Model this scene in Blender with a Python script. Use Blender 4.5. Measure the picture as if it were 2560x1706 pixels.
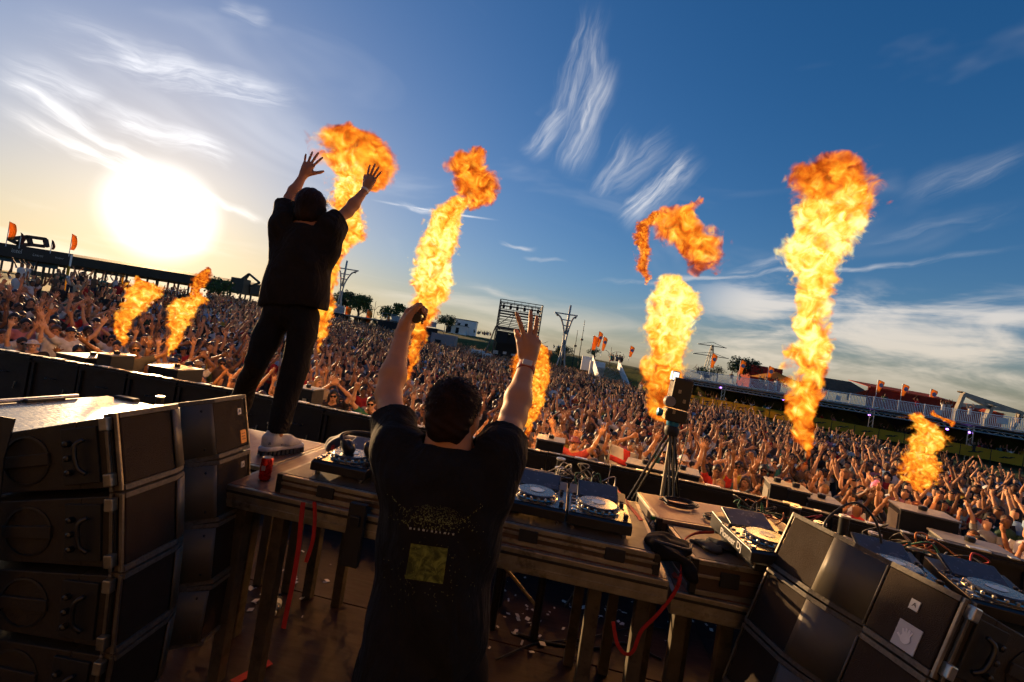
import bpy, bmesh, math, random
import numpy as np
from mathutils import Vector, Matrix
rad = math.radians
for o in list(bpy.data.objects): bpy.data.objects.remove(o)
SC = bpy.context.scene
COL = SC.collection

# ---------------------------------------------------------------- camera
CAM_Z = 3.6
ROLL, PITCH, FPX = rad(9.0), math.atan(21/1137.8), 1137.8
cam = bpy.data.cameras.new('camera'); cam.lens = 16; cam.sensor_width = 36
cam.clip_start = 0.05; cam.clip_end = 5000
camo = bpy.data.objects.new('camera', cam); COL.objects.link(camo)
camo.matrix_world = Matrix.Translation((0,0,CAM_Z)) @ Matrix.Rotation(rad(90)+PITCH,4,'X') @ Matrix.Rotation(ROLL,4,'Z')
SC.camera = camo

def uv(px,py):
    dx,dy = px-1280, py-853
    return dx*math.cos(ROLL)+dy*math.sin(ROLL), -dx*math.sin(ROLL)+dy*math.cos(ROLL)-21
def at(px,py,Y):                      # place in the world seen at a photo pixel, Y metres ahead
    u,v = uv(px,py); return Vector((u/FPX*Y, Y, CAM_Z-v/FPX*Y))
def gz(px,py,z):                      # the same at a known height
    u,v = uv(px,py); Y = (CAM_Z-z)*FPX/v; return Vector((u/FPX*Y, Y, z))

# ---------------------------------------------------------------- sky, sun, exposure
SUN_AZ, SUN_EL = math.atan2(uv(403,533)[0],FPX), math.atan2(-uv(403,533)[1],math.hypot(FPX,uv(403,533)[0]))
SUN_DIR = Vector((math.sin(SUN_AZ)*math.cos(SUN_EL), math.cos(SUN_AZ)*math.cos(SUN_EL), math.sin(SUN_EL)))
sun = bpy.data.lights.new('sun','SUN'); sun.energy = 5.0; sun.angle = rad(0.6); sun.color = (1.0,0.62,0.29)
suno = bpy.data.objects.new('sun',sun); COL.objects.link(suno)
suno.rotation_euler = (-SUN_DIR).to_track_quat('-Z','Y').to_euler(); suno.location=(-20,25,12)
SC.view_settings.view_transform='Standard'; SC.view_settings.look='None'
SC.view_settings.exposure=0.85; SC.view_settings.gamma=1.0; SC.view_settings.use_curve_mapping=False
SC.cycles.use_denoising = True
try: SC.cycles.denoiser='OPENIMAGEDENOISE'
except Exception: pass
SC.cycles.use_adaptive_sampling=True; SC.cycles.adaptive_threshold=0.035; SC.cycles.adaptive_min_samples=12
SC.cycles.max_bounces=5; SC.cycles.diffuse_bounces=2; SC.cycles.glossy_bounces=2; SC.cycles.transmission_bounces=4
SC.cycles.transparent_max_bounces=12; SC.cycles.volume_bounces=0
SC.cycles.volume_step_rate=0.08; SC.cycles.volume_max_steps=512
SC.cycles.sample_clamp_indirect=4.0; SC.cycles.caustics_reflective=False; SC.cycles.caustics_refractive=False

world = bpy.data.worlds.new('World'); SC.world = world; world.use_nodes = True
class NG:                              # tiny node-tree helper
    def __init__(s,nt): s.nt=nt
    def n(s,t,**k):
        x=s.nt.nodes.new(t)
        for a,b in k.items(): setattr(x,a,b)
        return x
    def l(s,a,b): s.nt.links.new(a,b)
    def put(s,sock,v):
        if isinstance(v,bpy.types.NodeSocket): s.l(v,sock)
        elif v is not None: sock.default_value=v
    def m(s,op,a,b=None,c=None,clamp=False):
        x=s.n('ShaderNodeMath',operation=op,use_clamp=clamp)
        s.put(x.inputs[0],a); s.put(x.inputs[1],b); s.put(x.inputs[2],c); return x.outputs[0]
    def vm(s,op,a,b=None,scale=None):
        x=s.n('ShaderNodeVectorMath',operation=op)
        s.put(x.inputs[0],a); s.put(x.inputs[1],b)
        if scale is not None: s.put(x.inputs['Scale'],scale)
        return x.outputs['Value'] if op in('DOT_PRODUCT','LENGTH','DISTANCE') else x.outputs[0]
    def comb(s,x,y,z=0.0):
        c=s.n('ShaderNodeCombineXYZ'); s.put(c.inputs[0],x); s.put(c.inputs[1],y); s.put(c.inputs[2],z); return c.outputs[0]
    def sep(s,v):
        c=s.n('ShaderNodeSeparateXYZ'); s.put(c.inputs[0],v); return c.outputs
    def noise(s,vec,scale,detail=4,rough=.55,dist=0.0,color=False):
        x=s.n('ShaderNodeTexNoise'); s.put(x.inputs['Vector'],vec); s.put(x.inputs['Scale'],scale)
        x.inputs['Detail'].default_value=detail; x.inputs['Roughness'].default_value=rough; x.inputs['Distortion'].default_value=dist
        return x.outputs['Color'] if color else x.outputs['Fac']
    def ramp(s,fac,stops,interp='LINEAR'):
        x=s.n('ShaderNodeValToRGB'); s.put(x.inputs[0],fac); cr=x.color_ramp; cr.interpolation=interp
        while len(cr.elements)<len(stops): cr.elements.new(.5)
        for e,(p,c) in zip(cr.elements,stops):
            e.position=p; e.color=(c,c,c,1) if not hasattr(c,'__len__') else (*c[:3],1)
        return x.outputs[0]
    def mix(s,f,a,b,blend='MIX'):
        x=s.n('ShaderNodeMix',data_type='RGBA',blend_type=blend); s.put(x.inputs[0],f)
        s.put(x.inputs[6],a if not isinstance(a,tuple) else (*a[:3],1)); s.put(x.inputs[7],b if not isinstance(b,tuple) else (*b[:3],1)); return x.outputs[2]
    def mr(s,v,a,b,c=0.0,d=1.0,smooth=True):
        x=s.n('ShaderNodeMapRange',interpolation_type='SMOOTHSTEP' if smooth else 'LINEAR')
        for i,q in enumerate((v,a,b,c,d)): s.put(x.inputs[i],q)
        return x.outputs[0]

def azel(px,py):
    u,v=uv(px,py); return math.degrees(math.atan2(u,FPX)), math.degrees(math.atan2(-v,math.hypot(FPX,u)))

def build_world():
    nt=world.node_tree; nt.nodes.clear(); g=NG(nt)
    sky=g.n('ShaderNodeTexSky',sky_type='NISHITA'); sky.sun_disc=False
    sky.sun_elevation=SUN_EL; sky.sun_rotation=SUN_AZ
    sky.air_density=1.0; sky.dust_density=0.6; sky.ozone_density=2.2; sky.altitude=100
    d=g.vm('NORMALIZE',g.n('ShaderNodeTexCoord').outputs['Generated'])
    x,y,z=g.sep(d)
    az=g.m('MULTIPLY',g.m('ARCTAN2',x,y),57.2958); el=g.m('MULTIPLY',g.m('ARCSINE',z),57.2958)
    co=g.comb(az,el,0.0)
    warp=g.vm('SUBTRACT',g.noise(co,.12,3,.6,color=True),(.5,.5,.5))
    cow=g.vm('ADD',co,g.vm('SCALE',warp,None,scale=3.0))
    cof=g.vm('ADD',co,g.vm('SCALE',warp,None,scale=1.3))
    total=None
    # cirrus streaks and contrails: (pixel A, pixel B, half width in deg, strength, streak noise along/across)
    ST=[((23,25),(760,250),2.3,.7,.10,.9),((-60,165),(272,335),1.2,.85,.07,.9),((-60,245),(430,460),1.4,.95,.08,1.0),
        ((400,440),(682,562),.7,.95,.05,.8),((190,238),(600,392),1.9,.7,.07,.9),((-40,135),(290,268),2.2,.5,.08,.8),
        ((120,265),(420,430),1.0,.6,.25,.9),
        ((1512,-40),(1395,360),2.6,.35,.09,.9),((1530,120),(1420,435),2.6,.62,.10,.75),((1440,250),(1312,392),2.0,.58,.16,.7),((1500,60),(1470,330),1.8,.4,.1,.8),
        ((1760,370),(1550,560),2.5,.72,.10,.7),((1610,310),(1480,505),2.2,.42,.13,.7),((1700,330),(1500,480),2.4,.3,.1,.7),
        ((1448,708),(2600,606),.42,.5,.05,.5),((1780,690),(2020,640),.8,.4,.06,.6),((914,495),(1245,549),.18,.75,.03,.3),((985,510),(1095,530),.55,.55,.2,.6),
        ((1238,606),(1350,622),.4,.5,.15,.6),((1140,712),(1400,770),.8,.35,.1,.6),((2230,500),(2600,365),1.6,.2,.07,.7),
        ((1300,640),(1420,650),.4,.25,.1,.6),((540,0),(690,40),1.2,.3,.09,.8),((1990,735),(2500,905),.7,.35,.08,.6),((2100,600),(2600,500),1.3,.12,.07,.7)]
    fam={}
    def family(t):                      # one stretched noise shared by streaks of like direction
        key=round(math.degrees(math.atan2(t.y,t.x))%180/12)
        if key not in fam:
            an=rad(key*12); fam[key]=g.noise(g.comb(g.m('MULTIPLY',g.vm('DOT_PRODUCT',cow,(math.cos(an),math.sin(an),0)),.16),g.m('MULTIPLY',g.vm('DOT_PRODUCT',cow,(-math.sin(an),math.cos(an),0)),.8),key*3.1),1.0,4,.62,.5)
        return fam[key]
    fib={}
    def fibre(t):
        key=round(math.degrees(math.atan2(t.y,t.x))%180/12)
        if key not in fib:
            an=rad(key*12); fib[key]=g.mr(g.noise(g.comb(g.m('MULTIPLY',g.vm('DOT_PRODUCT',cof,(math.cos(an),math.sin(an),0)),.10),g.m('MULTIPLY',g.vm('DOT_PRODUCT',cof,(-math.sin(an),math.cos(an),0)),1.5),key*1.7),1.0,5,.62,.12),.26,.68,.42,1.05)
        return fib[key]
    for (A,B,w,k,na,nc) in ST:
        a=Vector(azel(*A)); b=Vector(azel(*B)); L=(b-a).length; t=(b-a)/L
        if a.x>b.x: pass
        rel=g.vm('SUBTRACT',cow if w>.3 else co,(a.x,a.y,0))
        tt=g.vm('DOT_PRODUCT',rel,(t.x,t.y,0)); ss=g.vm('DOT_PRODUCT',rel,(-t.y,t.x,0))
        nz=family(t)
        along=g.m('MULTIPLY',g.mr(tt,0.0,L*.35),g.mr(tt,L*1.03,L*.7))
        across=g.mr(g.m('ABSOLUTE',g.m('ADD',ss,g.m('MULTIPLY',g.m('SUBTRACT',nz,.5),w*.9))),w,0.0)
        c=g.m('MULTIPLY',g.m('MULTIPLY',along,across),g.mr(nz,.28,.68,.12,1.0))
        if w>.6: c=g.m('MULTIPLY',c,fibre(t))
        c=g.m('MULTIPLY',c,k); total=c if total is None else g.m('MAXIMUM',total,c)
    # broken altocumulus low on the right
    base=Vector(azel(2150,830))
    rel=g.vm('SUBTRACT',cow,(base.x,base.y,0)); rx,ry,_=g.sep(rel)
    n1=g.noise(g.comb(g.m('MULTIPLY',az,.085),g.m('MULTIPLY',el,.28),3.3),1.0,5,.6,.4)
    n2=g.noise(g.comb(g.m('MULTIPLY',az,.035),g.m('MULTIPLY',el,.22),9.1),1.0,5,.55,.8)
    reg=g.m('MULTIPLY',g.mr(g.m('ABSOLUTE',g.m('ADD',ry,.4)),6.6,2.6),g.mr(rx,-19.0,-9.0))
    alt=g.m('MULTIPLY',g.mr(g.m('ADD',g.m('MULTIPLY',n1,.65),g.m('MULTIPLY',n2,.5)),.46,.66),reg)
    low=g.m('MULTIPLY',g.mr(n2,.46,.68,0.0,.35),g.mr(g.m('ABSOLUTE',g.m('SUBTRACT',el,3.5)),4.5,1.0))
    total=g.m('MAXIMUM',total,g.m('MAXIMUM',g.m('MULTIPLY',alt,.8),low))
    # far, thin cirrus everywhere else
    n3=g.noise(g.comb(g.m('MULTIPLY',az,.03),g.m('MULTIPLY',el,.08),5.0),1.0,4,.6,1.0)
    total=g.m('MAXIMUM',total,g.mr(n3,.55,.85,0.0,.22),clamp=True)
    # sun aureole
    sd=g.m('MULTIPLY',g.m('ARCCOSINE',g.m('MINIMUM',g.vm('DOT_PRODUCT',d,tuple(SUN_DIR)),.99999)),57.2958)
    core=g.m('MULTIPLY',g.mr(sd,5.7,2.2),6.0)
    glow=g.m('MULTIPLY',g.m('POWER',2.71828,g.m('MULTIPLY',sd,-1/4.5)),2.6)
    wide=g.m('MULTIPLY',g.m('POWER',2.71828,g.m('MULTIPLY',sd,-1/18.0)),.9)
    skyc=g.n('ShaderNodeHueSaturation'); skyc.inputs['Saturation'].default_value=1.35; skyc.inputs['Value'].default_value=1.0
    g.l(sky.outputs[0],skyc.inputs['Color'])
    skb=g.vm('MULTIPLY',skyc.outputs[0],(.91,.93,1.15)); lum=g.vm('DOT_PRODUCT',skb,(.3,.5,.2))
    skyv=g.vm('SCALE',skb,None,scale=g.m('DIVIDE',1.0,g.m('ADD',1.0,g.m('MULTIPLY',lum,1/7.0))))
    lumc=g.m('DIVIDE',lum,g.m('ADD',1.0,g.m('MULTIPLY',lum,1/7.0)))
    hz=g.mr(el,10.0,-1.0,0.0,.75)
    skyv=g.mix(hz,skyv,g.vm('SCALE',(1.1,.97,.8),None,scale=lumc))
    # cloud light: brighter and warmer towards the sun
    cl=g.m('ADD',5.8,g.m('MULTIPLY',g.m('POWER',2.71828,g.m('MULTIPLY',sd,-1/24.0)),5.0))
    clc=g.vm('SCALE',g.mix(g.mr(el,2.0,18.0),(1.0,.86,.68),(.95,.95,.98)),None,scale=cl)
    col=g.mix(total,skyv,clc)
    add=g.vm('ADD',col,g.vm('SCALE',(1.0,.985,.96),None,scale=g.m('ADD',core,glow)))
    add=g.vm('ADD',add,g.vm('SCALE',(.97,.95,.92),None,scale=wide))
    bg=g.n('ShaderNodeBackground'); g.l(add,bg.inputs['Color']); bg.inputs['Strength'].default_value=0.080
    out=g.n('ShaderNodeOutputWorld'); g.l(bg.outputs[0],out.inputs[0])
build_world()
world.cycles.sampling_method='MANUAL'; world.cycles.sample_map_resolution=512
# ---------------------------------------------------------------- helpers
rng = random.Random(7); nrng = np.random.default_rng(7)
MATS={}
def mat(name,base,rough=.6,metal=0.0,var=.15,scale=6.0,bump=0.0,bscale=40.0,spec=.5,coat=0.0,objcol=False,extra=None,emit=None,alpha=None,trans=0.0,stretch=None,dirt=None,sheen=0.0,sss=0.0,transl=0.0):
    if name in MATS: return MATS[name]
    m=bpy.data.materials.new(name); m.use_nodes=True; nt=m.node_tree; g=NG(nt)
    b=nt.nodes['Principled BSDF']
    tc=g.n('ShaderNodeTexCoord').outputs['Object']
    if stretch: tc=g.vm('MULTIPLY',tc,stretch)
    if objcol:
        col=g.n('ShaderNodeObjectInfo').outputs['Color']
    else:
        col=None
    n=g.noise(tc,scale,5,.6)
    f=g.mr(n,.25,.75,1-var,1+var,False)
    if col is not None: c=g.vm('MULTIPLY',col,g.comb(f,f,f))
    else: c=g.vm('SCALE',tuple(base[:3]),None,scale=f)
    if dirt:
        dn=g.noise(tc,dirt[1],6,.7); c=g.mix(g.mr(dn,dirt[2],dirt[2]+.15,0.0,dirt[3]),c,tuple(dirt[0]))
    g.l(c,b.inputs['Base Color'])
    b.inputs['Metallic'].default_value=metal
    g.l(g.mr(g.noise(tc,scale*2.3,4,.6),.2,.8,max(.02,rough-.12),min(1,rough+.12),False),b.inputs['Roughness'])
    b.inputs['Specular IOR Level'].default_value=spec
    b.inputs['Coat Weight'].default_value=coat
    if sheen: b.inputs['Sheen Weight'].default_value=sheen
    if sss:
        b.inputs['Subsurface Weight'].default_value=sss; b.inputs['Subsurface Radius'].default_value=(.02,.008,.004); b.inputs['Subsurface Scale'].default_value=.5
    if trans: b.inputs['Transmission Weight'].default_value=trans
    if alpha is not None: b.inputs['Alpha'].default_value=alpha
    if bump:
        bp=g.n('ShaderNodeBump'); bp.inputs['Strength'].default_value=bump; bp.inputs['Distance'].default_value=.01
        g.l(g.noise(tc,bscale,4,.6),bp.inputs['Height']); g.l(bp.outputs[0],b.inputs['Normal'])
    if emit:
        b.inputs['Emission Color'].default_value=(*emit[0],1); b.inputs['Emission Strength'].default_value=emit[1]
    if extra: extra(g,b,tc,c)
    if transl:                                   # thin cloth lets light through
        tr=g.n('ShaderNodeBsdfTranslucent'); g.l(c,tr.inputs['Color']); mx=g.n('ShaderNodeMixShader'); mx.inputs[0].default_value=transl
        out=[q for q in nt.nodes if q.type=='OUTPUT_MATERIAL'][0]; g.l(b.outputs[0],mx.inputs[1]); g.l(tr.outputs[0],mx.inputs[2]); g.l(mx.outputs[0],out.inputs['Surface'])
    MATS[name]=m; return m

def link(o,parent=None):
    COL.objects.link(o)
    if parent is not None: o.parent=parent
    return o
def tag(o,label=None,cat=None,group=None,kind=None):
    if label: o['label']=label
    if cat: o['category']=cat
    if group: o['group']=group
    if kind: o['kind']=kind
    return o
def empty(name,loc=(0,0,0),rot=(0,0,0),label=None,cat=None,group=None):
    o=bpy.data.objects.new(name,None); o.empty_display_size=.1; COL.objects.link(o); o.location=loc; o.rotation_euler=rot
    return tag(o,label,cat,group)
def copy_tree(o,parent=None):
    c=o.copy(); COL.objects.link(c); c.parent=parent
    for ch in o.children: copy_tree(ch,c)
    return c

class MB:
    """collects shapes and links them as one mesh object"""
    def __init__(s): s.v=[]; s.f=[]; s.mi=[]; s.cur=0
    def add(s,vs,fs):
        b=len(s.v); s.v.extend([tuple(p) for p in vs]); s.f.extend([tuple(i+b for i in f) for f in fs]); s.mi.extend([s.cur]*len(fs)); return s
    def box(s,c,d,rz=0.0,M=None,taper=1.0):
        x,y,z=d[0]/2,d[1]/2,d[2]/2
        vs=[Vector((sx*x*(taper if sz>0 else 1),sy*y*(taper if sz>0 else 1),sz*z)) for sz in(-1,1) for sy in(-1,1) for sx in(-1,1)]
        R=M if M is not None else Matrix.Rotation(rz,4,'Z')
        vs=[R@v+Vector(c) for v in vs]
        return s.add(vs,[(0,2,3,1),(4,5,7,6),(0,1,5,4),(2,6,7,3),(0,4,6,2),(1,3,7,5)])
    def beam(s,a,b,w,h=None,up=(0,0,1)):
        a=Vector(a); b=Vector(b); h=h or w; d=(b-a); L=d.length
        if L<1e-6: return s
        d/=L; up=Vector(up)
        if abs(d.dot(up))>.98: up=Vector((1,0,0))
        sx=d.cross(up).normalized(); sz=sx.cross(d)
        vs=[p+sx*(i*w/2)+sz*(j*h/2) for p in(a,b) for j in(-1,1) for i in(-1,1)]
        return s.add(vs,[(0,2,3,1),(4,5,7,6),(0,1,5,4),(2,6,7,3),(0,4,6,2),(1,3,7,5)])
    def tube(s,pts,r,n=8,cap=True):
        pts=[Vector(p) for p in pts]; m=len(pts)
        rs=[r]*m if not hasattr(r,'__len__') else list(r)
        b=len(s.v); prev=None
        for i,p in enumerate(pts):
            d=(pts[min(i+1,m-1)]-pts[max(i-1,0)])
            d=d.normalized() if d.length>1e-9 else Vector((0,0,1))
            if prev is None:
                u=d.cross(Vector((0,0,1)))
                if u.length<.05: u=d.cross(Vector((1,0,0)))
            else: u=prev-d*prev.dot(d)
            u.normalize(); prev=u; w=d.cross(u)
            for k in range(n):
                a=2*math.pi*k/n; s.v.append(tuple(p+(u*math.cos(a)+w*math.sin(a))*rs[i]))
        fs=[]
        for i in range(m-1):
            for k in range(n):
                a=b+i*n+k; c=b+i*n+(k+1)%n; fs.append((a,c,c+n,a+n))
        if cap: fs.append(tuple(b+k for k in range(n-1,-1,-1))); fs.append(tuple(b+(m-1)*n+k for k in range(n)))
        s.f.extend(fs); s.mi.extend([s.cur]*len(fs)); return s
    def lathe(s,prof,c=(0,0,0),n=24,M=None,cap=True):
        b=len(s.v); R=M or Matrix.Identity(4); c=Vector(c)
        for (r,z) in prof:
            for k in range(n):
                a=2*math.pi*k/n; s.v.append(tuple(R@Vector((r*math.cos(a),r*math.sin(a),z))+c))
        fs=[]
        for i in range(len(prof)-1):
            for k in range(n):
                a=b+i*n+k; d=b+i*n+(k+1)%n; fs.append((a,d,d+n,a+n))
        if cap:
            fs.append(tuple(b+k for k in range(n-1,-1,-1))); fs.append(tuple(b+(len(prof)-1)*n+k for k in range(n)))
        s.f.extend(fs); s.mi.extend([s.cur]*len(fs)); return s
    def prism(s,poly,vec):
        """closed polygon (3-D points) swept along vec"""
        poly=[Vector(p) for p in poly]; n=len(poly); vec=Vector(vec)
        vs=poly+[p+vec for p in poly]
        fs=[tuple(range(n-1,-1,-1)),tuple(range(n,2*n))]+[(i,(i+1)%n,(i+1)%n+n,i+n) for i in range(n)]
        return s.add(vs,fs)
    def quad(s,a,b,c,d): return s.add([a,b,c,d],[(0,1,2,3)])
    def xf(s,M):
        s.v=[tuple(M@Vector(p)) for p in s.v]; return s
    def mesh(s,name):
        me=bpy.data.meshes.new(name); me.from_pydata(s.v,[],s.f); me.update()
        bm=bmesh.new(); bm.from_mesh(me); bmesh.ops.recalc_face_normals(bm,faces=bm.faces); bm.to_mesh(me); bm.free(); return me
    def build(s,name,mats,parent=None,smooth=False,bevel=0.0,world=False,loc=None,seg=2):
        me=s.mesh(name)
        mats=mats if isinstance(mats,(list,tuple)) else [mats]
        for m in mats: me.materials.append(m)
        if len(mats)>1: me.polygons.foreach_set('material_index',s.mi)
        if smooth:
            me.shade_smooth()
            if smooth=='auto': me.set_sharp_from_angle(angle=rad(40))
        o=bpy.data.objects.new(name,me); link(o,parent)
        if world and parent is not None: o.matrix_parent_inverse=parent.matrix_basis.inverted()
        if loc is not None: o.location=loc
        if bevel:
            md=o.modifiers.new('bevel','BEVEL'); md.width=bevel; md.segments=seg; md.limit_method='ANGLE'; md.angle_limit=rad(40); md.harden_normals=False
        return o

def curve_pts(ctrl,n=12,closed=False):
    """Catmull-Rom through control points"""
    P=[Vector(p) for p in ctrl]; out=[]
    m=len(P)
    for i in range(m-1 if not closed else m):
        p0=P[(i-1)%m] if (closed or i>0) else P[0]*2-P[1]; p1=P[i]; p2=P[(i+1)%m]; p3=P[(i+2)%m] if (closed or i+2<m) else P[-1]*2-P[-2]
        for k in range(n):
            t=k/n; out.append(.5*((2*p1)+(p2-p0)*t+(2*p0-5*p1+4*p2-p3)*t*t+(3*p1-p0-3*p2+p3)*t**3))
    if not closed: out.append(P[-1])
    return out

# ------------- smooth bodies: signed distance field + surface nets
def sdf_mesh(prims,h,pad=.03,post=None,k=.03):
    """prims: ('c',p0,p1,r0,r1[,k]) rounded cone | ('e',centre,(rx,ry,rz)[,k[,M]]) ellipsoid | ('-', prim) subtract"""
    lo=np.full(3,1e9); hi=-lo
    def bb(p):
        if p[0]=='c': a,b=np.array(p[1],float),np.array(p[2],float); r=max(p[3],p[4]); return np.minimum(a,b)-r,np.maximum(a,b)+r
        r=max(p[2]); c=np.array(p[1],float); 
        if len(p)>4 and p[4] is not None: return c-r,c+r
        return c-np.array(p[2]),c+np.array(p[2])
    for p in prims:
        if p[0] in('-','cut'): continue
        a,b=bb(p); lo=np.minimum(lo,a); hi=np.maximum(hi,b)
    lo-=pad; hi+=pad
    N=np.ceil((hi-lo)/h).astype(int)+2
    D=np.full(N,1.0,np.float32)
    ax=[lo[i]+h*np.arange(N[i]) for i in range(3)]
    for p in prims:
        if p[0]=='cut':                      # ('cut', point, outward normal, reach): flat end
            q0=np.array(p[1],float); nn=np.array(p[2],float); nn/=np.linalg.norm(nn); rr=p[3]
            i0=np.clip(np.floor((q0-rr-lo)/h).astype(int),0,N-1); i1=np.clip(np.ceil((q0+rr-lo)/h).astype(int)+1,1,N)
            sl=tuple(slice(i0[i],i1[i]) for i in range(3)); X,Y,Z=np.meshgrid(ax[0][sl[0]],ax[1][sl[1]],ax[2][sl[2]],indexing='ij')
            pl=(X-q0[0])*nn[0]+(Y-q0[1])*nn[1]+(Z-q0[2])*nn[2]
            ins=((X-q0[0])**2+(Y-q0[1])**2+(Z-q0[2])**2)<rr*rr
            D[sl]=np.where(ins&(pl>-2*h),np.maximum(D[sl],pl),D[sl]); continue
        neg=p[0]=='-'
        if neg: p=p[1]
        kk=(p[5] if p[0]=='c' and len(p)>5 else p[3] if p[0]=='e' and len(p)>3 else k)
        a,b=bb(p); m=kk*1.5+3*h
        i0=np.clip(np.floor((a-m-lo)/h).astype(int),0,N-1); i1=np.clip(np.ceil((b+m-lo)/h).astype(int)+1,1,N)
        sl=tuple(slice(i0[i],i1[i]) for i in range(3))
        X,Y,Z=np.meshgrid(ax[0][sl[0]],ax[1][sl[1]],ax[2][sl[2]],indexing='ij')
        if p[0]=='c':
            A=np.array(p[1],float); B=np.array(p[2],float); d=B-A; L2=max(d@d,1e-12)
            t=np.clip(((X-A[0])*d[0]+(Y-A[1])*d[1]+(Z-A[2])*d[2])/L2,0,1)
            q=np.sqrt((X-A[0]-t*d[0])**2+(Y-A[1]-t*d[1])**2+(Z-A[2]-t*d[2])**2)-(p[3]+(p[4]-p[3])*t)
        else:
            c=np.array(p[1],float); r=np.array(p[2],float); x,y,z=X-c[0],Y-c[1],Z-c[2]
            if len(p)>4 and p[4] is not None:
                M=np.array(p[4])[:3,:3].T
                x,y,z=(M[0,0]*x+M[0,1]*y+M[0,2]*z),(M[1,0]*x+M[1,1]*y+M[1,2]*z),(M[2,0]*x+M[2,1]*y+M[2,2]*z)
            k0=np.sqrt((x/r[0])**2+(y/r[1])**2+(z/r[2])**2); k1=np.sqrt((x/r[0]**2)**2+(y/r[1]**2)**2+(z/r[2]**2)**2)
            q=k0*(k0-1)/np.maximum(k1,1e-6)
        cur=D[sl]
        if neg:
            q=-q; hh=np.clip(.5-.5*(cur-q)/max(kk,1e-6),0,1); D[sl]=cur*(1-hh)+q*hh+kk*hh*(1-hh)
        else:
            if kk<=1e-6: D[sl]=np.minimum(cur,q)
            else:
                hh=np.clip(.5+.5*(cur-q)/kk,0,1); D[sl]=cur*(1-hh)+q*hh-kk*hh*(1-hh)
    if post is not None:
        X,Y,Z=np.meshgrid(*ax,indexing='ij'); D=post(D,X,Y,Z)
    return surface_nets(D,lo,h)

def surface_nets(D,lo,h):
    S=D<0
    nx,ny,nz=D.shape
    c=[D[i:nx-1+i,j:ny-1+j,k:nz-1+k] for i in(0,1) for j in(0,1) for k in(0,1)]
    cnt=sum((q<0).astype(np.int8) for q in c); act=(cnt>0)&(cnt<8)
    idx=-np.ones(act.shape,np.int64); cells=np.argwhere(act); idx[act]=np.arange(len(cells))
    ds=np.stack([q[act] for q in c],1).astype(np.float64)
    offs=np.array([(i,j,k) for i in(0,1) for j in(0,1) for k in(0,1)],float)
    E=[(a,b) for a in range(8) for b in range(a+1,8) if np.abs(offs[a]-offs[b]).sum()==1]
    acc=np.zeros((len(cells),3)); w=np.zeros(len(cells))
    for a,b in E:
        da,db=ds[:,a],ds[:,b]; cr=(da<0)!=(db<0); t=np.where(cr,da/np.where(cr,da-db,1),0)
        acc+=np.where(cr[:,None],offs[a]+t[:,None]*(offs[b]-offs[a]),0); w+=cr
    V=lo+h*(cells+acc/w[:,None])
    F=[]
    for axis in range(3):
        sl0=[slice(None)]*3; sl1=[slice(None)]*3; sl0[axis]=slice(0,-1); sl1[axis]=slice(1,None)
        ch=S[tuple(sl0)]!=S[tuple(sl1)]
        o1,o2=(axis+1)%3,(axis+2)%3
        e=np.argwhere(ch); ok=(e[:,o1]>0)&(e[:,o2]>0)&(e[:,o1]<D.shape[o1]-1)&(e[:,o2]<D.shape[o2]-1); e=e[ok]
        ins=S[tuple(e.T)]
        def g_(d1,d2):
            q=e.copy(); q[:,o1]-=d1; q[:,o2]-=d2; return idx[tuple(q.T)]
        a,b,c_,d=g_(1,1),g_(0,1),g_(0,0),g_(1,0)
        f=np.stack([a,b,c_,d],1); f[~ins]=f[~ins][:,::-1]; F.append(f)
    return V,np.concatenate(F)

def np_mesh(name,V,F,mats,smooth=True):
    me=bpy.data.meshes.new(name); me.vertices.add(len(V)); me.vertices.foreach_set('co',np.asarray(V,np.float32).ravel())
    k=F.shape[1]; me.loops.add(F.size); me.loops.foreach_set('vertex_index',F.astype(np.int32).ravel())
    me.polygons.add(len(F)); me.polygons.foreach_set('loop_start',np.arange(0,F.size,k,dtype=np.int32))
    try: me.polygons.foreach_set('loop_total',np.full(len(F),k,np.int32))
    except Exception: pass
    me.update(calc_edges=True); me.validate()
    for m in (mats if isinstance(mats,(list,tuple)) else [mats]): me.materials.append(m)
    if smooth: me.shade_smooth()
    return me
def body_obj(name,prims,h,m,parent=None,k=.03,post=None,relax=0):
    V,F=sdf_mesh(prims,h,k=k,post=post)
    me=np_mesh(name,V,F,m); o=bpy.data.objects.new(name,me); link(o,parent)
    if relax:
        md=o.modifiers.new('smooth','SMOOTH'); md.iterations=relax; md.factor=.5
    return o
# ---------------------------------------------------------------- setting: ground, stage
def sstep(a,b,x):
    t=np.clip((x-a)/(b-a),0,1); return t*t*(3-2*t)
RB_A=np.array([-180,-70,-60,-48,-40,-30,-15,0,10,18,23,35,47,60,75,180.]); RB_R=np.array([60,60,60,64,72,80,84,86,82,72,65.5,62.5,62.5,66,60,60.])
def rim(x,y): return np.interp(np.degrees(np.arctan2(x,y)),RB_A,RB_R)
def terrain(x,y):
    x=np.asarray(x,float); y=np.asarray(y,float); r=np.hypot(x,y)
    pit=np.minimum(.075*np.maximum(0,-x-1)**1.0,2.2)*sstep(2,12,r)+.012*np.maximum(0,y-10)*sstep(22,-2,x)
    s=sstep(1.0,10.0,r-rim(x,y)); a=np.degrees(np.arctan2(x,y))
    s=np.where((a>21)&(a<75),sstep(5,7,r-rim(x,y)),s)
    plateau=3.35+.25*np.sin(x*.035+1)*np.sin(y*.03)-.0016*np.maximum(0,r-120)
    hump=2.5*np.exp(-((x+10)/45)**2-((y-135)/38)**2)
    return pit*(1-s)+(np.maximum(plateau,1.0)+hump)*s
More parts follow.
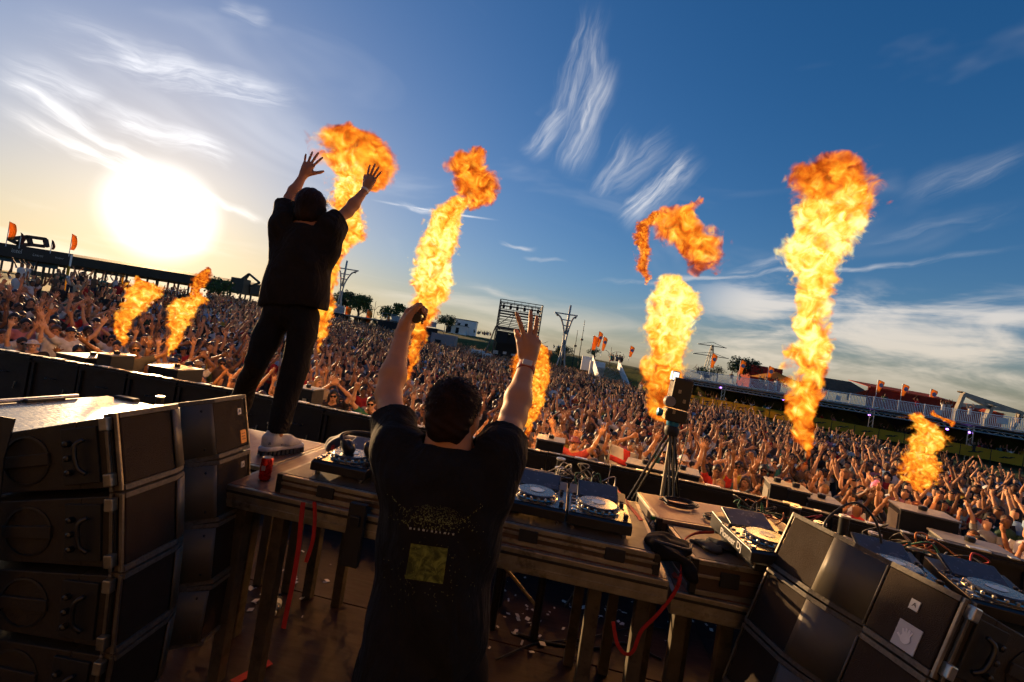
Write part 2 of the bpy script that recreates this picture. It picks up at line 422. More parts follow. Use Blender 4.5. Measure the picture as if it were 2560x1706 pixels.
def ground_mat():
    def ex(g,b,tc,c):
        n=g.noise(tc,.08,5,.6); n2=g.noise(tc,1.3,4,.6)
        col=g.mix(g.mr(n,.35,.65),(.075,.095,.022),(.14,.125,.04)); col=g.mix(g.mr(n2,.3,.8),col,(.05,.06,.018))
        r=g.vm('LENGTH',tc); col=g.mix(g.mr(r,150.0,500.0),col,(.06,.075,.05))
        g.l(col,b.inputs['Base Color'])
    return mat('grass_ground',(.08,.09,.03),.95,bump=.6,bscale=3,spec=.1,extra=ex)
def build_ground():
    n=150; t=np.linspace(-1,1,2*n+1); s=np.sign(t)*(np.abs(t)**2.4)*850+t*110
    X,Y=np.meshgrid(s,s+20,indexing='ij'); Z=terrain(X,Y)
    V=np.stack([X.ravel(),Y.ravel(),Z.ravel()],1); N=2*n+1
    i=np.arange(N-1); I,J=np.meshgrid(i,i,indexing='ij'); a=(I*N+J).ravel()
    F=np.stack([a,a+N,a+N+1,a+1],1)
    o=bpy.data.objects.new('ground',np_mesh('ground',V,F,ground_mat())); link(o); tag(o,kind='structure')
build_ground()

FLOOR_Z=1.65
M_black=mat('black_paint',(.012,.011,.011),.55,var=.3,scale=9,bump=.08,bscale=60,dirt=((.05,.045,.04),14,.6,.35))
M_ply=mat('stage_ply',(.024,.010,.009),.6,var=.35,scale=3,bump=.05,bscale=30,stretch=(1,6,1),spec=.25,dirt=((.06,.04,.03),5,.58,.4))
M_alu=mat('aluminium',(.62,.60,.56),.38,1.0,var=.18,scale=20,bump=.04)
M_dalu=mat('worn_aluminium',(.34,.31,.26),.5,1.0,var=.3,scale=14,bump=.06,dirt=((.05,.045,.04),9,.55,.6))
M_steel=mat('dark_steel',(.05,.05,.05),.4,.8,var=.2)
# stage body and floor panels
m=MB(); m.box((0,.35,FLOOR_Z/2-.02),(26,9.5,FLOOR_Z-.04)); sf=tag(m.build('stage_floor',M_black),kind='structure')
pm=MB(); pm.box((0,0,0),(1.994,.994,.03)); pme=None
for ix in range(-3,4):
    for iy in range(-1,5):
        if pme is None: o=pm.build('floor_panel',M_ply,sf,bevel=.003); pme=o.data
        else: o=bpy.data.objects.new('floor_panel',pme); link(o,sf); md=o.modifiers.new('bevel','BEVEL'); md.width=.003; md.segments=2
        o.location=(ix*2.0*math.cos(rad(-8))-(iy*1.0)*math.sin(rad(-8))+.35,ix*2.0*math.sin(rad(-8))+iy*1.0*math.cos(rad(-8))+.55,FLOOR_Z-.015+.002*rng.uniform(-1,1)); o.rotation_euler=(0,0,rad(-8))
# unseen wall added behind the camera, tan to bounce low sun onto the stage
M_bw=mat('bounce_wall_tan',(.13,.092,.06),.8,var=.2,scale=2,stretch=(1,1,8))
m=MB(); m.box((0,-4.6,5.0),(26,.3,10)); bw_=tag(m.build('added_bounce_wall',M_bw),kind='structure')
for k in range(26): MB().box((-12.5+k,-4.43,5.0),(.94,.04,9.8)).build('bounce_wall_board',M_bw,bw_,bevel=.006)

# text helper
def text(name,body,size,M,m,parent=None,ext=.0008,align='CENTER',shear=0.0):
    cu=bpy.data.curves.new(name,'FONT'); cu.body=body; cu.size=size; cu.extrude=ext; cu.align_x=align; cu.align_y='CENTER'; cu.shear=shear
    tmp=bpy.data.objects.new(name,cu); COL.objects.link(tmp); me=bpy.data.meshes.new_from_object(tmp.evaluated_get(bpy.context.evaluated_depsgraph_get()))
    bpy.data.objects.remove(tmp); bpy.data.curves.remove(cu); me.name=name; me.materials.clear(); me.materials.append(m)
    o=bpy.data.objects.new(name,me); link(o,parent); o.matrix_local=M; return o

# black panel wall along the front of the stage, seen from behind
WALL=[(-9.6,5.62),(-6.2,5.36),(-3.0,5.12),(-.9,4.72),(.67,4.40),(2.39,3.97),(3.87,3.30),(5.6,2.35)]
WALL_TOP=2.70
def wall_point(s):
    for (a,b) in zip(WALL[:-1],WALL[1:]):
        L=math.dist(a,b)
        if s<=L: return Vector((a[0]+(b[0]-a[0])*s/L,a[1]+(b[1]-a[1])*s/L,0)), math.atan2(b[1]-a[1],b[0]-a[0])
        s-=L
    return None,None
def build_wall():
    root=empty('panel_wall',(-3,5.12,FLOOR_Z),label='long black wall of backed panels along the front edge of the stage',cat='wall')
    W=.60; pm=MB(); pm.box((0,0,.5),(W-.006,.07,1.05)); pm.box((0,-.045,.985),(W-.03,.03,.03)); pm.box((0,-.045,.06),(W-.03,.03,.05))
    for x in(-.27,.27): pm.box((x,-.045,.5),(.03,.03,.9))
    me=None; s=.3; k=0
    hm=MB(); hm.tube(curve_pts([(-.05,-.05,.80),(-.05,-.085,.80),(.05,-.085,.80),(.05,-.05,.80)],4),.006,6)
    cm=MB(); cm.box((0,-.01,1.028),(.12,.06,.012)); cm.box((.19,-.015,1.026),(.05,.05,.010)); cm.box((-.22,-.02,1.024),(.03,.03,.012))
    tm=MB(); tm.beam((.12,-.055,.62),(.135,-.055,.70),.012); tm.box((-.1,-.055,.55),(.012,.006,.012)); tm.box((.2,-.055,.3),(.01,.006,.01))
    hme=cme=tme=None
    while True:
        p,a=wall_point(s)
        if p is None: break
        if me is None:
            o=pm.build('panel',M_black,root,bevel=.006); me=o.data
            h=hm.build('panel_handle',M_steel,o,smooth=True); hme=h.data; c=cm.build('connector_plate',M_alu,o); cme=c.data; t=tm.build('panel_tab',M_dalu,o); tme=t.data
        else:
            o=bpy.data.objects.new('panel',me); link(o,root)
            for nm,d in(('panel_handle',hme),('connector_plate',cme),('panel_tab',tme)):
                q=bpy.data.objects.new(nm,d); link(q,o); q.location=(rng.uniform(-.03,.03),0,0)
        o.matrix_parent_inverse=Matrix.Identity(4)
        o.location=Vector((p.x,p.y,FLOOR_Z+rng.uniform(-.006,.006)))-root.location; o.rotation_euler=(rng.uniform(-.008,.008),0,a+rng.uniform(-.01,.01))
        s+=W; k+=1
    # stencilled lettering on one panel, running upwards
    p=gz(742,1010,2.45); 
    q,a=wall_point(6.87); M_sten=mat('stencil_paint',(.16,.14,.07),.7)
    for dx,body,sz,mm in((-.10,'FOH VIDEO',.085,M_sten),(.0,'FIRST CONTROL',.06,mat('stencil_grey',(.12,.115,.1),.7)),(.11,'(FRED)',.05,MATS['stencil_grey'])):
        Mx=Matrix.Translation(Vector((q.x,q.y,0))-root.location+Vector((dx*math.cos(a)-.064*-math.sin(a)*0,dx*math.sin(a)-.062,FLOOR_Z+.60)))@Matrix.Rotation(a,4,'Z')@Matrix.Rotation(rad(90),4,'X')@Matrix.Rotation(rad(90),4,'Z')
        text('stencil_lettering',body,sz,Mx,mm,root)
build_wall()
# ---------------------------------------------------------------- background
M_roof=mat('hall_roof',(.055,.042,.032),.8,var=.25,scale=.6)
M_white=mat('white_metal',(.78,.77,.74),.5,var=.12)
M_fabricw=mat('white_fabric',(.55,.54,.52),.8,var=.1)
M_red=mat('red_fabric',(.34,.034,.018),.8,var=.2,scale=.8,transl=.35)
M_org=mat('orange_fabric',(.85,.36,.06),.7,var=.25,scale=1.5,transl=.6)
M_yel=mat('yellow_banner',(.80,.52,.04),.7,var=.15,scale=.8,transl=.6)
M_conc=mat('concrete_beam',(.30,.27,.22),.85,var=.2,scale=1.2,bump=.2)
M_tile=mat('roof_tiles',(.18,.085,.04),.85,var=.5,scale=2.2,bump=.5,bscale=12)
M_blk=mat('black_cloth',(.016,.016,.017),.85,var=.2)
M_lens=mat('lamp_glass',(.2,.2,.22),.12,var=.1,spec=.8)
M_bark=mat('bark',(.07,.05,.035),.9,bump=.4)
def leafmat(n,c): return mat(n,c,.6,var=.5,scale=1.2,spec=.3)
M_leaf=leafmat('leaf_green',(.045,.085,.018)); M_leaf2=leafmat('leaf_dark',(.032,.060,.018))

def zbase(p): return float(terrain(p.x,p.y))
def up(p,h): return Vector((p.x,p.y,p.z+h))

def tree(p,h,r,label,leaf=M_leaf,n=1500,group='trees on the far bank'):
    base=Vector((p.x,p.y,zbase(p)-.1)); root=empty('tree',base,label=label,cat='tree',group=group)
    R=random.Random(int(p.x*31+p.y*7)); t=MB(); t.tube([(0,0,0),(.05*r,0,h*.3),(0,.04*r,h*.62)],[.09*r,.07*r,.03*r],7)
    for k in range(6):
        a=k*1.05+R.random(); t.tube([(0,0,h*(.26+.05*k)),(math.cos(a)*r*.35,math.sin(a)*r*.35,h*(.42+.06*k)),(math.cos(a)*r*.62,math.sin(a)*r*.62,h*(.5+.07*k))],[.04*r,.025*r,.01*r],5)
    t.build('trunk',M_bark,root,smooth=True)
    m=MB(); cl=[]
    for k in range(16):
        a=R.uniform(0,6.28); e=R.uniform(-.7,1.1); q=R.uniform(.35,.78); cl.append((Vector((math.cos(a)*math.cos(e)*r*q,math.sin(a)*math.cos(e)*r*q,h*.62+math.sin(e)*h*.34*q)),r*R.uniform(.28,.46)))
    for k in range(n):
        c,cr=R.choice(cl); d=Vector((R.gauss(0,1),R.gauss(0,1),R.gauss(0,1))).normalized()*cr*R.random()**.4
        d.z*=.8; q=c+d; sz=r*R.uniform(.045,.085); u=Vector((R.gauss(0,1),R.gauss(0,1),R.gauss(0,1))).normalized(); w=u.orthogonal().normalized()
        m.add([q-u*sz,q+w*sz*.6,q+u*sz,q-w*sz*.6],[(0,1,2,3)])
    m.build('crown',leaf,root)
    return root

def feather_flag(p,h,label,w=.9,m=None,z0=None,logo=False,lean=0.0):
    zb=zbase(p) if z0 is None else z0
    root=empty('feather_flag',(p.x,p.y,zb),(0,lean,0),label=label,cat='flag',group='feather flags around the venue')
    MB().tube([(0,0,0),(0,0,h)],.03,6).build('pole',M_white,root)
    f=MB(); n=10; L=[]; Rr=[]
    for i in range(n+1):
        t=i/n; z=h*(.3+.7*t); ww=w*(.55+.45*min(1,t*1.6))*(1 if t<.8 else math.sqrt(max(.02,1-((t-.8)/.2)**2)))
        wv=.06*math.sin(t*5); L.append((.03,wv,z)); Rr.append((ww,wv+.08*math.sin(t*4+1),z))
    f.add(L+Rr,[(i,i+1,n+2+i,n+1+i) for i in range(n)]); o=f.build('flag_cloth',m or M_org,root,smooth=True)
    sd=o.modifiers.new('thick','SOLIDIFY'); sd.thickness=.012
    if logo:
        g=MB(); g.lathe([(.0,0),(.28,0),(.28,.02),(.0,.02)],(w*.5,-.09,h*.72),14,Matrix.Rotation(rad(90),4,'X')); g.build('flag_emblem',mat('emblem_blue',(.16,.22,.38),.6),root)
    return root

M_mast=mat('mast_grey',(.42,.40,.37),.5,var=.12)
def light_mast(p,h,label,flip=1,z0=None,double=True):
    zb=zbase(p) if z0 is None else z0
    root=empty('light_mast',(p.x,p.y,zb),label=label,cat='mast',group='pale bent light masts')
    s=h
    MB().tube([(.0,0,s*.58),(.012*s,0,s*1.0)],[.018*s,.015*s],8).build('spike',M_mast,root,smooth=True)
    for sg,rch in((-1,.185 if flip>0 else .12),(1,.12 if flip>0 else .2)):
        leg=MB(); leg.tube(curve_pts([(sg*.12*s,0,-.06*s),(sg*.055*s,0,.13*s),(sg*.018*s,0,.42*s),(sg*.03*s,0,.62*s),(sg*rch*.55*s,0,.80*s),(sg*rch*s,0,.855*s)],6),[.012*s]*31,8); leg.build('leg',M_mast,root,smooth=True)
        MB().beam((0,0,.865*s),(sg*rch*1.1*s,0,.865*s),  .022*s,.016*s).build('arm',M_mast,root)
        for z,x in((.78,.4),(.70,.22)): MB().beam((0,0,z*s),(sg*rch*x*1.1*s,0,z*s),.014*s).build('rung',M_mast,root)
        MB().lathe([(.005*s,0),(.016*s,-.01*s),(.012*s,-.03*s)],(sg*rch*.85*s,0,.85*s),10).build('lamp_head',M_steel,root)
    MB().tube([(0,.07*s,0),(0,.01*s,.5*s)],.011*s,8).build('leg',M_mast,root,smooth=True)
    return root
def street_lamp(p,h,label,span=1.6):
    zb=zbase(p); root=empty('street_lamp',(p.x,p.y,zb),label=label,cat='lamp',group='small twin street lamps')
    MB().tube([(0,0,0),(0,0,h*1.15)],[.08,.04],6).build('pole',M_steel,root)
    for sg in(-1,1):
        MB().tube(curve_pts([(0,0,h*.7),(sg*span*.4,0,h*.92),(sg*span,0,h*.97)],5),.04,6).build('arm',M_steel,root)
        MB().box((sg*span*1.05,0,h*.96),(.4,.16,.08)).build('lamp_head',M_steel,root)

def V3(px,py,Y): return at(px,py,Y)

# --- long open hall on the left
def hall():
    Y=78.0; A=V3(60,606,Y); B=V3(600,706,Y); zt=(A.z+B.z)/2; ze=V3(320,684,Y).z-.1
    root=empty('open_hall',(A.x,Y,zbase(A)),label='long low open hall with dark roof on thin posts below the sun',cat='building')
    def bw(mb,n,mm,**k): return mb.build(n,mm,root,world=True,**k)
    m=MB(); x0,x1=A.x-14,B.x+2; m.prism([(x0,Y,ze),(x0,Y-.3,ze+1.5),(x0,Y+7,zt+.2),(x0,Y+15,ze+1.5),(x0,Y+15,ze)],(x1-x0,0,0)); bw(m,'roof',M_roof)
    m=MB()
    for k in range(30):
        x=x0+.6+k*(x1-x0-1)/29
        MB().tube([(x,Y+1.0,zbase(A)-.5),(x,Y+1.0,ze+.02)],.16,6).build('post',M_steel,root,world=True)
        if k%2==0: MB().tube([(x+.4,Y+14,zbase(A)-.5),(x+.4,Y+14,ze+.02)],.16,6).build('post',M_steel,root,world=True)
    bw(MB().box(((x0+x1)/2,Y+13.5,zbase(A)+.5),(x1-x0,.3,1.0)),'parapet',M_conc)
    # end frame
    E=V3(585,712,Y-1)
    for a,b in((E,E+Vector((2.2,0,2.2))),(E+Vector((1.2,0,0)),E+Vector((2.2,0,2.2))),(E+Vector((2.2,0,2.2)),E+Vector((4.2,0,1.0))),(E+Vector((2.6,0,0)),E+Vector((4.2,0,1.0)))): MB().beam(a,b,.3).build('end_strut',M_steel,root,world=True)
    c=V3(600,716,Y-1); bw(MB().box((c.x,c.y,c.z),(2.2,2,2.6)),'roof_box',M_steel)
hall()
# --- dark sponsor gantry with flags
def gantry():
    Y=40.0; a=V3(0,603,Y); b=V3(178,640,Y); c=V3(178,664,Y)
    zt=b.z; zb=c.z; g0=zbase(b)
    root=empty('banner_gantry',(b.x,Y,g0),label='dark brown banner gantry with small white lettering at the far left',cat='gantry')
    W=lambda mb,n,mm,**k: mb.build(n,mm,root,world=True,**k)
    x1=b.x; x0=x1-9
    M_bn=mat('banner_brown',(.045,.032,.025),.8,var=.12)
    W(MB().box(((x0+x1)/2,Y,(zt+zb)/2+.05),(x1-x0,.25,zt-zb+.25)),'banner',M_bn)
    W(MB().box(((x0+x1)/2,Y+3,zb-.1),(x1-x0,6,.12)),'canopy_roof',M_blk)
    W(MB().box(((x0+x1)/2-.3,Y+1.0,zb-.35),(5.5,.1,.34)),'blue_strip',mat('blue_banner',(.05,.14,.32),.7))
    for x,mm in((x1-.05,M_yel),(x1-2.9,M_steel),(x0+1,M_steel)):
        for dy in(0,5.6): W(MB().box((x,Y+dy,(zb+g0)/2),(.12,.12,zb-g0)),'post',mm)
    W(MB().box((x1+.1,Y-.1,(zt+zb)/2),(.1,.1,zt-zb+.2)),'corner_post',M_white)
    M_tx=mat('sign_white',(.55,.5,.45),.7)
    R=Matrix.Rotation(rad(90),4,'X')
    def T(body,px,py,s): 
        p=V3(px,py,Y-.14); text('lettering',body,s,Matrix.Translation(p-root.location)@R,M_tx,root)
    T('intel',41,628,.55); T('Lenovo',94,639,.30); T('Predator',148,646,.22)
    # roof truss arch
    t=lambda px,py: V3(px,py,Y+2)
    for p,q in(((20,598),(70,592)),((70,592),(112,598)),((112,598),(116,618)),((20,598),(50,612)),((70,592),(76,612)),((50,612),(76,612)),((76,612),(108,616)),((60,593),(44,612))):
        MB().beam(t(*p),t(*q),.28).build('truss_member',M_roof,root,world=True)
    for px,py,h,w,mm in((15,604,2.2,.75,M_org),(48,610,1.4,.35,mat('flag_dark_red',(.12,.02,.015),.8)),(126,624,1.2,.3,MATS['flag_dark_red']),(172,634,2.0,.55,M_org)):
        p=V3(px,py,Y-.3); feather_flag(p,h,{15:'broad orange flag curling at the far left of the gantry',48:'first narrow dark red flag on the gantry, near the lettering',126:'second narrow dark red flag on the gantry, beside the truss',172:'orange flag flying at the right end of the brown gantry'}[px],w,mm,z0=zt-.1)
gantry()
# trees
tree(V3(548,735,62),4.6,2.3,'small round tree behind the left flames under the hall',M_leaf,900)
tree(V3(868,760,92),7.2,3.3,'dark tree just behind the left light mast',M_leaf2)
tree(V3(898,762,88),6.4,3.0,'light green tree to the right of the left mast',M_leaf)
tree(V3(985,785,90),5.6,3.0,'leafy tree behind the raised fist on the bank',M_leaf)
tree(V3(1118,815,115),5.0,3.2,'small tree by the twin street lamp on the bank',M_leaf2,900)
tree(V3(1412,868,88),4.6,2.2,'tree half hidden by the right light mast',M_leaf2,1000)
tree(V3(1487,885,90),3.0,1.7,'low bush below the three orange flags',M_leaf,700)
tree(V3(1862,935,74),5.4,2.7,'large dark green tree behind the white railing',M_leaf2,2200)
tree(V3(1795,928,84),3.3,1.5,'small dark tree left of the large tree',M_leaf2,700)
tree(V3(1765,926,86),2.6,2.2,'low spreading bush behind the railing',M_leaf,700)
tree(V3(823,755,86),5.4,1.7,'slim tree beside the standing man in black',M_leaf2,900)
tree(V3(2405,1056,75),2.4,1.8,'green bush under the concrete frame',M_leaf,600)
# light masts
pm_=V3(1406,886,84); light_mast(pm_,12.9,'tall pale Y-shaped light mast right of the scaffold tower',1)
pm2=V3(848,760,84); light_mast(pm2,11.5,'tall pale light mast beside the standing man',-1)
for px,py,Y,h,lb in((1112,818,105,4.2,'twin street lamp on the bank near the white hut'),(1526,890,84,3.6,'twin street lamp above the white stairs'),(934,790,95,4.4,'twin street lamp between the orange flags')):
    street_lamp(V3(px,py,Y),h,lb)
for px,py,top,lb in((1436,880,826,'short thin pole right of the right mast'),(1450,880,800,'tall thin antenna pole right of the right mast')):
    p=V3(px,py,86); q=V3(px+8,top,86); r=empty('antenna_pole',(p.x,p.y,zbase(p)),label=lb,cat='pole'); MB().tube([(0,0,0),(0,0,q.z-zbase(p))],[.09,.05],6).build('shaft',M_steel,r); MB().box((0,0,(q.z-zbase(p))*.62),(.5,.3,.35)).build('junction_box',M_steel,r)
# pylon far behind
def pylon():
    p=V3(1775,905,190); zb=3.0; root=empty('power_pylon',(p.x,p.y,zb),label='faint lattice power pylon behind the orange flag',cat='pylon')
    h=V3(1775,880,190).z-zb+3
    for sx in(-1,1):
        for sy in(-1,1): MB().beam((sx*2,sy*2,0),(sx*.3,sy*.3,h),.22).build('leg',M_steel,root)
    for k in range(5):
        z0=h*k/5; z1=h*(k+1)/5; w0=2-1.7*k/5; w1=2-1.7*(k+1)/5
        for sy in(-1,1): MB().beam((-w0,sy*w0,z0),(w1,sy*w1,z1),.12).build('brace',M_steel,root); MB().beam((w0,sy*w0,z0),(-w1,sy*w1,z1),.12).build('brace',M_steel,root)
    for z,s in((h*.7,7.5),(h*.97,6)): MB().beam((-s,0,z),(s,0,z+.1),.3).build('cross_arm',M_steel,root); MB().beam((-s,0,z),(0,0,z+1.6),.16).build('arm_stay',M_steel,root); MB().beam((s,0,z),(0,0,z+1.6),.16).build('arm_stay',M_steel,root)
pylon()
# --- scaffold tower with lights (sound desk)
def foh():
    Y=64.0; L=V3(1255,752,Y); Rr=V3(1358,775,Y); B=V3(1236,886,Y); g0=0.6
    x0,x1=L.x-.2,Rr.x-.1; zt=(L.z+Rr.z)/2+.4; D=5.0
    root=empty('scaffold_tower',((x0+x1)/2,Y,g0),label='open scaffold tower with a row of stage lamps and black drapes',cat='tower')
    def bm(a,b,w=.1,n='scaffold_tube',mm=M_steel): MB().beam(a,b,w).build(n,mm,root,world=True)
    for x in(x0,x1):
        for y in(Y,Y+D): bm((x,y,g0),(x,y,zt),.16,'corner_post')
    for z in(zt,zt-.35,zt-.9,zt-1.6,zt-1.95,zt-2.4,zt-2.9,zt-3.4,zt-3.9,zt-4.3):
        for y in(Y,Y+D): bm((x0,y,z),(x1,y,z),.10 if z not in(zt-1.6,zt-3.9) else .24,'ledger')
        for x in(x0,x1): bm((x,Y,z),(x,Y+D,z),.08,'ledger')
    for k in range(7):
        x=x0+(x1-x0)*k/6; bm((x,Y,zt-1.6),(x,Y,zt),.05,'upright')
    xm=(x0+x1)/2
    for a,b in(((x0,Y,zt-3.9),(xm-.8,Y,zt-1.6)),((xm-1.4,Y,zt-4.2),(xm-.8,Y,zt-1.7)),((xm-.8,Y,zt-1.7),(xm+.4,Y,zt-4.0)),((xm+.3,Y,zt-3.9),(x1-.6,Y,zt-1.7)),((xm,Y+D,zt-4),(x1,Y+D,zt-1.7)),((x1-1.2,Y,zt-1.8),(x1,Y,zt-3.8))): bm(a,b,.09,'diagonal_brace')
    for k in range(6):
        x=x0+.5+(x1-x0-1.0)*k/5+rng.uniform(-.08,.08)
        lam=MB(); lam.box((x,Y-.1,zt-.55),(.34,.34,.14)); lam.lathe([(.13,0),(.19,.1),(.2,.4),(.15,.55)],(x,Y-.1,zt-1.25),12); lam.build('stage_lamp',M_blk,root,smooth='auto',world=True)
    for k in range(3):
        x=x0+1.0+k*1.9; z=zt-5.3
        MB().box((x,Y-.05,z),(1.6,.12,1.5)).build('black_drape',M_blk,root,world=True)
    MB().box((xm,Y+2,zt-4.5),(x1-x0,4.4,.15)).build('deck',M_steel,root,world=True)
    MB().box((xm,Y+4.4,(zt-4.6+g0)/2),(x1-x0-.4,.1,zt-4.6-g0)).build('back_drape',M_blk,root,world=True)
    for k in range(9):
        x=x0+.4+(x1-x0-.8)*k/8; MB().box((x,Y+rng.uniform(.2,1.5),1.9+rng.uniform(-.3,1.1)),(rng.uniform(.3,.8),.5,rng.uniform(.2,.6))).build('desk_case',M_steel if k%2 else M_fabricw,root,world=True)
    # leaning side ladder and wing
    bm((x0-1.3,Y-1,g0),(x0-.1,Y,zt-3.9),.14,'side_stay'); 
    for k in range(5):
        z=g0+1.4+k*.7; bm((x1+.1,Y,z),(x1+1.5,Y,z),.07,'wing_ledger'); bm((x1+.1,Y,z),(x1+1.5,Y,z+.7),.05,'wing_brace')
    for dx in(.8,1.5): bm((x1+dx,Y,g0),(x1+dx,Y,g0+4.3),.08,'wing_post')
foh()
# --- white huts and tents
def hut(name,px,py,Y,w,h,d,label,m=M_white,cat='hut',roofm=None,z0=None,parts=True):
    p=V3(px,py,Y); zb=zbase(p) if z0 is None else z0; root=empty(name,(p.x,p.y,zb),label=label,cat=cat)
    MB().box((0,d/2,h/2),(w,d,h)).build('wall',m,root,bevel=.02)
    if roofm: MB().box((0,d/2,h+.08),(w+.3,d+.3,.16)).build('roof',roofm,root)
    if parts:
        for k in range(max(1,int(w//2))): MB().box((-w/2+1.0+k*2,-.02,h*.42),(.8,.06,h*.7)).build('door' if k%2 else 'window',M_blk,root)
    return root
hut('white_hut',1140,826,118,5.4,2.2,5,'low white hut on the bank with dark openings',M_white,roofm=M_conc)
hut('white_block',1163,818,122,5.6,3.9,5,'taller white block with black roof behind the low hut',M_white,roofm=M_blk)
hut('grey_container',1106,856,60,3.2,3.6,3,'grey container beside the second flame at the crowd edge',mat('grey_panel',(.22,.22,.24),.6),cat='container',z0=0.6)
hut('grey_tent',1083,842,62,3.4,3.2,3,'dark grey box tent left of the grey container',mat('dark_grey_panel',(.10,.10,.12),.6),cat='tent',z0=0.6)
hut('white_tent',1194,876,60,1.7,2.4,2,'small white tent left of the scaffold tower',M_fabricw,cat='tent',z0=0.4,parts=False)
hut('white_tent',1213,880,58,1.9,2.2,2,'white box tent touching the scaffold tower',M_fabricw,cat='tent',z0=0.4)
hut('white_screen',1472,888,66,1.7,2.0,.3,'upper white screen panel left of the stairs',M_white,cat='screen',z0=2.3,parts=False)
hut('white_screen',1496,900,63,2.1,2.2,.3,'lower white screen panel left of the stairs',M_white,cat='screen',z0=1.6,parts=False)
# --- stairs
def stairs(px,py,Y,w,n,label,rise=.17,run=.42,z0=0.2,wallm=M_white,rails=True):
    p=V3(px,py,Y); root=empty('staircase',(p.x,p.y,z0),label=label,cat='stairs')
    for k in range(n): MB().box((0,k*run,k*rise+.02),(w,run*1.05,.06)).build('step',M_dalu,root)
    for sg in(-1,1):
        MB().prism([(sg*w/2,-.3,0),(sg*w/2,n*run,n*rise),(sg*w/2,n*run,n*rise+1.15),(sg*w/2,-.3,1.15)],(sg*.08,0,0)).build('side_panel',wallm,root)
        MB().tube([(sg*(w/2+.04),-.3,1.2),(sg*(w/2+.04),n*run,n*rise+1.2)],.04,6).build('handrail',M_alu,root)
stairs(1540,955,56,3.6,19,'wide grey stairs with white sides up to the terrace',z0=.1)
stairs(905,822,68,4.0,18,'grey ramp stairs through the black terrace wall',z0=.9,wallm=mat('grey_ramp',(.25,.25,.27),.7))
# --- terrace left of centre: black skirt, fence
def terrace_left():
    Y=73.0; a=V3(765,780,Y); b=V3(1092,840,Y); root=empty('black_terrace',((a.x+b.x)/2,Y,1.0),label='black faced viewing terrace with pale fence above the crowd',cat='terrace')
    zt=V3(850,786,Y).z+.1; xs=[a.x-3,V3(862,800,Y).x,V3(945,800,Y).x,b.x]
    for x0,x1 in((xs[0],xs[1]),(xs[2],xs[3])):
        n=max(2,int((x1-x0)/2.4))
        for k in range(n): MB().box((x0+(k+.5)*(x1-x0)/n,Y,(zt+.8)/2),((x1-x0)/n-.03,.3,zt-.8)).build('skirt_panel',M_blk,root,world=True)
    MB().box(((xs[0]+xs[3])/2,Y+4,zt-.06),(xs[3]-xs[0],8,.2)).build('deck',M_conc,root,world=True)
    n=int((xs[3]-xs[0])/1.5)
    for k in range(n):
        x=xs[0]+k*1.5
        if xs[1]-.5<x<xs[2]-.5: continue
        MB().tube([(x,Y+.5,zt),(x,Y+.5,zt+1.25)],.035,5).build('fence_post',M_alu,root,world=True)
        for z in(.3,.75,1.2): MB().tube([(x,Y+.5,zt+z),(x+1.5,Y+.5,zt+z)],.022,4).build('fence_rail',M_alu,root,world=True)
        if k%3!=1: MB().box((x+.75,Y+.5,zt+.62),(1.3,.02,.85)).build('fence_infill',mat('mesh_grey',(.33,.33,.34),.7),root,world=True)
    MB().box((V3(800,772,Y).x,Y+2,zt+.7),(5.5,2,1.3)).build('white_kiosk',M_fabricw,root,world=True)
terrace_left()
for px,py,h,lb in((866,762,3.6,'orange flag left of the light green tree'),(917,782,3.9,'salmon orange flag on the terrace left of the ramp'),(969,788,3.8,'narrow orange flag in front of the far tree')):
    feather_flag(V3(px,py,76),h,lb,1.0 if px!=969 else .5,M_org)
q=V3(988,786,78); r=empty('canopy_tent',(q.x,q.y,zbase(q)),label='dark teal canopy tent behind the raised fist',cat='tent')
MB().prism([(-3,0,2.2),(3,0,2.2),(1.5,0,3.1),(-1,0,3.2)],(0,3,0)).build('roof',mat('teal_fabric',(.02,.05,.055),.8),r)
for x in(-2.9,2.9): MB().box((x,.1,1.1),(.1,.1,2.2)).build('post',M_steel,r)
# three flags right of the mast, further single flags
for px,py,Y,h,w,lb,lg in((1477,886,80,4.2,1.2,'leftmost of three orange flags right of the mast',0),(1490,880,80,4.6,.9,'middle of three orange flags right of the mast',1),(1502,888,80,4.2,.9,'right one of three orange flags right of the mast',1),(1571,900,78,3.2,.9,'single orange flag above the white stairs',1),
     (1774,930,70,3.7,1.0,'orange flag in front of the power pylon',1),(1846,945,66,3.4,.9,'orange flag in front of the large dark tree',1),(1916,958,64,3.2,.9,'yellow orange flag beside the red tent',1),(2190,988,60,2.7,1.0,'first emblem flag before the red marquee, next to the tiled roof',1),(2252,997,59,2.6,1.0,'second emblem flag before the red marquee',1),(2322,1012,58,2.7,1.0,'third emblem flag before the red marquee, nearest the concrete frame',1)):
    feather_flag(V3(px,py,Y),h*.86,lb,w*.85,mat('flag_amber',(.80,.38,.06),.7,var=.2,scale=1.5,transl=.6) if lg else M_org,z0=V3(px,py,Y).z-.3,logo=lg)
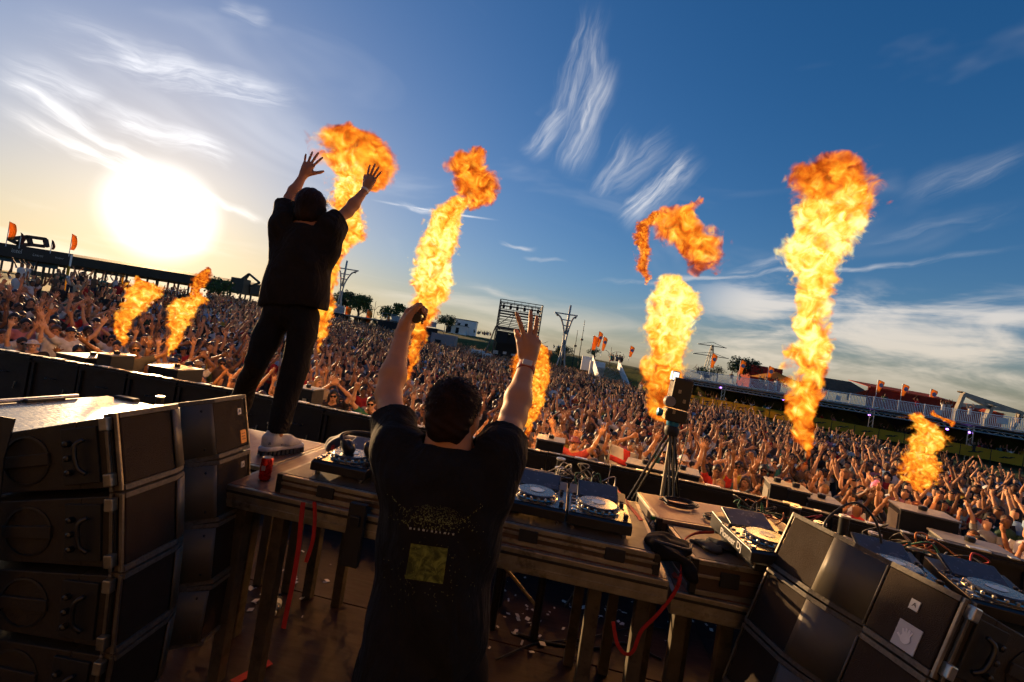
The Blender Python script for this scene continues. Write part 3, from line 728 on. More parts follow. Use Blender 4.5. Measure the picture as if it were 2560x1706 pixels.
# --- terrace on the right
TA=Vector((25.0,60.0,0)); TB=Vector((46.0,42.0,0)); TD=(TB-TA).normalized(); TN=Vector((-TD.y,TD.x,0))
if TN.y<0: TN=-TN
TROT=math.atan2(TD.y,TD.x)
def terrace_right():
    def root_(n,lb,c): return empty(n,(TA.x,TA.y,0),(0,0,TROT),label=lb,cat=c)
    fr=root_('white_railing','long white barred railing along the right terrace','railing')
    zt=3.45; x=-5.0; bars=MB(); 
    while x<52:
        MB().tube([(x,3,zt),(x,3,zt+1.3)],.05,5).build('post',M_white,fr)
        p=MB()
        for k in range(15): p.box((x+.12+k*.13,3,zt+.62),(.05,.03,1.0))
        p.build('bar_panel',M_white,fr)
        MB().box((x+1.05,3,zt+1.22),(2.1,.06,.08)).build('top_rail',M_white,fr); MB().box((x+1.05,3,zt+.1),(2.1,.06,.07)).build('bottom_rail',M_white,fr)
        if rng.random()<.5: MB().box((x+rng.uniform(.4,1.5),2.93,zt+rng.uniform(.4,.9)),(rng.uniform(.3,.8),.03,rng.uniform(.25,.6))).build('hung_card',M_fabricw if rng.random()<.6 else mat('grey_card',(.22,.22,.26),.7),fr)
        x+=2.1
    t=root_('right_terrace','dark covered terrace with silver truss canopy under the white railing','terrace')
    MB().box((23,5,zt-.12),(58,5,.24)).build('deck',M_conc,t); MB().box((23,7.2,1.7),(58,.2,3.3)).build('back_wall',M_blk,t)
    for y,z in((-.3,3.1),(-.3,2.8),(.6,3.3),(2.2,3.36)): MB().tube([(-6,y,z),(52,y,z)],.07,6).build('truss_chord',M_alu,t)
    MB().box((23,1.2,3.4),(58,3.4,.05)).build('canopy_sheet',mat('canopy_grey',(.45,.46,.5),.5),t)
    x=-6
    while x<52:
        MB().beam((x,-.3,2.8),(x+.5,-.3,3.1),.04).build('truss_brace',M_alu,t); MB().beam((x+.5,-.3,3.1),(x+1,-.3,2.8),.04).build('truss_brace',M_alu,t); x+=1.0
    for k in range(8):
        x=-4+k*7.4
        for dx in(-.18,.18): MB().tube([(x+dx,-.3,0),(x+dx,-.3,3.3)],.05,5).build('truss_post',M_alu,t)
        for j in range(6): MB().beam((x-.18,-.3,.3+j*.5),(x+.18,-.3,.8+j*.5),.03).build('post_brace',M_alu,t)
    M_pur=mat('purple_lamp',(.2,.05,.4),.4,emit=((.35,.12,1.0),9))
    for x,z in((10,2.7),(18,2.6),(24,2.5),(25.5,2.55),(31,2.6),(32.4,2.5),(40,2.3),(3,2.9)):
        MB().lathe([(.02,0),(.1,.03),(.1,.12),(.02,.15)],(x,-.2,z),8).build('purple_lamp',M_pur,t)
    y=root_('yellow_barrier','row of yellow banner panels with dark marks below the terrace','barrier')
    x=-3
    while x<50:
        if not 11.2<x<13.0:
            MB().box((x+.98,-1.2,.95),(1.94,.06,1.0)).build('banner_panel',M_yel,y)
            mk=MB(); mk.tube(curve_pts([(x+.5,-1.24,.86),(x+.75,-1.24,.92),(x+.85,-1.24,.98),(x+1.1,-1.24,.96),(x+1.3,-1.24,1.06),(x+1.5,-1.24,1.08)],3),[.02,.04,.05,.07,.07,.08,.06,.08,.07,.05,.06,.07,.05,.04,.03,.02][:16],5); mk.build('dark_mark',mat('mark_black',(.06,.045,.02),.8),y)
        MB().tube([(x,-1.2,0),(x,-1.2,1.5)],.035,5).build('post',M_steel,y); x+=2.0
terrace_right()
# --- red tents, tiled roof, marquee, concrete frame on the right
def red_tent(px,py,Y,w,h,label):
    p=V3(px,py,Y); root=empty('red_tent',(p.x,p.y,3.4),label=label,cat='tent'); H=h
    MB().add([(-w/2,0,H*.62),(w/2,0,H*.62),(w/2,4,H*.62),(-w/2,4,H*.62),(0,2,H)],[(0,1,4),(1,2,4),(2,3,4),(3,0,4)]).build('roof',M_org if w<6 else M_red,root)
    MB().box((0,-.02,H*.56),(w,.04,H*.14)).build('valance',mat('bright_red',(.62,.09,.025),.8,transl=.3),root)
    for x in(-w/2+.1,w/2-.1): MB().box((x,.1,H*.3),(.12,.12,H*.6)).build('post',M_steel,root)
red_tent(1957,960,64,5.4,3.0,'orange red peaked tent behind the railing, left of the tall flame')
hut('red_kiosk',1915,945,72,5,4.0,4,'dark red box kiosk behind the orange tent',M_red,cat='kiosk',z0=3.2,parts=False)
def tiled():
    p=V3(2090,960,66); root=empty('tiled_pavilion',(p.x,p.y,3.95),label='pavilion with brown tiled hip roof beside the tall flame',cat='pavilion')
    n=9; 
    for i in range(n):
        z0=1.0+i*.2; ins=i*.52
        MB().prism([(-6+ins,-.5+i*.35,z0),(6-ins*.4,-.5+i*.35,z0),(6-ins*.4-.1,.0+i*.35,z0+.24),(-6+ins+.1,.0+i*.35,z0+.24)],(0,.05,0)).build('tile_course',M_tile,root)
    MB().prism([(-6,-.4,.95),(6,-.4,.95),(4,3.2,2.75),(-1.5,3.2,2.75)],(0,.1,-.12)).build('roof_deck',M_tile,root)
    for x in(-5.5,-2,2,5.5): MB().box((x,0,.5),(.2,.2,1.0)).build('post',M_steel,root)
    MB().prism([(2,-.55,.9),(7.5,-.55,.9),(7.5,-.55,2.0),(5.4,-.55,2.4)],(0,.08,0)).build('red_gable',mat('bright_red',(.62,.09,.025),.8,transl=.3),root)
tiled()
def marquee():
    a=V3(2175,960,62); b=V3(2395,1010,56); c=V3(2510,1040,52); root=empty('red_marquee',(a.x,a.y,3.4),label='long red marquee walls behind the emblem flags',cat='marquee')
    for (p,q,zt) in((a,b,1.0),(b,c,.55)):
        n=5
        for k in range(n):
            u=p.lerp(q,k/n); v=p.lerp(q,(k+1)/n-.004)
            zt1=V3(2240,965,59).z+ (u.y-59)*.03
            t0=5.2 if zt!=1.0 else 6.3-.5*k/n; t1=5.2 if zt!=1.0 else 6.3-.5*(k+1)/n
            MB().prism([(u.x,u.y,3.0),(v.x,v.y,3.0),(v.x,v.y,t1),(u.x,u.y,t0)],(.05,.3,0)).build('wall_panel',M_red,root,world=True)
            MB().prism([(u.x,u.y-.2,t0-.15),(v.x,v.y-.2,t1-.15),(v.x,v.y+4,t1+.55),(u.x,u.y+4,t0+.55)],(0,0,.06)).build('roof_panel',mat('bright_red',(.62,.09,.025),.8,transl=.3),root,world=True)
marquee()
def cframe():
    Y=50.0; root=empty('concrete_frame',tuple(V3(2410,1040,Y)*1.0),label='angular pale concrete frame structure at the far right',cat='frame'); root.location.z=3.2
    P={k:V3(x,y,Y+d) for k,(x,y,d) in dict(a=(2393,1002,0),b=(2410,985,0),c=(2560,1035,0),d=(2478,1020,0),e=(2463,1048,0),f=(2400,1012,0),g=(2390,1030,0),h=(2553,1032,0),i=(2530,1070,0),j=(2486,1010,1)).items()}
    for u,v,w in(('g','b',.38),('b','c',.26),('b','d',.30),('f','d',.30),('d','e',.42),('d','h',.34),('h','i',.42),('d','j',.26)):
        MB().beam(P[u],P[v],w,.35).build('beam',M_conc,root,world=True)
    for k in('e','i','g'):
        p=P[k]; MB().beam(p,(p.x,p.y,3.0),.3).build('column',M_conc,root,world=True)
    for u,v in(('b','c'),): MB().beam(P[u]+Vector((0,.5,.2)),P[v]+Vector((0,.5,.2)),.5,.16).build('top_beam',M_roof,root,world=True)
cframe()
# ---------------------------------------------------------------- stage gear
TO=Vector((0,2.14,0)); TAN=rad(-8)
def TL(lx,ly,z=0.0): return Vector((TO.x+lx*math.cos(TAN)-ly*math.sin(TAN),TO.y+lx*math.sin(TAN)+ly*math.cos(TAN),z))
M_cab=mat('cabinet_paint',(.021,.0165,.0115),.62,var=.25,scale=5,bump=.25,bscale=150,dirt=((.07,.06,.04),11,.62,.3))
M_grille=mat('grille_foam',(.032,.022,.015),.85,var=.22,scale=4,bump=.5,bscale=260,dirt=((.06,.05,.035),17,.66,.3),spec=.2)
M_edge=mat('raw_ply_edge',(.11,.094,.072),.75,var=.45,scale=90,bump=.3,bscale=160)
M_wave=mat('waveguide_paint',(.105,.09,.066),.5,var=.12,scale=6,dirt=((.10,.09,.07),20,.68,.4))
M_rail=mat('speaker_rail',(.20,.18,.15),.5,.9,var=.3,scale=20)
M_stk=mat('white_sticker',(.42,.43,.45),.5,var=.1)
M_orgl=mat('orange_label',(.75,.24,.02),.5,var=.2,scale=30)
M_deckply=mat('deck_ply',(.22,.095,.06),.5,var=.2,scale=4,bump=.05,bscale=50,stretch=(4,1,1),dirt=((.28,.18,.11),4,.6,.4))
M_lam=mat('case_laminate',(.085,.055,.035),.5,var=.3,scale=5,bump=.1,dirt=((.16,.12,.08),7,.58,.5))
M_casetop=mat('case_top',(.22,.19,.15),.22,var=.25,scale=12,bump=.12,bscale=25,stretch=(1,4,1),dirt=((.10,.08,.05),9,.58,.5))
M_cdj=mat('player_plate',(.045,.048,.055),.22,.35,var=.1,scale=30,bump=.02)
M_cdjb=mat('player_body',(.012,.012,.013),.35,var=.1)
M_scr=mat('player_screen',(.07,.072,.078),.24,var=.15,scale=12,spec=.5)
M_jog=mat('jog_top',(.075,.08,.09),.25,.4,var=.1,scale=20)
M_chrome=mat('worn_chrome',(.62,.58,.48),.22,1.0,var=.2,scale=30)
M_rub=mat('rubber',(.012,.012,.012),.6,var=.2)
M_but=mat('button_grey',(.20,.20,.21),.4)
M_jogc=mat('jog_display',(.30,.32,.36),.15,var=.1,spec=.8)

# ---- loudspeaker cabinet: front at y=0 facing -y, top-front edge at z=0
SW,SH,SD=.70,.272,.56
def speaker(M,label,group,stk=None,portside=-1):
    root=empty('line_array_speaker',label=label,cat='speaker',group=group); root.matrix_world=M
    w=SW/2; tp=.027
    b=MB(); z1=lambda y: -.012-tp*(y-.02)/(SD-.02)
    def blk(x0,x1,y0,y1):
        vs=[]
        for y in(y0,y1): vs+=[(x0,y,-SH-z1(y)),(x1,y,-SH-z1(y)),(x1,y,z1(y)),(x0,y,z1(y))]
        b.add(vs,[(0,3,2,1),(4,5,6,7),(0,1,5,4),(1,2,6,5),(2,3,7,6),(3,0,4,7)])
    blk(-w,w,.145,SD); blk(-w,-.121,.02,.1448); blk(.121,w,.02,.1448); b.build('cabinet',M_cab,root,bevel=.004)
    for sg in(-1,1):
        MB().box((sg*.232,.004,-SH/2),(.225,.03,SH-.04)).build('grille',M_grille,root,bevel=.006)
    # curved waveguide between the grilles
    wg=MB(); n=9
    prof=[(-.118+.168*i/n, -.012+.125*(i/n)**1.7) for i in range(n+1)]+[(.05+.068*i/n, .113-.125*(i/n)) for i in range(1,n+1)]
    top=[(x,y,-.02) for x,y in prof]; bot=[(x,y,-SH+.02) for x,y in prof]; N=len(prof)
    wg.add(top+bot,[(i,i+1,N+i+1,N+i) for i in range(N-1)]); o=wg.build('waveguide',M_wave,root,smooth='auto')
    sd=o.modifiers.new('t','SOLIDIFY'); sd.thickness=.006
    for x,y in((-.06,.012),(.096,.026)):
        for z in(-.05,-SH+.05): MB().lathe([(.0,0),(.007,0),(.007,.006),(0,.008)],(x,y,z),8,Matrix.Rotation(rad(90),4,'X')).build('screw',M_rub,root)
    for z in(-.010,-SH+.010):
        l=MB(); pts=[(-w,-.018),(-.125,-.018),(-.05,.010),(.02,.07),(.05,.098),(.085,.05),(.125,-.018),(w,-.018)]
        for (x0,y0),(x1,y1) in zip(pts[:-1],pts[1:]): l.prism([(x0,y0,z-.009),(x1,y1,z-.009),(x1,y1+.06,z-.009),(x0,y0+.06,z-.009)],(0,0,.018))
        l.build('lip',M_edge,root)
    for sg in(-1,1):
        s=sg*w
        for dy in(-.008,.028): MB().box((s+sg*.006,dy,-SH/2),(.010,.012,SH-.004)).build('rail',M_rail,root,bevel=.002)
        for z in(-.035,-SH+.045):
            MB().box((s+sg*.018,.02,z),(.026,.03,.045)).build('latch_block',M_alu if sg>0 else M_dalu,root,bevel=.004)
        MB().box((s+sg*.004,.13,-SH/2),(.012,.13,SH*.72)).build('rigging_recess',M_rub,root,bevel=.003)
        k=MB(); k.tube(curve_pts([(s+sg*.02,.10,-.08),(s+sg*.035,.12,-.10),(s+sg*.032,.12,-.17),(s+sg*.02,.10,-.20)],5),.008,6); k.build('rigging_arm',M_steel,root,smooth=True)
        for z in(-.09,-.14,-.19): MB().lathe([(.0,0),(.011,0),(.011,.016),(.005,.02)],(s+sg*.01,.165,z),8,Matrix.Rotation(rad(90)*sg,4,'Y')).build('pin',M_steel,root)
        # round port with a bar across it
        p=MB(); p.lathe([(.088,0),(.088,.004),(.08,.006),(.076,-.05),(.0,-.055)],(s,.335,-SH/2),24,Matrix.Rotation(rad(90)*sg,4,'Y'),cap=False); p.build('port',M_rub,root,smooth='auto')
        MB().box((s+sg*.004,.335,-SH/2),(.014,.18,.042)).build('port_bar',M_cab,root,bevel=.003)
    if stk:
        for kind,x,z,sz in stk:
            st=MB(); st.box((x,-.0125,z),(sz,.003,sz*1.15 if kind!='o' else sz*1.5)); so=st.build('sticker',M_stk if kind!='o' else M_orgl,root)
            if kind=='h':   # raised-hand mark
                h=MB(); h.lathe([(.0,0),(.016,0),(.016,.001),(.0,.001)],(x,-.0148,z-.008),14,Matrix.Rotation(rad(90),4,'X'))
                for i,a in enumerate((-38,-14,8,30)): h.beam((x+math.sin(rad(a))*.012,-.0152,z-.004),(x+math.sin(rad(a))*(.030-.003*abs(i-1.5)),-.0152,z-.004+math.cos(rad(a))*.030),.007,.001,up=(0,1,0))
                h.beam((x-.012,-.0152,z-.012),(x-.027,-.0152,z-.002),.007,.001,up=(0,1,0)); h.build('hand_mark',mat('hand_white',(.72,.72,.7),.6),so)
            elif kind=='t': text('sticker_print','A',.02,Matrix.Translation((x,-.0148,z))@Matrix.Rotation(rad(90),4,'X'),M_rub,so,ext=.0003)
            else:
                for j in range(3): MB().box((x,-.0146,z+.015-j*.014),(sz*.6,.001,.004)).build('sticker_print',mat('print_brown',(.25,.07,.01),.6),so)
    return root
def stack(top,rz,tilts,names,group,stickers,sc=1.0):
    P=Vector(top)
    for k,(t,nm) in enumerate(zip(tilts,names)):
        R=Matrix.Rotation(rz,4,'Z')@Matrix.Rotation(rad(-t),4,'X')
        speaker(Matrix.Translation(P)@R@Matrix.Scale(sc,4),nm,group,stickers.get(k))
        P=P+R@Vector((0,0,(-SH-.006)*sc))
    return P
ords=['topmost','second','third','fourth','fifth']
bl=stack((-1.435,2.125,3.125),rad(87.5),[15,9.5,4,-1],[f'{w} black line array speaker from the top in the left stack' if i else 'topmost black line array speaker in the left stack, with orange label' for i,w in enumerate(ords)],'black line array speakers, left stack',{0:[('t',.30,-.08,.026),('o',.315,-.205,.042)],1:[('t',.30,-.06,.024),('h',.31,-.17,.05)],2:[('h',.30,-.17,.05)],3:[('h',.30,-.15,.05)]},1.09)
stack((1.49,1.79,3.052),rad(-82),[18.5,17.5,14,9,4],[f'{w} line array speaker from the top in the sunlit right stack' if i else 'topmost line array speaker in the right stack with hand sticker' for i,w in enumerate(ords)],'black line array speakers, right stack',{0:[('t',.24,-.10,.03),('h',.255,-.205,.075)]})
# lashing strap over the left stack
def strap():
    r=empty('lashing_strap',(-1.7,1.70,2.2),label='flat black webbing strap with amber end down the near side of the left stack',cat='strap')
    m=MB(); pts=[(-1.83,1.725,3.05),(-1.83,1.712,2.9),(-1.80,1.712,2.5),(-1.79,1.712,2.24)]
    for a,b in zip(pts[:-1],pts[1:]): m.beam(a,b,.055,.006,up=(0,1,0))
    m.build('webbing',M_rub,r,world=True); MB().beam((-1.79,1.712,2.24),(-1.785,1.712,2.16),.056,.008,up=(0,1,0)).build('strap_end',mat('amber_webbing',(.30,.15,.03),.8),r,world=True)
strap()

# ---- staging decks
M_leg=mat('leg_steel',(.10,.085,.06),.6,.5,var=.3,scale=8,dirt=((.03,.025,.02),9,.5,.6))
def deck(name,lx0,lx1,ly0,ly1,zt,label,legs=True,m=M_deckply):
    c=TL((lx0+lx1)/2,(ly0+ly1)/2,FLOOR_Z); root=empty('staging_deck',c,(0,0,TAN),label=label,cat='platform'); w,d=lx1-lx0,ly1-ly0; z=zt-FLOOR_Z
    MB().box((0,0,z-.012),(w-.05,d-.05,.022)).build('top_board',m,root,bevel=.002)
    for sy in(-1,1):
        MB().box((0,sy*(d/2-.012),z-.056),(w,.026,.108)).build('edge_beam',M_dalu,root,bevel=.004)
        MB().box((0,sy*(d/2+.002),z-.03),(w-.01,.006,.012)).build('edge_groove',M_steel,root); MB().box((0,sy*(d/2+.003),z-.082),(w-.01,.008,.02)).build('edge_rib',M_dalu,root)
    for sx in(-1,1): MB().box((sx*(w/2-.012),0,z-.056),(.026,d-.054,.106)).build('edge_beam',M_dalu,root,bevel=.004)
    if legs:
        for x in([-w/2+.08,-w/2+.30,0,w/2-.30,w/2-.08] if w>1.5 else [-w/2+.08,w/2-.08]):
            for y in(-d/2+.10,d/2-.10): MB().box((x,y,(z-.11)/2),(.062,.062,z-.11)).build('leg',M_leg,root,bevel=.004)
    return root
deck('a',-1.36,.86,0.0,1.03,2.70,'long front staging deck carrying the players and the man in sneakers')
deck('b',-2.95,-1.372,.33,1.05,2.70,'staging deck behind the left speaker stack')
deck('c',.93,2.5,.20,1.02,2.575,'staging deck under the right equipment cases')
deck('d',2.52,4.0,.10,.95,2.575,'staging deck behind the right speaker stack')
def black_clamp(lx,label):
    p=TL(lx,-.02,2.50); r=empty('deck_clamp',p,(0,0,TAN),label=label,cat='clamp'); MB().box((0,-.012,.11),(.085,.03,.30)).build('plate',M_rub,r,bevel=.003); MB().box((0,-.032,.18),(.05,.02,.05)).build('bolt_head',M_steel,r,bevel=.004)
black_clamp(-.60,'black vertical clamp joining case and deck left of the man'); 

# ---- flight cases
def flight_case(label,p,rz,w,d,h,top=M_lam,side=M_lam,latch=2,name='flight_case',tray=0.0):
    root=empty(name,p,(0,0,rz),label=label,cat='case')
    MB().box((0,0,h/2-tray/2),(w-.012,d-.012,h-tray-.004)).build('body',side,root,bevel=.002)
    MB().box((0,0,h-tray-.001),(w-.04,d-.04,.006)).build('top_panel',top,root)
    e=.022
    for sy in(-1,1):
        for z in(.011,h-.011): MB().box((0,sy*(d/2-.009),z),(w,.022,e)).build('edge_profile',M_dalu,root,bevel=.002)
        MB().box((0,sy*(d/2-.004),h*.55),(w-.01,.014,.014)).build('edge_profile',M_dalu,root,bevel=.002)
    for sx in(-1,1):
        for z in(.011,h-.011): MB().box((sx*(w/2-.009),0,z),(.022,d-.046,e)).build('edge_profile',M_dalu,root,bevel=.002)
        MB().box((sx*(w/2-.004),0,h*.55),(.014,d-.046,.014)).build('edge_profile',M_dalu,root,bevel=.002)
        for sy in(-1,1): MB().box((sx*(w/2-.014),sy*(d/2-.014),h/2),(.034,.034,h+.004)).build('corner',M_steel,root,bevel=.005)
    for k in range(latch):
        x=-w/2+w*(k+.5)/latch; MB().box((x,-d/2-.004,h*.55),(.09,.012,min(.07,h*.6))).build('latch',M_rub,root,bevel=.003)
    return root
flight_case('shallow flight case under the left player, silver edged',TL(-.54,.41,2.702),TAN,1.08,.76,.092)
flight_case('shallow flight case under the two centre players',TL(.415,.41,2.702),TAN,.80,.76,.092)
flight_case('brown topped case holding cable coils at the right',Vector((1.47,2.90,2.577)),rad(-2),.92,.50,.185,top=M_deckply)
flight_case('silver edged case below the lettered player',Vector((1.40,2.41,2.577)),rad(-3),.72,.44,.165)
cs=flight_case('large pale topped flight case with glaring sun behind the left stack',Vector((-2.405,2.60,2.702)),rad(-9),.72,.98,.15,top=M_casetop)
for x,y in((-.35,.1),(-.2,.485)): MB().box((x,y,.155),(.07 if y<.3 else .16,.2 if y<.3 else .05,.03)).build('handle',M_rub,cs,bevel=.006)
for x in(-.36,): MB().tube([(x,-.3,.165),(x,.3,.165)],.012,6).build('hinge_rod',M_alu,cs)
text('case_print','LOVE PDX',.018,Matrix.Translation((.30,-.364,.04))@Matrix.Rotation(rad(90),4,'X'),mat('print_grey',(.22,.19,.15),.6),bpy.data.objects['flight_case.001'])
t_=MB(); t_.box((.30,-.366,.04),(.14,.001,.03)); t_.build('print_plate',mat('print_plate_brown',(.05,.035,.025),.6),bpy.data.objects['flight_case.001'])
bpy.data.objects['case_print'].location.y=-.3668

# ---- media players
def cdj(p,rz,label,logo=False,w=.305,d=.40,tilt=0.0):
    root=empty('media_player',p,(tilt,0,rz),label=label,cat='media player',group='black media players with jog wheels')
    h=.072; zf=.024
    b=MB(); pr=[(-d/2,zf),(-d/2,zf+.044),(-d/2+.02,zf+.052),(d/2-.13,zf+.062),(d/2-.125,zf+.066),(d/2,zf+.085),(d/2,zf)]
    b.prism([(-w/2,y,z) for y,z in pr],(w,0,0)); b.build('body',M_cdjb,root,bevel=.003)
    pl=MB(); pl.prism([(-w/2+.004,-d/2+.018,zf+.053),(w/2-.004,-d/2+.018,zf+.053),(w/2-.004,d/2-.13,zf+.0635),(-w/2+.004,d/2-.13,zf+.0635)],(0,0,.002)); pl.build('top_plate',M_cdj,root)
    sr=MB(); sr.prism([(-w*.36,d/2-.145,zf+.066),(w*.36,d/2-.145,zf+.066),(w*.36,d/2-.005,zf+.118),(-w*.36,d/2-.005,zf+.118)],(0,.004,-.014)); so=sr.build('screen_frame',M_cdjb,root,bevel=.004)
    ss=MB(); ss.prism([(-w*.33,d/2-.137,zf+.0705),(w*.33,d/2-.137,zf+.0705),(w*.33,d/2-.016,zf+.1155),(-w*.33,d/2-.016,zf+.1155)],(0,-.0006,.0015)); ss.build('screen',M_scr,so)
    jc=(-.005,-.055,zf+.056); j=MB(); j.lathe([(.108,0),(.110,.008),(.104,.012)],jc,36); jo=j.build('jog_base',M_chrome,root,smooth='auto')
    j=MB(); j.lathe([(.098,.008),(.098,.024),(.093,.029),(.0,.030)],jc,36,cap=False); j.build('jog_wheel',M_jog,jo,smooth='auto')
    for k in range(18):
        a=2*math.pi*k/18; MB().lathe([(.0,-.008),(.0085,-.004),(.0085,.004),(0,.008)],(jc[0]+.101*math.cos(a),jc[1]+.101*math.sin(a),jc[2]+.015),8).build('jog_dimple',M_chrome if k%2 else M_dalu,jo,smooth=True)
    MB().lathe([(.0,.0305),(.036,.0305),(.036,.0318),(0,.0318)],jc,24).build('jog_display',M_jogc,jo)
    def zt(y): return zf+.055+(y+d/2-.018)*.0105/(d-.148)
    for k in range(5):
        y=-d/2+.05+k*.045; MB().box((-w/2+.024,y,zt(y)+.003),(.022,.012 if k else .02,.006)).build('button',M_but,root)
    for y in(-d/2+.035,-d/2+.075): MB().lathe([(.013,0),(.013,.006),(.010,.008)],(-w/2+.026,y,zt(y)),14).build('cue_button',M_chrome,root)
    for k in range(7):
        x=-.09+k*.03; y=d/2-.15; MB().box((x,y,zt(y)+.002),(.020,.007,.004)).build('pad',M_rub,root)
    y=-.1; MB().box((w/2-.026,y,zt(y)+.001),(.006,.11,.002)).build('fader_slot',M_rub,root); MB().box((w/2-.026,-.13,zt(-.13)+.009),(.022,.026,.016)).build('fader_cap',M_rub,root,bevel=.003)
    for x,y in((w/2-.03,.06),(-w/2+.028,.055),(w/2-.03,.03)): MB().lathe([(.010,0),(.010,.012),(.007,.015)],(x,y,zt(y)),12).build('knob',M_rub,root)
    for k in range(6):
        y=-.02+k*.016; MB().lathe([(.005,0),(.005,.003),(0,.004)],(w/2-.028-.022*(k%2),y,zt(y)),8).build('small_button',M_rub,root)
    for sx in(-1,1):
        for y in(-d/2+.03,d/2-.03): MB().lathe([(.012,0),(.014,zf)],(sx*(w/2-.03),y,0),12).build('foot',M_chrome if y<0 else M_rub,root)
    if logo: text('logo_lettering','Pioneer Dj',.050,Matrix.Translation((-w/2-.0016,-.02,zf+.024))@Matrix.Rotation(rad(-90),4,'Z')@Matrix.Rotation(rad(90),4,'X'),mat('logo_white',(.75,.74,.7),.5),root,ext=.0006)
    return root
ZC=2.797
cdj(TL(-.805,.305,ZC),TAN,'media player at the left with headphones lying on it')
cdj(TL(-.47,.305,ZC),TAN,'media player hidden left behind the man in front')
cdj(TL(.22,.305,ZC),TAN,'left one of two neighbouring media players right of the man')
cdj(TL(.535,.305,ZC),TAN,'right one of two neighbouring media players, lit orange at its corner')
cdj(Vector((1.405,2.325,2.782)),rad(0),'media player with white brand lettering on its side, beside the right stack',logo=True,w=.325,d=.43)
p1=gz(2345,1450,2.88); p2=gz(2530,1470,2.88)
cdj(Vector((1.93,2.16,2.80)),rad(-20),'media player behind the right stack with blue sky on its screen')
cdj(Vector((2.26,2.03,2.80)),rad(-20),'rightmost media player at the edge of the picture')
def riser(p,rz,w,d,h,label):
    r=empty('equipment_riser',p,(0,0,rz),label=label,cat='riser'); MB().box((0,0,h/2),(w,d,h)).build('body',M_rub,r,bevel=.004); MB().box((0,0,h+.004),(w+.02,d+.02,.008)).build('lid',M_blk,r)
riser(Vector((1.42,2.34,2.744)),rad(0),.24,.34,.029,'low black block lifting the lettered player')
riser(Vector((2.10,2.10,2.577)),rad(-20),.74,.44,.21,'black riser under the two right players')
def mixer():
    r=empty('dj_mixer',TL(-.125,.305,ZC),(0,0,TAN),label='black mixer hidden behind the man between the players',cat='mixer')
    MB().box((0,0,.045),(.29,.38,.08)).build('body',M_cdjb,r,bevel=.004)
    for i in range(4):
        for k in range(5): MB().lathe([(.010,0),(.010,.014),(.007,.018)],(-.10+i*.065,.14-k*.045,.085),10).build('knob',M_rub,r)
        MB().box((-.10+i*.065,-.11,.088),(.018,.024,.016)).build('fader_cap',M_but,r)
mixer()
# headphones on the left player
def headphones():
    p=TL(-.775,.255,ZC+.112); r=empty('headphones',p,(rad(8),0,rad(20)),label='black folded headphones lying on the left media player',cat='headphones')
    for sx,rz in((-.058,.5),(.062,-.4)):
        M=Matrix.Rotation(rz,4,'Z')@Matrix.Rotation(rad(72),4,'Y')
        MB().lathe([(.0,-.028),(.040,-.026),(.046,-.012),(.046,.006),(.036,.022),(.0,.026)],(sx,0,.03),22,M).build('ear_cup',M_cdjb,r,smooth=True)
        MB().lathe([(.024,.0),(.040,.004),(.044,.014),(.036,.024),(.022,.02)],(sx*1.45,-.012,.03),20,M,cap=False).build('ear_pad',M_rub,r,smooth=True)
        MB().lathe([(.0,.027),(.02,.027),(.018,.030),(0,.030)],(sx,0,.03),16,M).build('cup_badge',M_chrome,r)
    MB().tube(curve_pts([(-.085,.0,.05),(-.10,.05,.075),(-.05,.115,.07),(.03,.125,.07),(.10,.07,.075),(.09,.0,.05)],6),.011,8).build('headband',M_rub,r,smooth=True)
    MB().tube(curve_pts([(.09,-.02,.0),(.14,-.06,-.02),(.16,-.14,-.05),(.17,-.18,-.06)],6),.003,5).build('cable',M_rub,r)
headphones()
# baseball cap behind the headphones
def cap():
    p=Vector((-1.03,3.17,2.722)); r=empty('baseball_cap',p,(rad(-6),rad(4),rad(-55)),label='black baseball cap with small red emblem behind the headphones',cat='cap')
    def fold(D,X,Y,Z): return D+.004*np.sin(X*60+np.sin(Y*40)*2)*np.clip(Z*14,0,1)
    body_obj('crown',[('e',(0,0,.02),(.115,.100,.085),.02),('-',('e',(0,0,-.10),(.3,.3,.10),.01))],.006,mat('cap_cloth',(.03,.026,.02),.85,var=.2,sheen=.5),r,post=fold)
    b=MB(); n=12; top=[]; 
    for i in range(n+1):
        a=rad(-75+150*i/n); top.append((.095*math.cos(a)*1.0,.09*math.sin(a),.004)); 
    out=[(.095+.085*math.cos(rad(-75+150*i/n)),.092*math.sin(rad(-75+150*i/n)),-.012-.01*abs(math.sin(rad(-75+150*i/n)))) for i in range(n+1)]
    b.add(top+out,[(i,i+1,n+2+i,n+1+i) for i in range(n)]); o=b.build('brim',MATS['cap_cloth'],r,smooth=True); sd=o.modifiers.new('t','SOLIDIFY'); sd.thickness=.005
    MB().lathe([(.0,0),(.007,0),(.007,.005),(0,.006)],(0,0,.104),8).build('top_button',M_rub,r)
    e=MB(); M=Matrix.Rotation(rad(-75),4,'Z'); e.lathe([(.006,0),(.011,0),(.011,.003),(.006,.003)],(0,-.099,.045),12,Matrix.Rotation(rad(80),4,'X'),cap=False); e.box((0,-.1005,.031),(.03,.004,.006)); e.build('emblem',mat('red_thread',(.65,.05,.03),.7),r); r.rotation_euler=(0,0,rad(-20)); r.scale=(1.18,1.18,1.1)
cap()
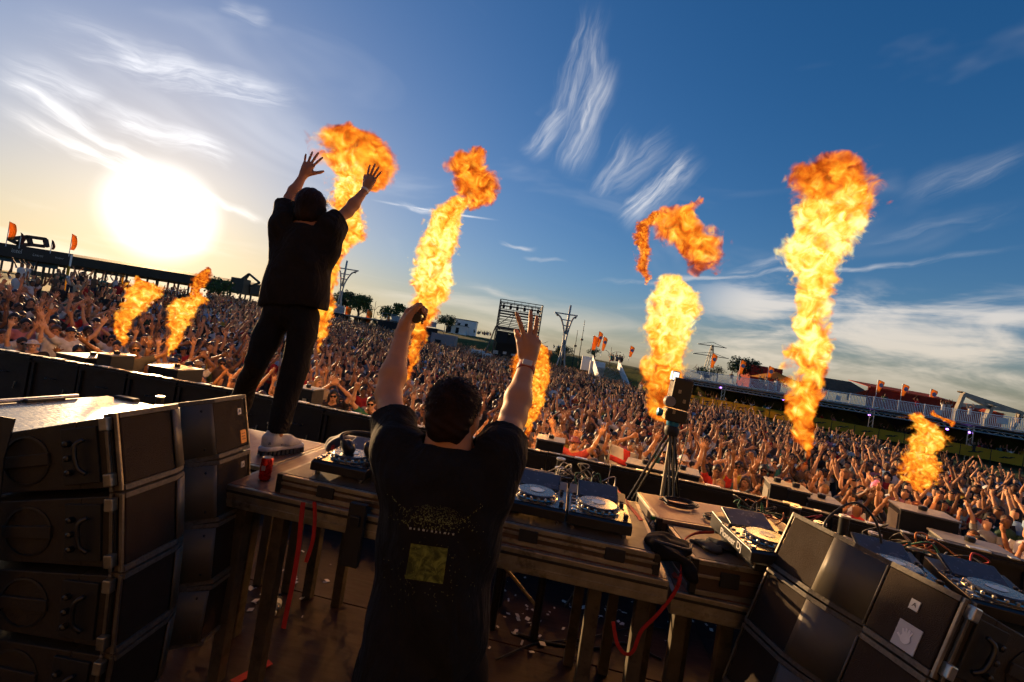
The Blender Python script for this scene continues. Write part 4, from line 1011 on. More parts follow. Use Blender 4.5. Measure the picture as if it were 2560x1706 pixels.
# red can
def can():
    p=gz(665,1198,2.70); r=empty('drink_can',(p.x,p.y,2.701),label='red drink can standing beside the sneaker',cat='can')
    MB().lathe([(.022,0),(.026,.004),(.031,.014),(.031,.108),(.029,.114),(.0265,.120)],(0,0,0),28,cap=False).build('can_body',mat('can_red',(.42,.012,.010),.28,.55,var=.35,scale=40),r,smooth='auto')
    MB().lathe([(.0265,.120),(.0268,.123),(.0245,.1235),(.024,.119),(.0,.119)],(0,0,0),28).build('can_lid',M_alu,r,smooth='auto'); MB().box((.004,0,.1205),(.02,.011,.002)).build('ring_pull',M_alu,r)
    MB().lathe([(.022,0),(.020,.003),(0,.006)],(0,0,0),20).build('can_base',M_alu,r); MB().box((0,-.0312,.07),(.020,.002,.026)).build('label_box',mat('label_grey',(.35,.30,.28),.6),r)
can()
# bottles
M_pet=mat('clear_plastic',(.75,.8,.85),.12,var=.05,trans=.85,spec=.6)
def bottle(p,rot,label,capc):
    r=empty('water_bottle',p,rot,label=label,cat='bottle')
    MB().lathe([(.026,0),(.031,.005),(.031,.05),(.029,.055),(.031,.06),(.031,.11),(.024,.135),(.013,.155),(.0125,.168)],(0,0,0),20).build('bottle_body',M_pet,r,smooth=True)
    MB().lathe([(.0145,0),(.0145,.016),(.012,.018)],(0,0,.166),16).build('cap',mat('cap_'+capc[0],capc[1],.5),r); MB().lathe([(.0316,.058),(.0316,.108)],(0,0,0),20,cap=False).build('label_wrap',mat('label_white',(.55,.6,.68),.5),r,smooth=True)
bottle(Vector((.985,2.70,2.577)),(0,0,0),'water bottle with green cap between the cases',('green',(.02,.22,.05)))
pb=gz(700,1500,FLOOR_Z+.0); bottle((pb.x,pb.y,FLOOR_Z+.035),(rad(90),0,rad(20)),'empty clear bottle lying on the stage floor',('white',(.6,.6,.6)))
# black bag and gloves on the right
def bag():
    p=TL(.86,.13,2.79); r=empty('black_bag',p,(0,0,TAN),label='soft black bag slumped over the end of the case',cat='bag')
    def fo(D,X,Y,Z): return D+.007*np.sin(X*38+np.sin(Z*50+Y*20)*1.6)+.004*np.sin(Y*70+X*20)
    body_obj('bag_body',[('e',(0,0,.015),(.10,.12,.035),.05),('c',(-.05,-.05,.015),(.08,.08,.0),.04,.035),('c',(.07,-.11,-.01),(.085,-.14,-.05),.032,.02)],.008,mat('bag_nylon',(.010,.009,.008),.8,var=.3,spec=.15,bump=.3,bscale=40),r,post=fo)
    MB().tube(curve_pts([(-.08,-.1,.06),(-.02,-.14,.07),(.06,-.12,.06),(.1,-.02,.05)],6),.007,6).build('strap',M_rub,r)
bag()
def gloves():
    p=gz(1775,1372,2.745); 
    for k,(dx,dy,rz,lb) in enumerate(((0,0,.3,'nearer black work glove on the silver edged case'),(.10,.05,1.0,'farther black work glove on the silver edged case'))):
        pr=[('e',(0,0,.012),(.05,.055,.018),.02)]
        for i,a in enumerate((-28,-10,8,26)): pr.append(('c',(.012*(i-1.5)*1.6,.035,.012),(.012*(i-1.5)*1.6+math.sin(rad(a))*.06,.035+math.cos(rad(a))*.06,.008),.012,.009,.012))
        pr.append(('c',(.045,-.01,.012),(.075,.025,.010),.013,.010,.012))
        V,F=sdf_mesh(pr,.005,k=.01); o=bpy.data.objects.new('work_glove',np_mesh('work_glove',V,F,mat('glove_cloth',(.02,.019,.018),.8,var=.3))); link(o); o.location=p+Vector((dx,dy,0)); o.rotation_euler=(0,0,rz); tag(o,lb,'glove','black work gloves')
gloves()
# ---- cables
M_cab_=mat('cable_black',(.014,.014,.014),.45,var=.2); M_cabw=mat('cable_pale',(.35,.30,.20),.5,var=.2); M_redc=mat('red_webbing',(.42,.018,.016),.7,var=.25,scale=20)
def cable(name,pts,r,m,label,cat,n=8,sub=8):
    o=MB().tube(curve_pts(pts,sub),r,n).build(name,m,smooth=True); return tag(o,label,cat)
def coil(c,R,turns,z,seed,label,m=M_cab_,r=.005):
    q=random.Random(seed); pts=[]
    for k in range(turns*8):
        a=k*math.pi/4; rr=R*(1+q.uniform(-.18,.18)); pts.append((c[0]+rr*math.cos(a)*1.1,c[1]+rr*math.sin(a)*.75,z+.006+.010*(k/8/turns)*turns*.5+q.uniform(0,.006)))
    cable('cable_coil',pts,r,m,label,'cable',6,4)
zc=2.766
a_=Vector((1.24,2.98,0)); coil((a_.x,a_.y),.10,5,zc,1,'black cable coil on the brown topped case, left one')
a_=Vector((1.42,2.78,0)); coil((a_.x,a_.y),.085,3,zc,2,'black cable coil on the brown topped case, near the angled player')
a_=Vector((1.68,2.95,0)); coil((a_.x,a_.y),.09,4,zc,3,'black cable coil at the back beside the right speaker stack')
a_=Vector((1.95,2.45,0)); coil((a_.x,a_.y),.10,4,2.58,4,'cable coil lying behind the top of the right stack')
def jumble(px,py,z,n,seed,label,m,R=.12,r=.004):
    c=gz(px,py,z); q=random.Random(seed); root=empty('cable_bundle',c,label=label,cat='cables')
    for k in range(n):
        p=[Vector((q.uniform(-R,R),q.uniform(-R,R)*.7,q.uniform(.0,.03)))]
        for j in range(5): p.append(p[-1]+Vector((q.uniform(-.7,.7)*R,q.uniform(-.5,.5)*R,0))); p[-1].z=q.uniform(.01,.11 if j in(1,2) else .03)
        MB().tube(curve_pts(p,6),r,6).build('cable',m[k%len(m)],root,smooth=True)
M_cg=mat('cable_green',(.02,.12,.06),.5); M_cr=mat('cable_red',(.35,.02,.015),.5); M_co=mat('cable_orange',(.45,.14,.02),.5)
jumble(1440,1205,2.82,9,5,'pale looped leads behind the two centre players',[M_cabw,M_cab_,M_cabw,M_dalu],.13)
jumble(1470,1215,2.82,5,6,'green and dark leads behind the right centre player',[M_cg,M_cab_,M_cab_],.09)
jumble(1905,1290,2.77,12,8,'green red and black leads against the right stack',[M_cab_,M_cg,M_cr,M_cab_,M_co],.13,.0045)
jumble(2270,1372,2.80,12,9,'bright leads and plugs behind the right stack',[M_cab_,M_cabw,M_cr,M_cab_,M_co,M_cg],.16,.005)
cable('patch_lead',[TL(1.66,.4,2.87),TL(1.68,.42,3.0),TL(1.82,.46,3.10),TL(1.93,.46,3.02),TL(1.96,.42,2.86)],.006,M_cab_,'black lead looping high above the right stack','cable')
# red straps
def at2(px,py,Y): return at(px,py,Y)
o=MB(); P=[at2(1782,1328,2.50),at2(1740,1330,2.44),at2(1712,1343,2.33),at2(1704,1360,2.22),at2(1700,1390,2.12),at2(1697,1440,2.0),at2(1680,1480,2.02),at2(1640,1530,2.02),at2(1600,1570,2.02),at2(1580,1618,2.02),at2(1560,1626,2.03),at2(1540,1600,2.04),at2(1530,1548,2.05)]
C=curve_pts(P,6)
for a,b in zip(C[:-1],C[1:]): o.beam(a,b+(b-a)*.05,.016,.004,up=(0,1,0.2))
tag(o.build('red_strap',M_redc),'long red strap hanging in a loop below the right case','strap')
for k,(pts,lb) in enumerate((([(762,1253),(757,1300),(752,1360),(740,1440),(722,1530),(716,1562)],'left red strap hanging from the deck to the floor'),([(790,1252),(791,1300),(786,1350),(770,1400)],'shorter red strap hanging beside the left one'))):
    o=MB(); C=curve_pts([at2(x,y,2.20+.0*i) for i,(x,y) in enumerate(pts)],6)
    for a,b in zip(C[:-1],C[1:]): o.beam(a,b+(b-a)*.05,.022 if k==0 else .018,.004,up=(0,1,.2))
    tag(o.build('red_strap',M_redc),lb,'strap')
def patch(name,pts,z,label,m,cat='tape'):
    o=MB(); o.prism([gz(x,y,z) for x,y in pts],(0,0,.003)); tag(o.build(name,m),label,cat)
patch('orange_gaffer',[(1676,1432),(1700,1412),(1716,1420),(1714,1432),(1742,1448),(1716,1448),(1680,1440)],2.5775,'orange red tape patch on the deck below the cases',mat('gaffer_orange',(.55,.06,.02),.7))
patch('red_cloth',[(1606,1338),(1625,1340),(1632,1352),(1612,1350)],2.5775,'small dark red cloth between the two decks',M_redc,'cloth')
patch('orange_tape',[(1533,1219),(1539,1218),(1606,1299),(1597,1299)],2.7975,'orange tape strip along the end of the centre case',mat('gaffer_orange',(.55,.06,.02),.7))
patch('red_tag',[(1378,1204),(1400,1210),(1402,1214),(1380,1208)],2.84,'small red tag behind the centre players',M_redc,'tag')
# ---- truss couplers standing behind the decks
def coupler_block(c,label,seed):
    r=empty('truss_coupler_block',(c[0],c[1],FLOOR_Z),(0,0,TAN),label=label,cat='truss block'); z=c[2]-FLOOR_Z
    for x in(-.15,.15):
        for y in(-.15,.15):
            MB().tube([(x,y,0),(x,y,z)],.03,10).build('upright_tube',M_steel,r,smooth='auto'); MB().lathe([(.016,.0),(.034,.0),(.034,.012),(.016,.012)],(x,y,z),16,cap=False).build('coupler_ring',M_alu,r)
    for k in range(3):
        zz=z-.12-k*.3
        for a,b in(((-.15,-.15),(.15,-.15)),((.15,-.15),(.15,.15)),((.15,.15),(-.15,.15)),((-.15,.15),(-.15,-.15))): MB().tube([(*a,zz),(*b,zz-.25)],.012,6).build('brace_tube',M_dalu,r); MB().tube([(*a,zz),(*b,zz)],.014,6).build('brace_tube',M_dalu,r)
coupler_block((-2.85,3.85,2.70),'four silver tube couplers standing behind the left stack',1)
coupler_block((.34,3.35,2.83),'four tube couplers standing behind the centre players',2)
coupler_block((2.15,2.85,2.86),'tube couplers behind the right speaker stack',3)
# ---- effect units on the ledge outside the wall
m=MB()
for a,b in zip(WALL[:-1],WALL[1:]):
    d=Vector((b[0]-a[0],b[1]-a[1],0)).normalized(); n=Vector((-d.y,d.x,0)); A=Vector((*a,0))+n*.12; B=Vector((*b,0))+n*.12
    m.prism([A+Vector((0,0,1.2)),B+Vector((0,0,1.2)),B+n*.95+Vector((0,0,1.2)),A+n*.95+Vector((0,0,1.2))],(0,0,1.22))
tag(m.build('front_ledge',M_black),kind='structure')
M_gtop=mat('pale_lid',(.20,.19,.165),.45,var=.15)
def unit(px,py,w,d,h,label,rz=None,dy=.5,m=M_rub):
    p=gz(px,py,2.68); 
    r=empty('effect_unit',(p.x,p.y,2.422),(0,0,rz if rz is not None else TAN),label=label,cat='effect unit',group='boxed effect units on the stage front')
    H=h; MB().box((0,0,H/2),(w,d,H)).build('body',m,r,bevel=.006); MB().box((0,0,H+.008),(w+.02,d+.02,.016)).build('lid',M_gtop,r,bevel=.003)
    MB().box((-w/2-.004,0,H*.55),(.008,d*.8,H*.6)).build('side_panel',M_gtop,r)
    MB().lathe([(.03,0),(.035,.03),(.028,.04)],(0,0,H+.016),14).build('nozzle',M_steel,r); MB().box((w*.2,-d/2-.006,H*.5),(.05,.01,.04)).build('socket',M_alu,r)
unit(1378,1095,.30,.30,.24,'black effect unit with pale lid just right of the raised arm')
unit(772,972,.30,.28,.26,'black effect unit with white lid behind the standing man')
unit(235,892,.42,.5,.26,'wide effect unit with glaring top at the left wall')
unit(292,905,.20,.3,.34,'dark taller effect unit beside the glaring one')
unit(445,921,.42,.4,.26,'flat effect unit with shining top under the left flames')
unit(1612,1158,.34,.3,.24,'grey sided effect unit behind the tripod, left one',rz=TAN-.2)
unit(1705,1172,.30,.32,.24,'grey sided effect unit behind the tripod, right one',rz=TAN-.2)
unit(1938,1218,.16,.3,.30,'first of three grey slab units under the tall flame',rz=-.35)
unit(1985,1229,.18,.3,.29,'second of three grey slab units under the tall flame',rz=-.35)
unit(2050,1246,.26,.3,.25,'last of three grey slab units under the tall flame',rz=-.35)
unit(2300,1290,.40,.34,.30,'large pale effect unit with plugs near the right edge',rz=-.45)
unit(2420,1345,.42,.3,.22,'low dark effect unit right of the large pale one',rz=-.45)
# ---- camera on a tripod
def tripod():
    Y=3.75; ap=at(1679,1073,Y); r=empty('camera_tripod',(ap.x,ap.y,FLOOR_Z),label='black camera tripod standing behind the cases',cat='tripod'); H=ap.z-FLOOR_Z
    for foot,n in(((-.66,-.1,0),0),((.06,-.42,0),1),((.42,.25,0),2)):
        f=Vector(foot); t=Vector((0,0,H)); d=(f-t).normalized()
        l=MB(); side=d.cross(Vector((0,1,0))).normalized()*.017
        mid=t.lerp(f,.5)
        for s in(-1,1): l.tube([t+side*s,mid+side*s],.010,8)
        l.tube([mid-d*.12,f],.011,8); l.build('leg',M_steel,r,smooth='auto'); MB().box(tuple(mid),(.055,.03,.035)).build('leg_lock',M_rub,r,bevel=.004)
        MB().lathe([(.018,0),(.014,.02)],foot,10).build('rubber_foot',M_rub,r)
    MB().tube([(0,0,H-.55),(0,0,H)],.016,10).build('centre_column',M_dalu,r,smooth='auto'); MB().lathe([(.05,-.05),(.06,-.02),(.06,.01),(.045,.03)],(0,0,H),18).build('crown',M_rub,r,smooth='auto')
    ring=MB().lathe([(.050,0),(.052,.01),(.052,.03),(.046,.036)],(0,0,H+.03),20).build('blue_ring',mat('anodised_blue',(.03,.22,.42),.35,.6),r,smooth='auto')
    c=empty('remote_camera',(ap.x,ap.y,ap.z+.066),(0,rad(4),rad(-6)),label='black remote camera head on the tripod with small lit lamp',cat='camera')
    MB().box((0,0,.05),(.17,.13,.10)).build('base_block',M_cdjb,c,bevel=.008); MB().box((.0,0,.235),(.155,.15,.25)).build('housing',M_cdjb,c,bevel=.012)
    MB().lathe([(.04,0),(.046,.006),(.046,.05),(.04,.06)],(-.075,-.02,.155),20,Matrix.Rotation(rad(90),4,'X')).build('focus_ring',mat('ring_grey',(.28,.26,.22),.5),c,smooth='auto')
    MB().lathe([(.03,0),(.034,.02),(.034,.04),(.02,.045)],(-.10,0,.05),16,Matrix.Rotation(rad(-90),4,'Y')).build('tilt_knob',mat('anodised_blue',(.03,.22,.42),.35,.6),c,smooth='auto')
    MB().box((-.07,-.02,.365),(.065,.05,.085)).build('lamp_housing',M_alu,c,bevel=.01); MB().box((-.07,-.048,.365),(.045,.008,.065)).build('lamp_lens',mat('lens_lit',(.7,.7,.72),.2,emit=((1,.97,.9),.8)),c,bevel=.003)
    for x,z in((-.02,.25),(.03,.18),(-.03,.08)): MB().box((x,-.078,z),(.022,.004,.03)).build('switch_plate',M_dalu,c)
    MB().tube(curve_pts([(.09,0,.1),(.14,.02,-.1),(.12,.0,-.5),(.15,.0,-1.0)],6),.004,6).build('cable',M_cab_,c)
tripod()
# ---- litter on the floor
def litter():
    m=MB(); q=random.Random(11)
    for k in range(150):
        cx_,cy_=q.choice([(1260,1480),(1330,1540),(1470,1500),(1560,1560),(1520,1500),(1700,1500),(1750,1560),(1250,1560),(720,1420),(640,1480)]); px=cx_+q.gauss(0,50); py=cy_+q.gauss(0,32)
        p=gz(px,py,FLOOR_Z); 
        if p.y>4.6 or p.y<1.2: continue
        z=FLOOR_Z+.006+q.random()*.012; s=q.uniform(.006,.022); a=q.uniform(0,6.28); u=Vector((math.cos(a),math.sin(a),q.uniform(-.3,.3)))*s; w=Vector((-math.sin(a),math.cos(a),q.uniform(-.3,.3)))*s*q.uniform(.3,.9)
        c=Vector((p.x,p.y,z)); m.add([c-u-w,c+u-w,c+u+w,c-u+w],[(0,1,2,3)])
    tag(m.build('confetti_litter',mat('paper_white',(.55,.53,.5),.7,var=.3)),'scattered white paper confetti on the stage floor','confetti',kind='stuff')
litter()
for pts,r,lb in(([(1290,1575),(1380,1600),(1480,1612),(1560,1600),(1650,1640)],.008,'black cable snaking over the stage floor below the decks'),([(1240,1640),(1340,1600),(1450,1590),(1600,1560),(1700,1575)],.006,'thinner black cable crossing the stage floor')):
    cable('floor_cable',[gz(x,y,FLOOR_Z+.012) for x,y in pts],r,M_cab_,lb,'cable')
o=MB(); o.prism([gz(680,1640,FLOOR_Z+.008),gz(585,1690,FLOOR_Z+.008),gz(600,1700,FLOOR_Z+.008),gz(690,1650,FLOOR_Z+.008)],(0,0,.004)); tag(o.build('red_floor_strap',M_redc),'dark red strap lying on the floor by the left stack','strap')
# ---------------------------------------------------------------- people
def nrm(v): v=Vector(v); return v.normalized()
def frame(f,u):
    f=nrm(f); r=f.cross(Vector(u)).normalized(); u=r.cross(f); return r,f,u
def mat3(r,f,u): return np.array([[r.x,f.x,u.x],[r.y,f.y,u.y],[r.z,f.z,u.z]])
def head_prims(c,f,u=(0,0,1),s=1.0):
    c=Vector(c); r,f,u=frame(f,u); M=mat3(r,f,u); P=lambda a,b,d: tuple(c+r*a*s+f*b*s+u*d*s)
    E=lambda a,b,d,rx,ry,rz,k=.02: ('e',P(a,b,d),(rx*s,ry*s,rz*s),k,M)
    return [E(0,-.012,.035,.076,.094,.088),E(0,.02,-.03,.062,.075,.085,.03),E(0,.045,-.085,.042,.042,.035,.03),
            ('c',P(0,.092,.0),P(0,.108,-.032),.010*s,.015*s,.012),E(-.022,.10,.022,.022,.012,.009,.012),E(.022,.10,.022,.022,.012,.009,.012),
            ('-',E(-.031,.103,.004,.017,.014,.011,.01)),('-',E(.031,.103,.004,.017,.014,.011,.01)),
            E(0,.088,-.062,.026,.014,.007,.008),E(0,.086,-.075,.022,.014,.007,.008),
            E(-.076,-.008,-.008,.010,.022,.032,.008),E(.076,-.008,-.008,.010,.022,.032,.008)]
FING=[(.046,.027,.022,.0095),(.051,.031,.024,.0098),(.047,.029,.023,.0093),(.037,.022,.020,.0083)]
def hand_prims(w,d,n,ts,curl=(.2,.2,.2,.25),spread=(-.25,-.08,.08,.26),thumb=(.6,.3),s=1.0,lean=0.0):
    """w wrist, d along the hand, n palm normal, ts vector towards the thumb side"""
    w=Vector(w); d=nrm(d); n=nrm(Vector(n)-d*Vector(n).dot(d)); t=d.cross(n).normalized()
    if t.dot(Vector(ts))<0: t=-t
    L=.095*s; pr=[('c',tuple(w),tuple(w+d*.03*s),.026*s,.028*s,.02)]
    k=[]
    for i in range(4):
        o=(.031-.0205*i)*s; kn=w+d*(L-(.004,.0,.004,.012)[i]*s)+t*o; k.append(kn)
        pr.append(('c',tuple(w+d*.02*s+t*o*.55),tuple(kn),.0155*s,.0125*s,.016))
    pr.append(('e',tuple(w+d*.055*s+n*.004*s),(.03*s,.03*s,.03*s),.02))
    for i in range(4):
        l1,l2,l3,r=[q*s for q in FING[i]]; c=curl[i]; sp=-spread[i]
        dd=(d*math.cos(sp)+t*math.sin(sp)).normalized(); p=k[i]; a=0.0
        for j,(l,f,r0,r1) in enumerate(((l1,.55,1.0,.93),(l2,1.0,.93,.86),(l3,.75,.86,.72))):
            a+=c*f; v=dd*math.cos(a)+n*math.sin(a); q=p+v*l; pr.append(('c',tuple(p),tuple(q),r*r0,r*r1,.004)); p=q
    b=w+d*.025*s+t*.024*s+n*.006*s; o,cv=thumb
    v1=(d*math.cos(o)+t*math.sin(o)+n*.25).normalized(); q=b+v1*.045*s; pr.append(('c',tuple(b),tuple(q),.018*s,.0135*s,.012))
    v2=(v1+n*cv*.5+d*.35*cv).normalized(); q2=q+v2*.034*s; pr.append(('c',tuple(q),tuple(q2),.0125*s,.0115*s,.005))
    v3=(v2+n*cv*.5+d*.3).normalized(); pr.append(('c',tuple(q2),tuple(q2+v3*.026*s),.0115*s,.009*s,.004))
    return pr
def arm_prims(sh,el,wr,s=1.0):
    sh,el,wr=Vector(sh),Vector(el),Vector(wr); m=el.lerp(wr,.3); 
    return [('c',tuple(sh),tuple(sh.lerp(el,.45)),.052*s,.048*s,.03),('c',tuple(sh.lerp(el,.45)),tuple(el),.048*s,.040*s,.03),('c',tuple(el),tuple(m),.040*s,.043*s,.03),('c',tuple(m),tuple(wr),.043*s,.027*s,.03)]
def wrinkle(g,b,tc,c):
    old=[l.from_socket for l in g.nt.links if l.to_socket==b.inputs['Normal']]
    n=g.noise(g.vm('MULTIPLY',tc,(1.0,1.0,.55)),7.5,4,.5,1.6); bp=g.n('ShaderNodeBump'); bp.inputs['Strength'].default_value=.9; bp.inputs['Distance'].default_value=.03
    g.l(n,bp.inputs['Height'])
    if old: g.l(old[0],bp.inputs['Normal'])
    g.l(bp.outputs[0],b.inputs['Normal'])
SKIN=lambda nm,c,**k: mat(nm,c,.55,var=.14,scale=9,bump=.06,bscale=220,spec=.22,**k)

def hair_blades(name,c,f,u,spec,m,parent,seed=1):
    """short tapered hair blades over the skull; spec(theta,phi,R)->(point,normal,length) or None"""
    q=random.Random(seed); mb=MB(); n=0
    for p,nr,L,flow in spec(q):
        t=(flow+nr*q.uniform(.15,.6)+Vector((q.gauss(0,.25),q.gauss(0,.25),q.gauss(0,.25)))).normalized(); w=t.cross(nr).normalized()*q.uniform(.0011,.0022)
        a=p+t*L*.5+nr*L*.10; b=p+t*L+Vector((0,0,-L*.12))-nr*L*.05
        mb.add([p-w,p+w,a+w*.8,b,a-w*.8],[(0,1,2,4),(4,2,3)])
    return mb.build(name,m,parent)

# ---- the man in front, seen from behind
def front_man():
    Yh=1.40
    hc=at(1131,1040,Yh); nb=at(1120,1140,1.385); chest=at(1100,1260,1.37); belly=at(1088,1420,1.35); hip=at(1070,1580,1.34)
    shL=at(996,1128,1.40); shR=at(1246,1140,1.40); elL=at(972,985,1.60); wrL=at(1006,838,1.74); elR=at(1284,1040,1.55); wrR=at(1319,905,1.72)
    base=Vector((hip.x-.01,hip.y,FLOOR_Z))
    root=empty('person',base,label='man in black printed T-shirt seen from behind, both arms raised, at the players',cat='person')
    dL=(wrL-elL).normalized(); dR=(wrR-elR).normalized()
    fd=Vector((.08,1,-.12))
    kL=Vector((hip.x-.11,1.36,2.12)); fL=Vector((hip.x-.13,1.33,FLOOR_Z+.06)); kR=Vector((hip.x+.10,1.38,2.12)); fR=Vector((hip.x+.12,1.35,FLOOR_Z+.06))
    hL=hip+Vector((-.085,0,-.02)); hR=hip+Vector((.085,0,-.02))
    pr=head_prims(hc,fd)+[('c',tuple(hc+Vector((0,-.02,-.05))),tuple(nb+Vector((0,0,.02))),.058,.062,.03),('c',tuple(nb),tuple(chest),.07,.085,.05)]
    pr+=[('c',tuple(shL),tuple(nb+Vector((-.05,0,-.06))),.052,.045,.03),('c',tuple(shR),tuple(nb+Vector((.05,0,-.06))),.052,.045,.03),('c',tuple(chest),tuple(hip),.085,.085,.05)]
    pr+=arm_prims(shL,elL,wrL,1.02)+arm_prims(shR,elR,wrR,1.02)
    pr+=[('c',tuple(hL),tuple(kL),.085,.06,.04),('c',tuple(kL),tuple(fL),.058,.042,.04),('c',tuple(hR),tuple(kR),.085,.06,.04),('c',tuple(kR),tuple(fR),.058,.042,.04)]
    nL=Vector((.92,.0,.1)); 
    pr+=hand_prims(wrL,dL*.9+Vector((.12,0.1,.3)),nL,(0,-1,0),curl=(1.25,1.3,1.3,1.25),spread=(-.05,-.02,.02,.05),thumb=(.55,1.0),s=1.0)
    pr+=hand_prims(wrR,Vector((.02,.25,1)),Vector((-.35,.85,0)),(-1,-.3,0),curl=(.10,.12,.15,1.35),spread=(-.48,-.04,.06,.1),thumb=(.30,.8),s=1.02)
    b=body_obj('body',pr,.0052,SKIN('skin_front',(.52,.25,.125)),root); b.matrix_parent_inverse=root.matrix_basis.inverted()
    # shirt
    sl=lambda sh,el,t: sh.lerp(el,t)
    def folds(D,X,Y,Z):
        w=np.sin((Z*10+X*7)+2.4*np.sin(X*12+Z*5))*.009+np.sin(Z*30+X*26+3*np.sin(X*9))*.0035
        return D+w*np.clip((3.35-Z)*6,0,1)
    M=None
    rr=Matrix.Rotation(rad(-3),4,'Y')
    sp=[('c',tuple(nb+Vector((-.06,-.005,-.045))),tuple(shL),.078,.070,.05),('c',tuple(nb+Vector((.06,-.005,-.045))),tuple(shR),.078,.070,.05),
        ('e',tuple(nb+Vector((0,-.005,-.06))),(.12,.10,.07),.05),('e',tuple(chest+Vector((-.0,0,.0))),(.187,.128,.20),.06),('e',tuple(belly),(.166,.122,.26),.08),('e',tuple(hip),(.166,.125,.22),.06),('e',tuple(hip+Vector((-.015,0,-.12))),(.168,.13,.14),.05),
        ('c',tuple(shL),tuple(sl(shL,elL,.75)),.074,.080,.03),('c',tuple(shR),tuple(sl(shR,elR,.75)),.074,.080,.03),
        ('c',tuple(chest+Vector((-.13,0,.06))),tuple(shL),.07,.07,.05),('c',tuple(chest+Vector((.13,0,.06))),tuple(shR),.07,.07,.05),
        ('cut',tuple(sl(shL,elL,.50)),tuple(elL-shL),.16),('cut',tuple(sl(shR,elR,.42)),tuple(elR-shR),.16),('cut',tuple(nb+Vector((0,-.012,.030))),(0,.3,1),.082),('cut',tuple(hip+Vector((0,0,-.20))),(0,0,-1),.34)]
    M_tee=mat('black_cotton',(.011,.010,.010),.9,var=.2,scale=12,bump=.15,bscale=300,spec=.2,extra=wrinkle)
    sh=body_obj('shirt',sp,.0065,M_tee,root,post=folds); sh.matrix_parent_inverse=root.matrix_basis.inverted()
    # trousers and shoes
    tp=[('e',tuple(hip+Vector((0,0,-.1))),(.165,.12,.14),.05)]+[q for (a,k_,f_) in((hL,kL,fL),(hR,kR,fR)) for q in(('c',tuple(a+Vector((0,0,-.06))),tuple(k_),.105,.085,.04),('c',tuple(k_),tuple(f_+Vector((0,0,.05))),.085,.075,.04))]
    t=body_obj('trousers',tp,.012,mat('black_denim',(.009,.008,.008),.9,var=.2,bump=.2,bscale=120,spec=.1),root,post=lambda D,X,Y,Z:D+.004*np.sin(Z*30+X*12)); t.matrix_parent_inverse=root.matrix_basis.inverted()
    for f_ in(fL,fR):
        o=body_obj('shoe',[('c',tuple(f_+Vector((0,-.05,-.02))),tuple(f_+Vector((0,.15,-.03))),.045,.035,.03),('cut',(f_.x,f_.y+.05,FLOOR_Z+.004),(0,0,-1),.3)],.009,M_rub,root); o.matrix_parent_inverse=root.matrix_basis.inverted()
    # hair: cap plus blades
    r,f,u=frame(fd,(0,0,1)); Mh=mat3(r,f,u)
    M_hair=mat('dark_hair',(.020,.009,.005),.7,var=.35,scale=30,spec=.15)
    P=lambda a,b_,d: tuple(hc+r*a+f*b_+u*d)
    hp=[('e',P(0,-.016,.036),(.078,.094,.088),.02,Mh),('e',P(0,-.05,-.015),(.069,.058,.075),.02,Mh),('-',('e',P(0,.125,-.03),(.09,.09,.10),.02,Mh)),('-',('e',P(-.085,.03,-.045),(.03,.05,.05),.01,Mh)),('-',('e',P(.085,.03,-.045),(.03,.05,.05),.01,Mh)),('cut',P(0,-.06,-.074),tuple(-u),.12)]
    hr=body_obj('hair',hp,.0055,M_hair,root,post=lambda D,X,Y,Z:D+.004*np.sin(X*95+3*np.sin(Z*60))*np.sin(Z*90+Y*50)); hr.matrix_parent_inverse=root.matrix_basis.inverted()
    def spec(q):
        for k in range(5200):
            th=q.uniform(0,2*math.pi); ph=math.acos(q.uniform(-.72,1)); nv=r*math.sin(ph)*math.cos(th)+f*math.sin(ph)*math.sin(th)+u*math.cos(ph)
            fw=nv.dot(f)
            if fw>.55 and nv.dot(u)<.5: continue
            if nv.dot(u)<-.35 and fw>-.15: continue
            p=hc+r*nv.dot(r)*.074+f*(nv.dot(f)*.090-.016)+u*(nv.dot(u)*.084+.032)
            low=max(0,-nv.dot(u)); flow=(Vector((0,0,-1))*(.4+low)+f*.3*q.uniform(-1,1)+r*.4*q.uniform(-1,1)); flow=(flow-nv*flow.dot(nv)).normalized()
            yield p,nv,q.uniform(.014,.030)*(1-.55*low),flow
    hair_blades('hair_strands',hc,f,u,spec,M_hair,hr,3)
    # chain, wristbands, print on the back
    ch=MB(); n=44
    for k in range(n):
        a=2*math.pi*k/n; p=nb+Vector((math.cos(a)*.071,math.sin(a)*.068-.008,.018+.012*math.sin(a))); ch.lathe([(.0,-.0025),(.0035,0),(.0,.0025)],tuple(p),6)
    o=ch.build('neck_chain',M_alu,root); o.matrix_parent_inverse=root.matrix_basis.inverted()
    ax=Matrix.Translation(wrR-dR*.035)@dR.to_track_quat('Z','Y').to_matrix().to_4x4()
    o=MB().lathe([(.034,-.016),(.0355,-.014),(.0345,.014),(.033,.016)],(0,0,0),24).xf(ax).build('wristband',mat('band_red',(.35,.05,.03),.6),root,smooth='auto'); o.matrix_parent_inverse=root.matrix_basis.inverted()
    tg=MB(); tg.box((0,0,0),(.036,.004,.026)); wc=wrR-dR*.035; nn_=(Vector((0,0,CAM_Z))-wc); nn_=(nn_-dR*nn_.dot(dR)).normalized(); xx_=dR.cross(nn_)*-1; Mt=Matrix((( xx_.x,-nn_.x,dR.x,0),(xx_.y,-nn_.y,dR.y,0),(xx_.z,-nn_.z,dR.z,0),(0,0,0,1))); tg.xf(Matrix.Translation(wc+nn_*.0365)@Mt); w2=tg.build('band_tag',mat('band_white',(.55,.53,.48),.6),root,bevel=.002); w2.matrix_parent_inverse=root.matrix_basis.inverted()
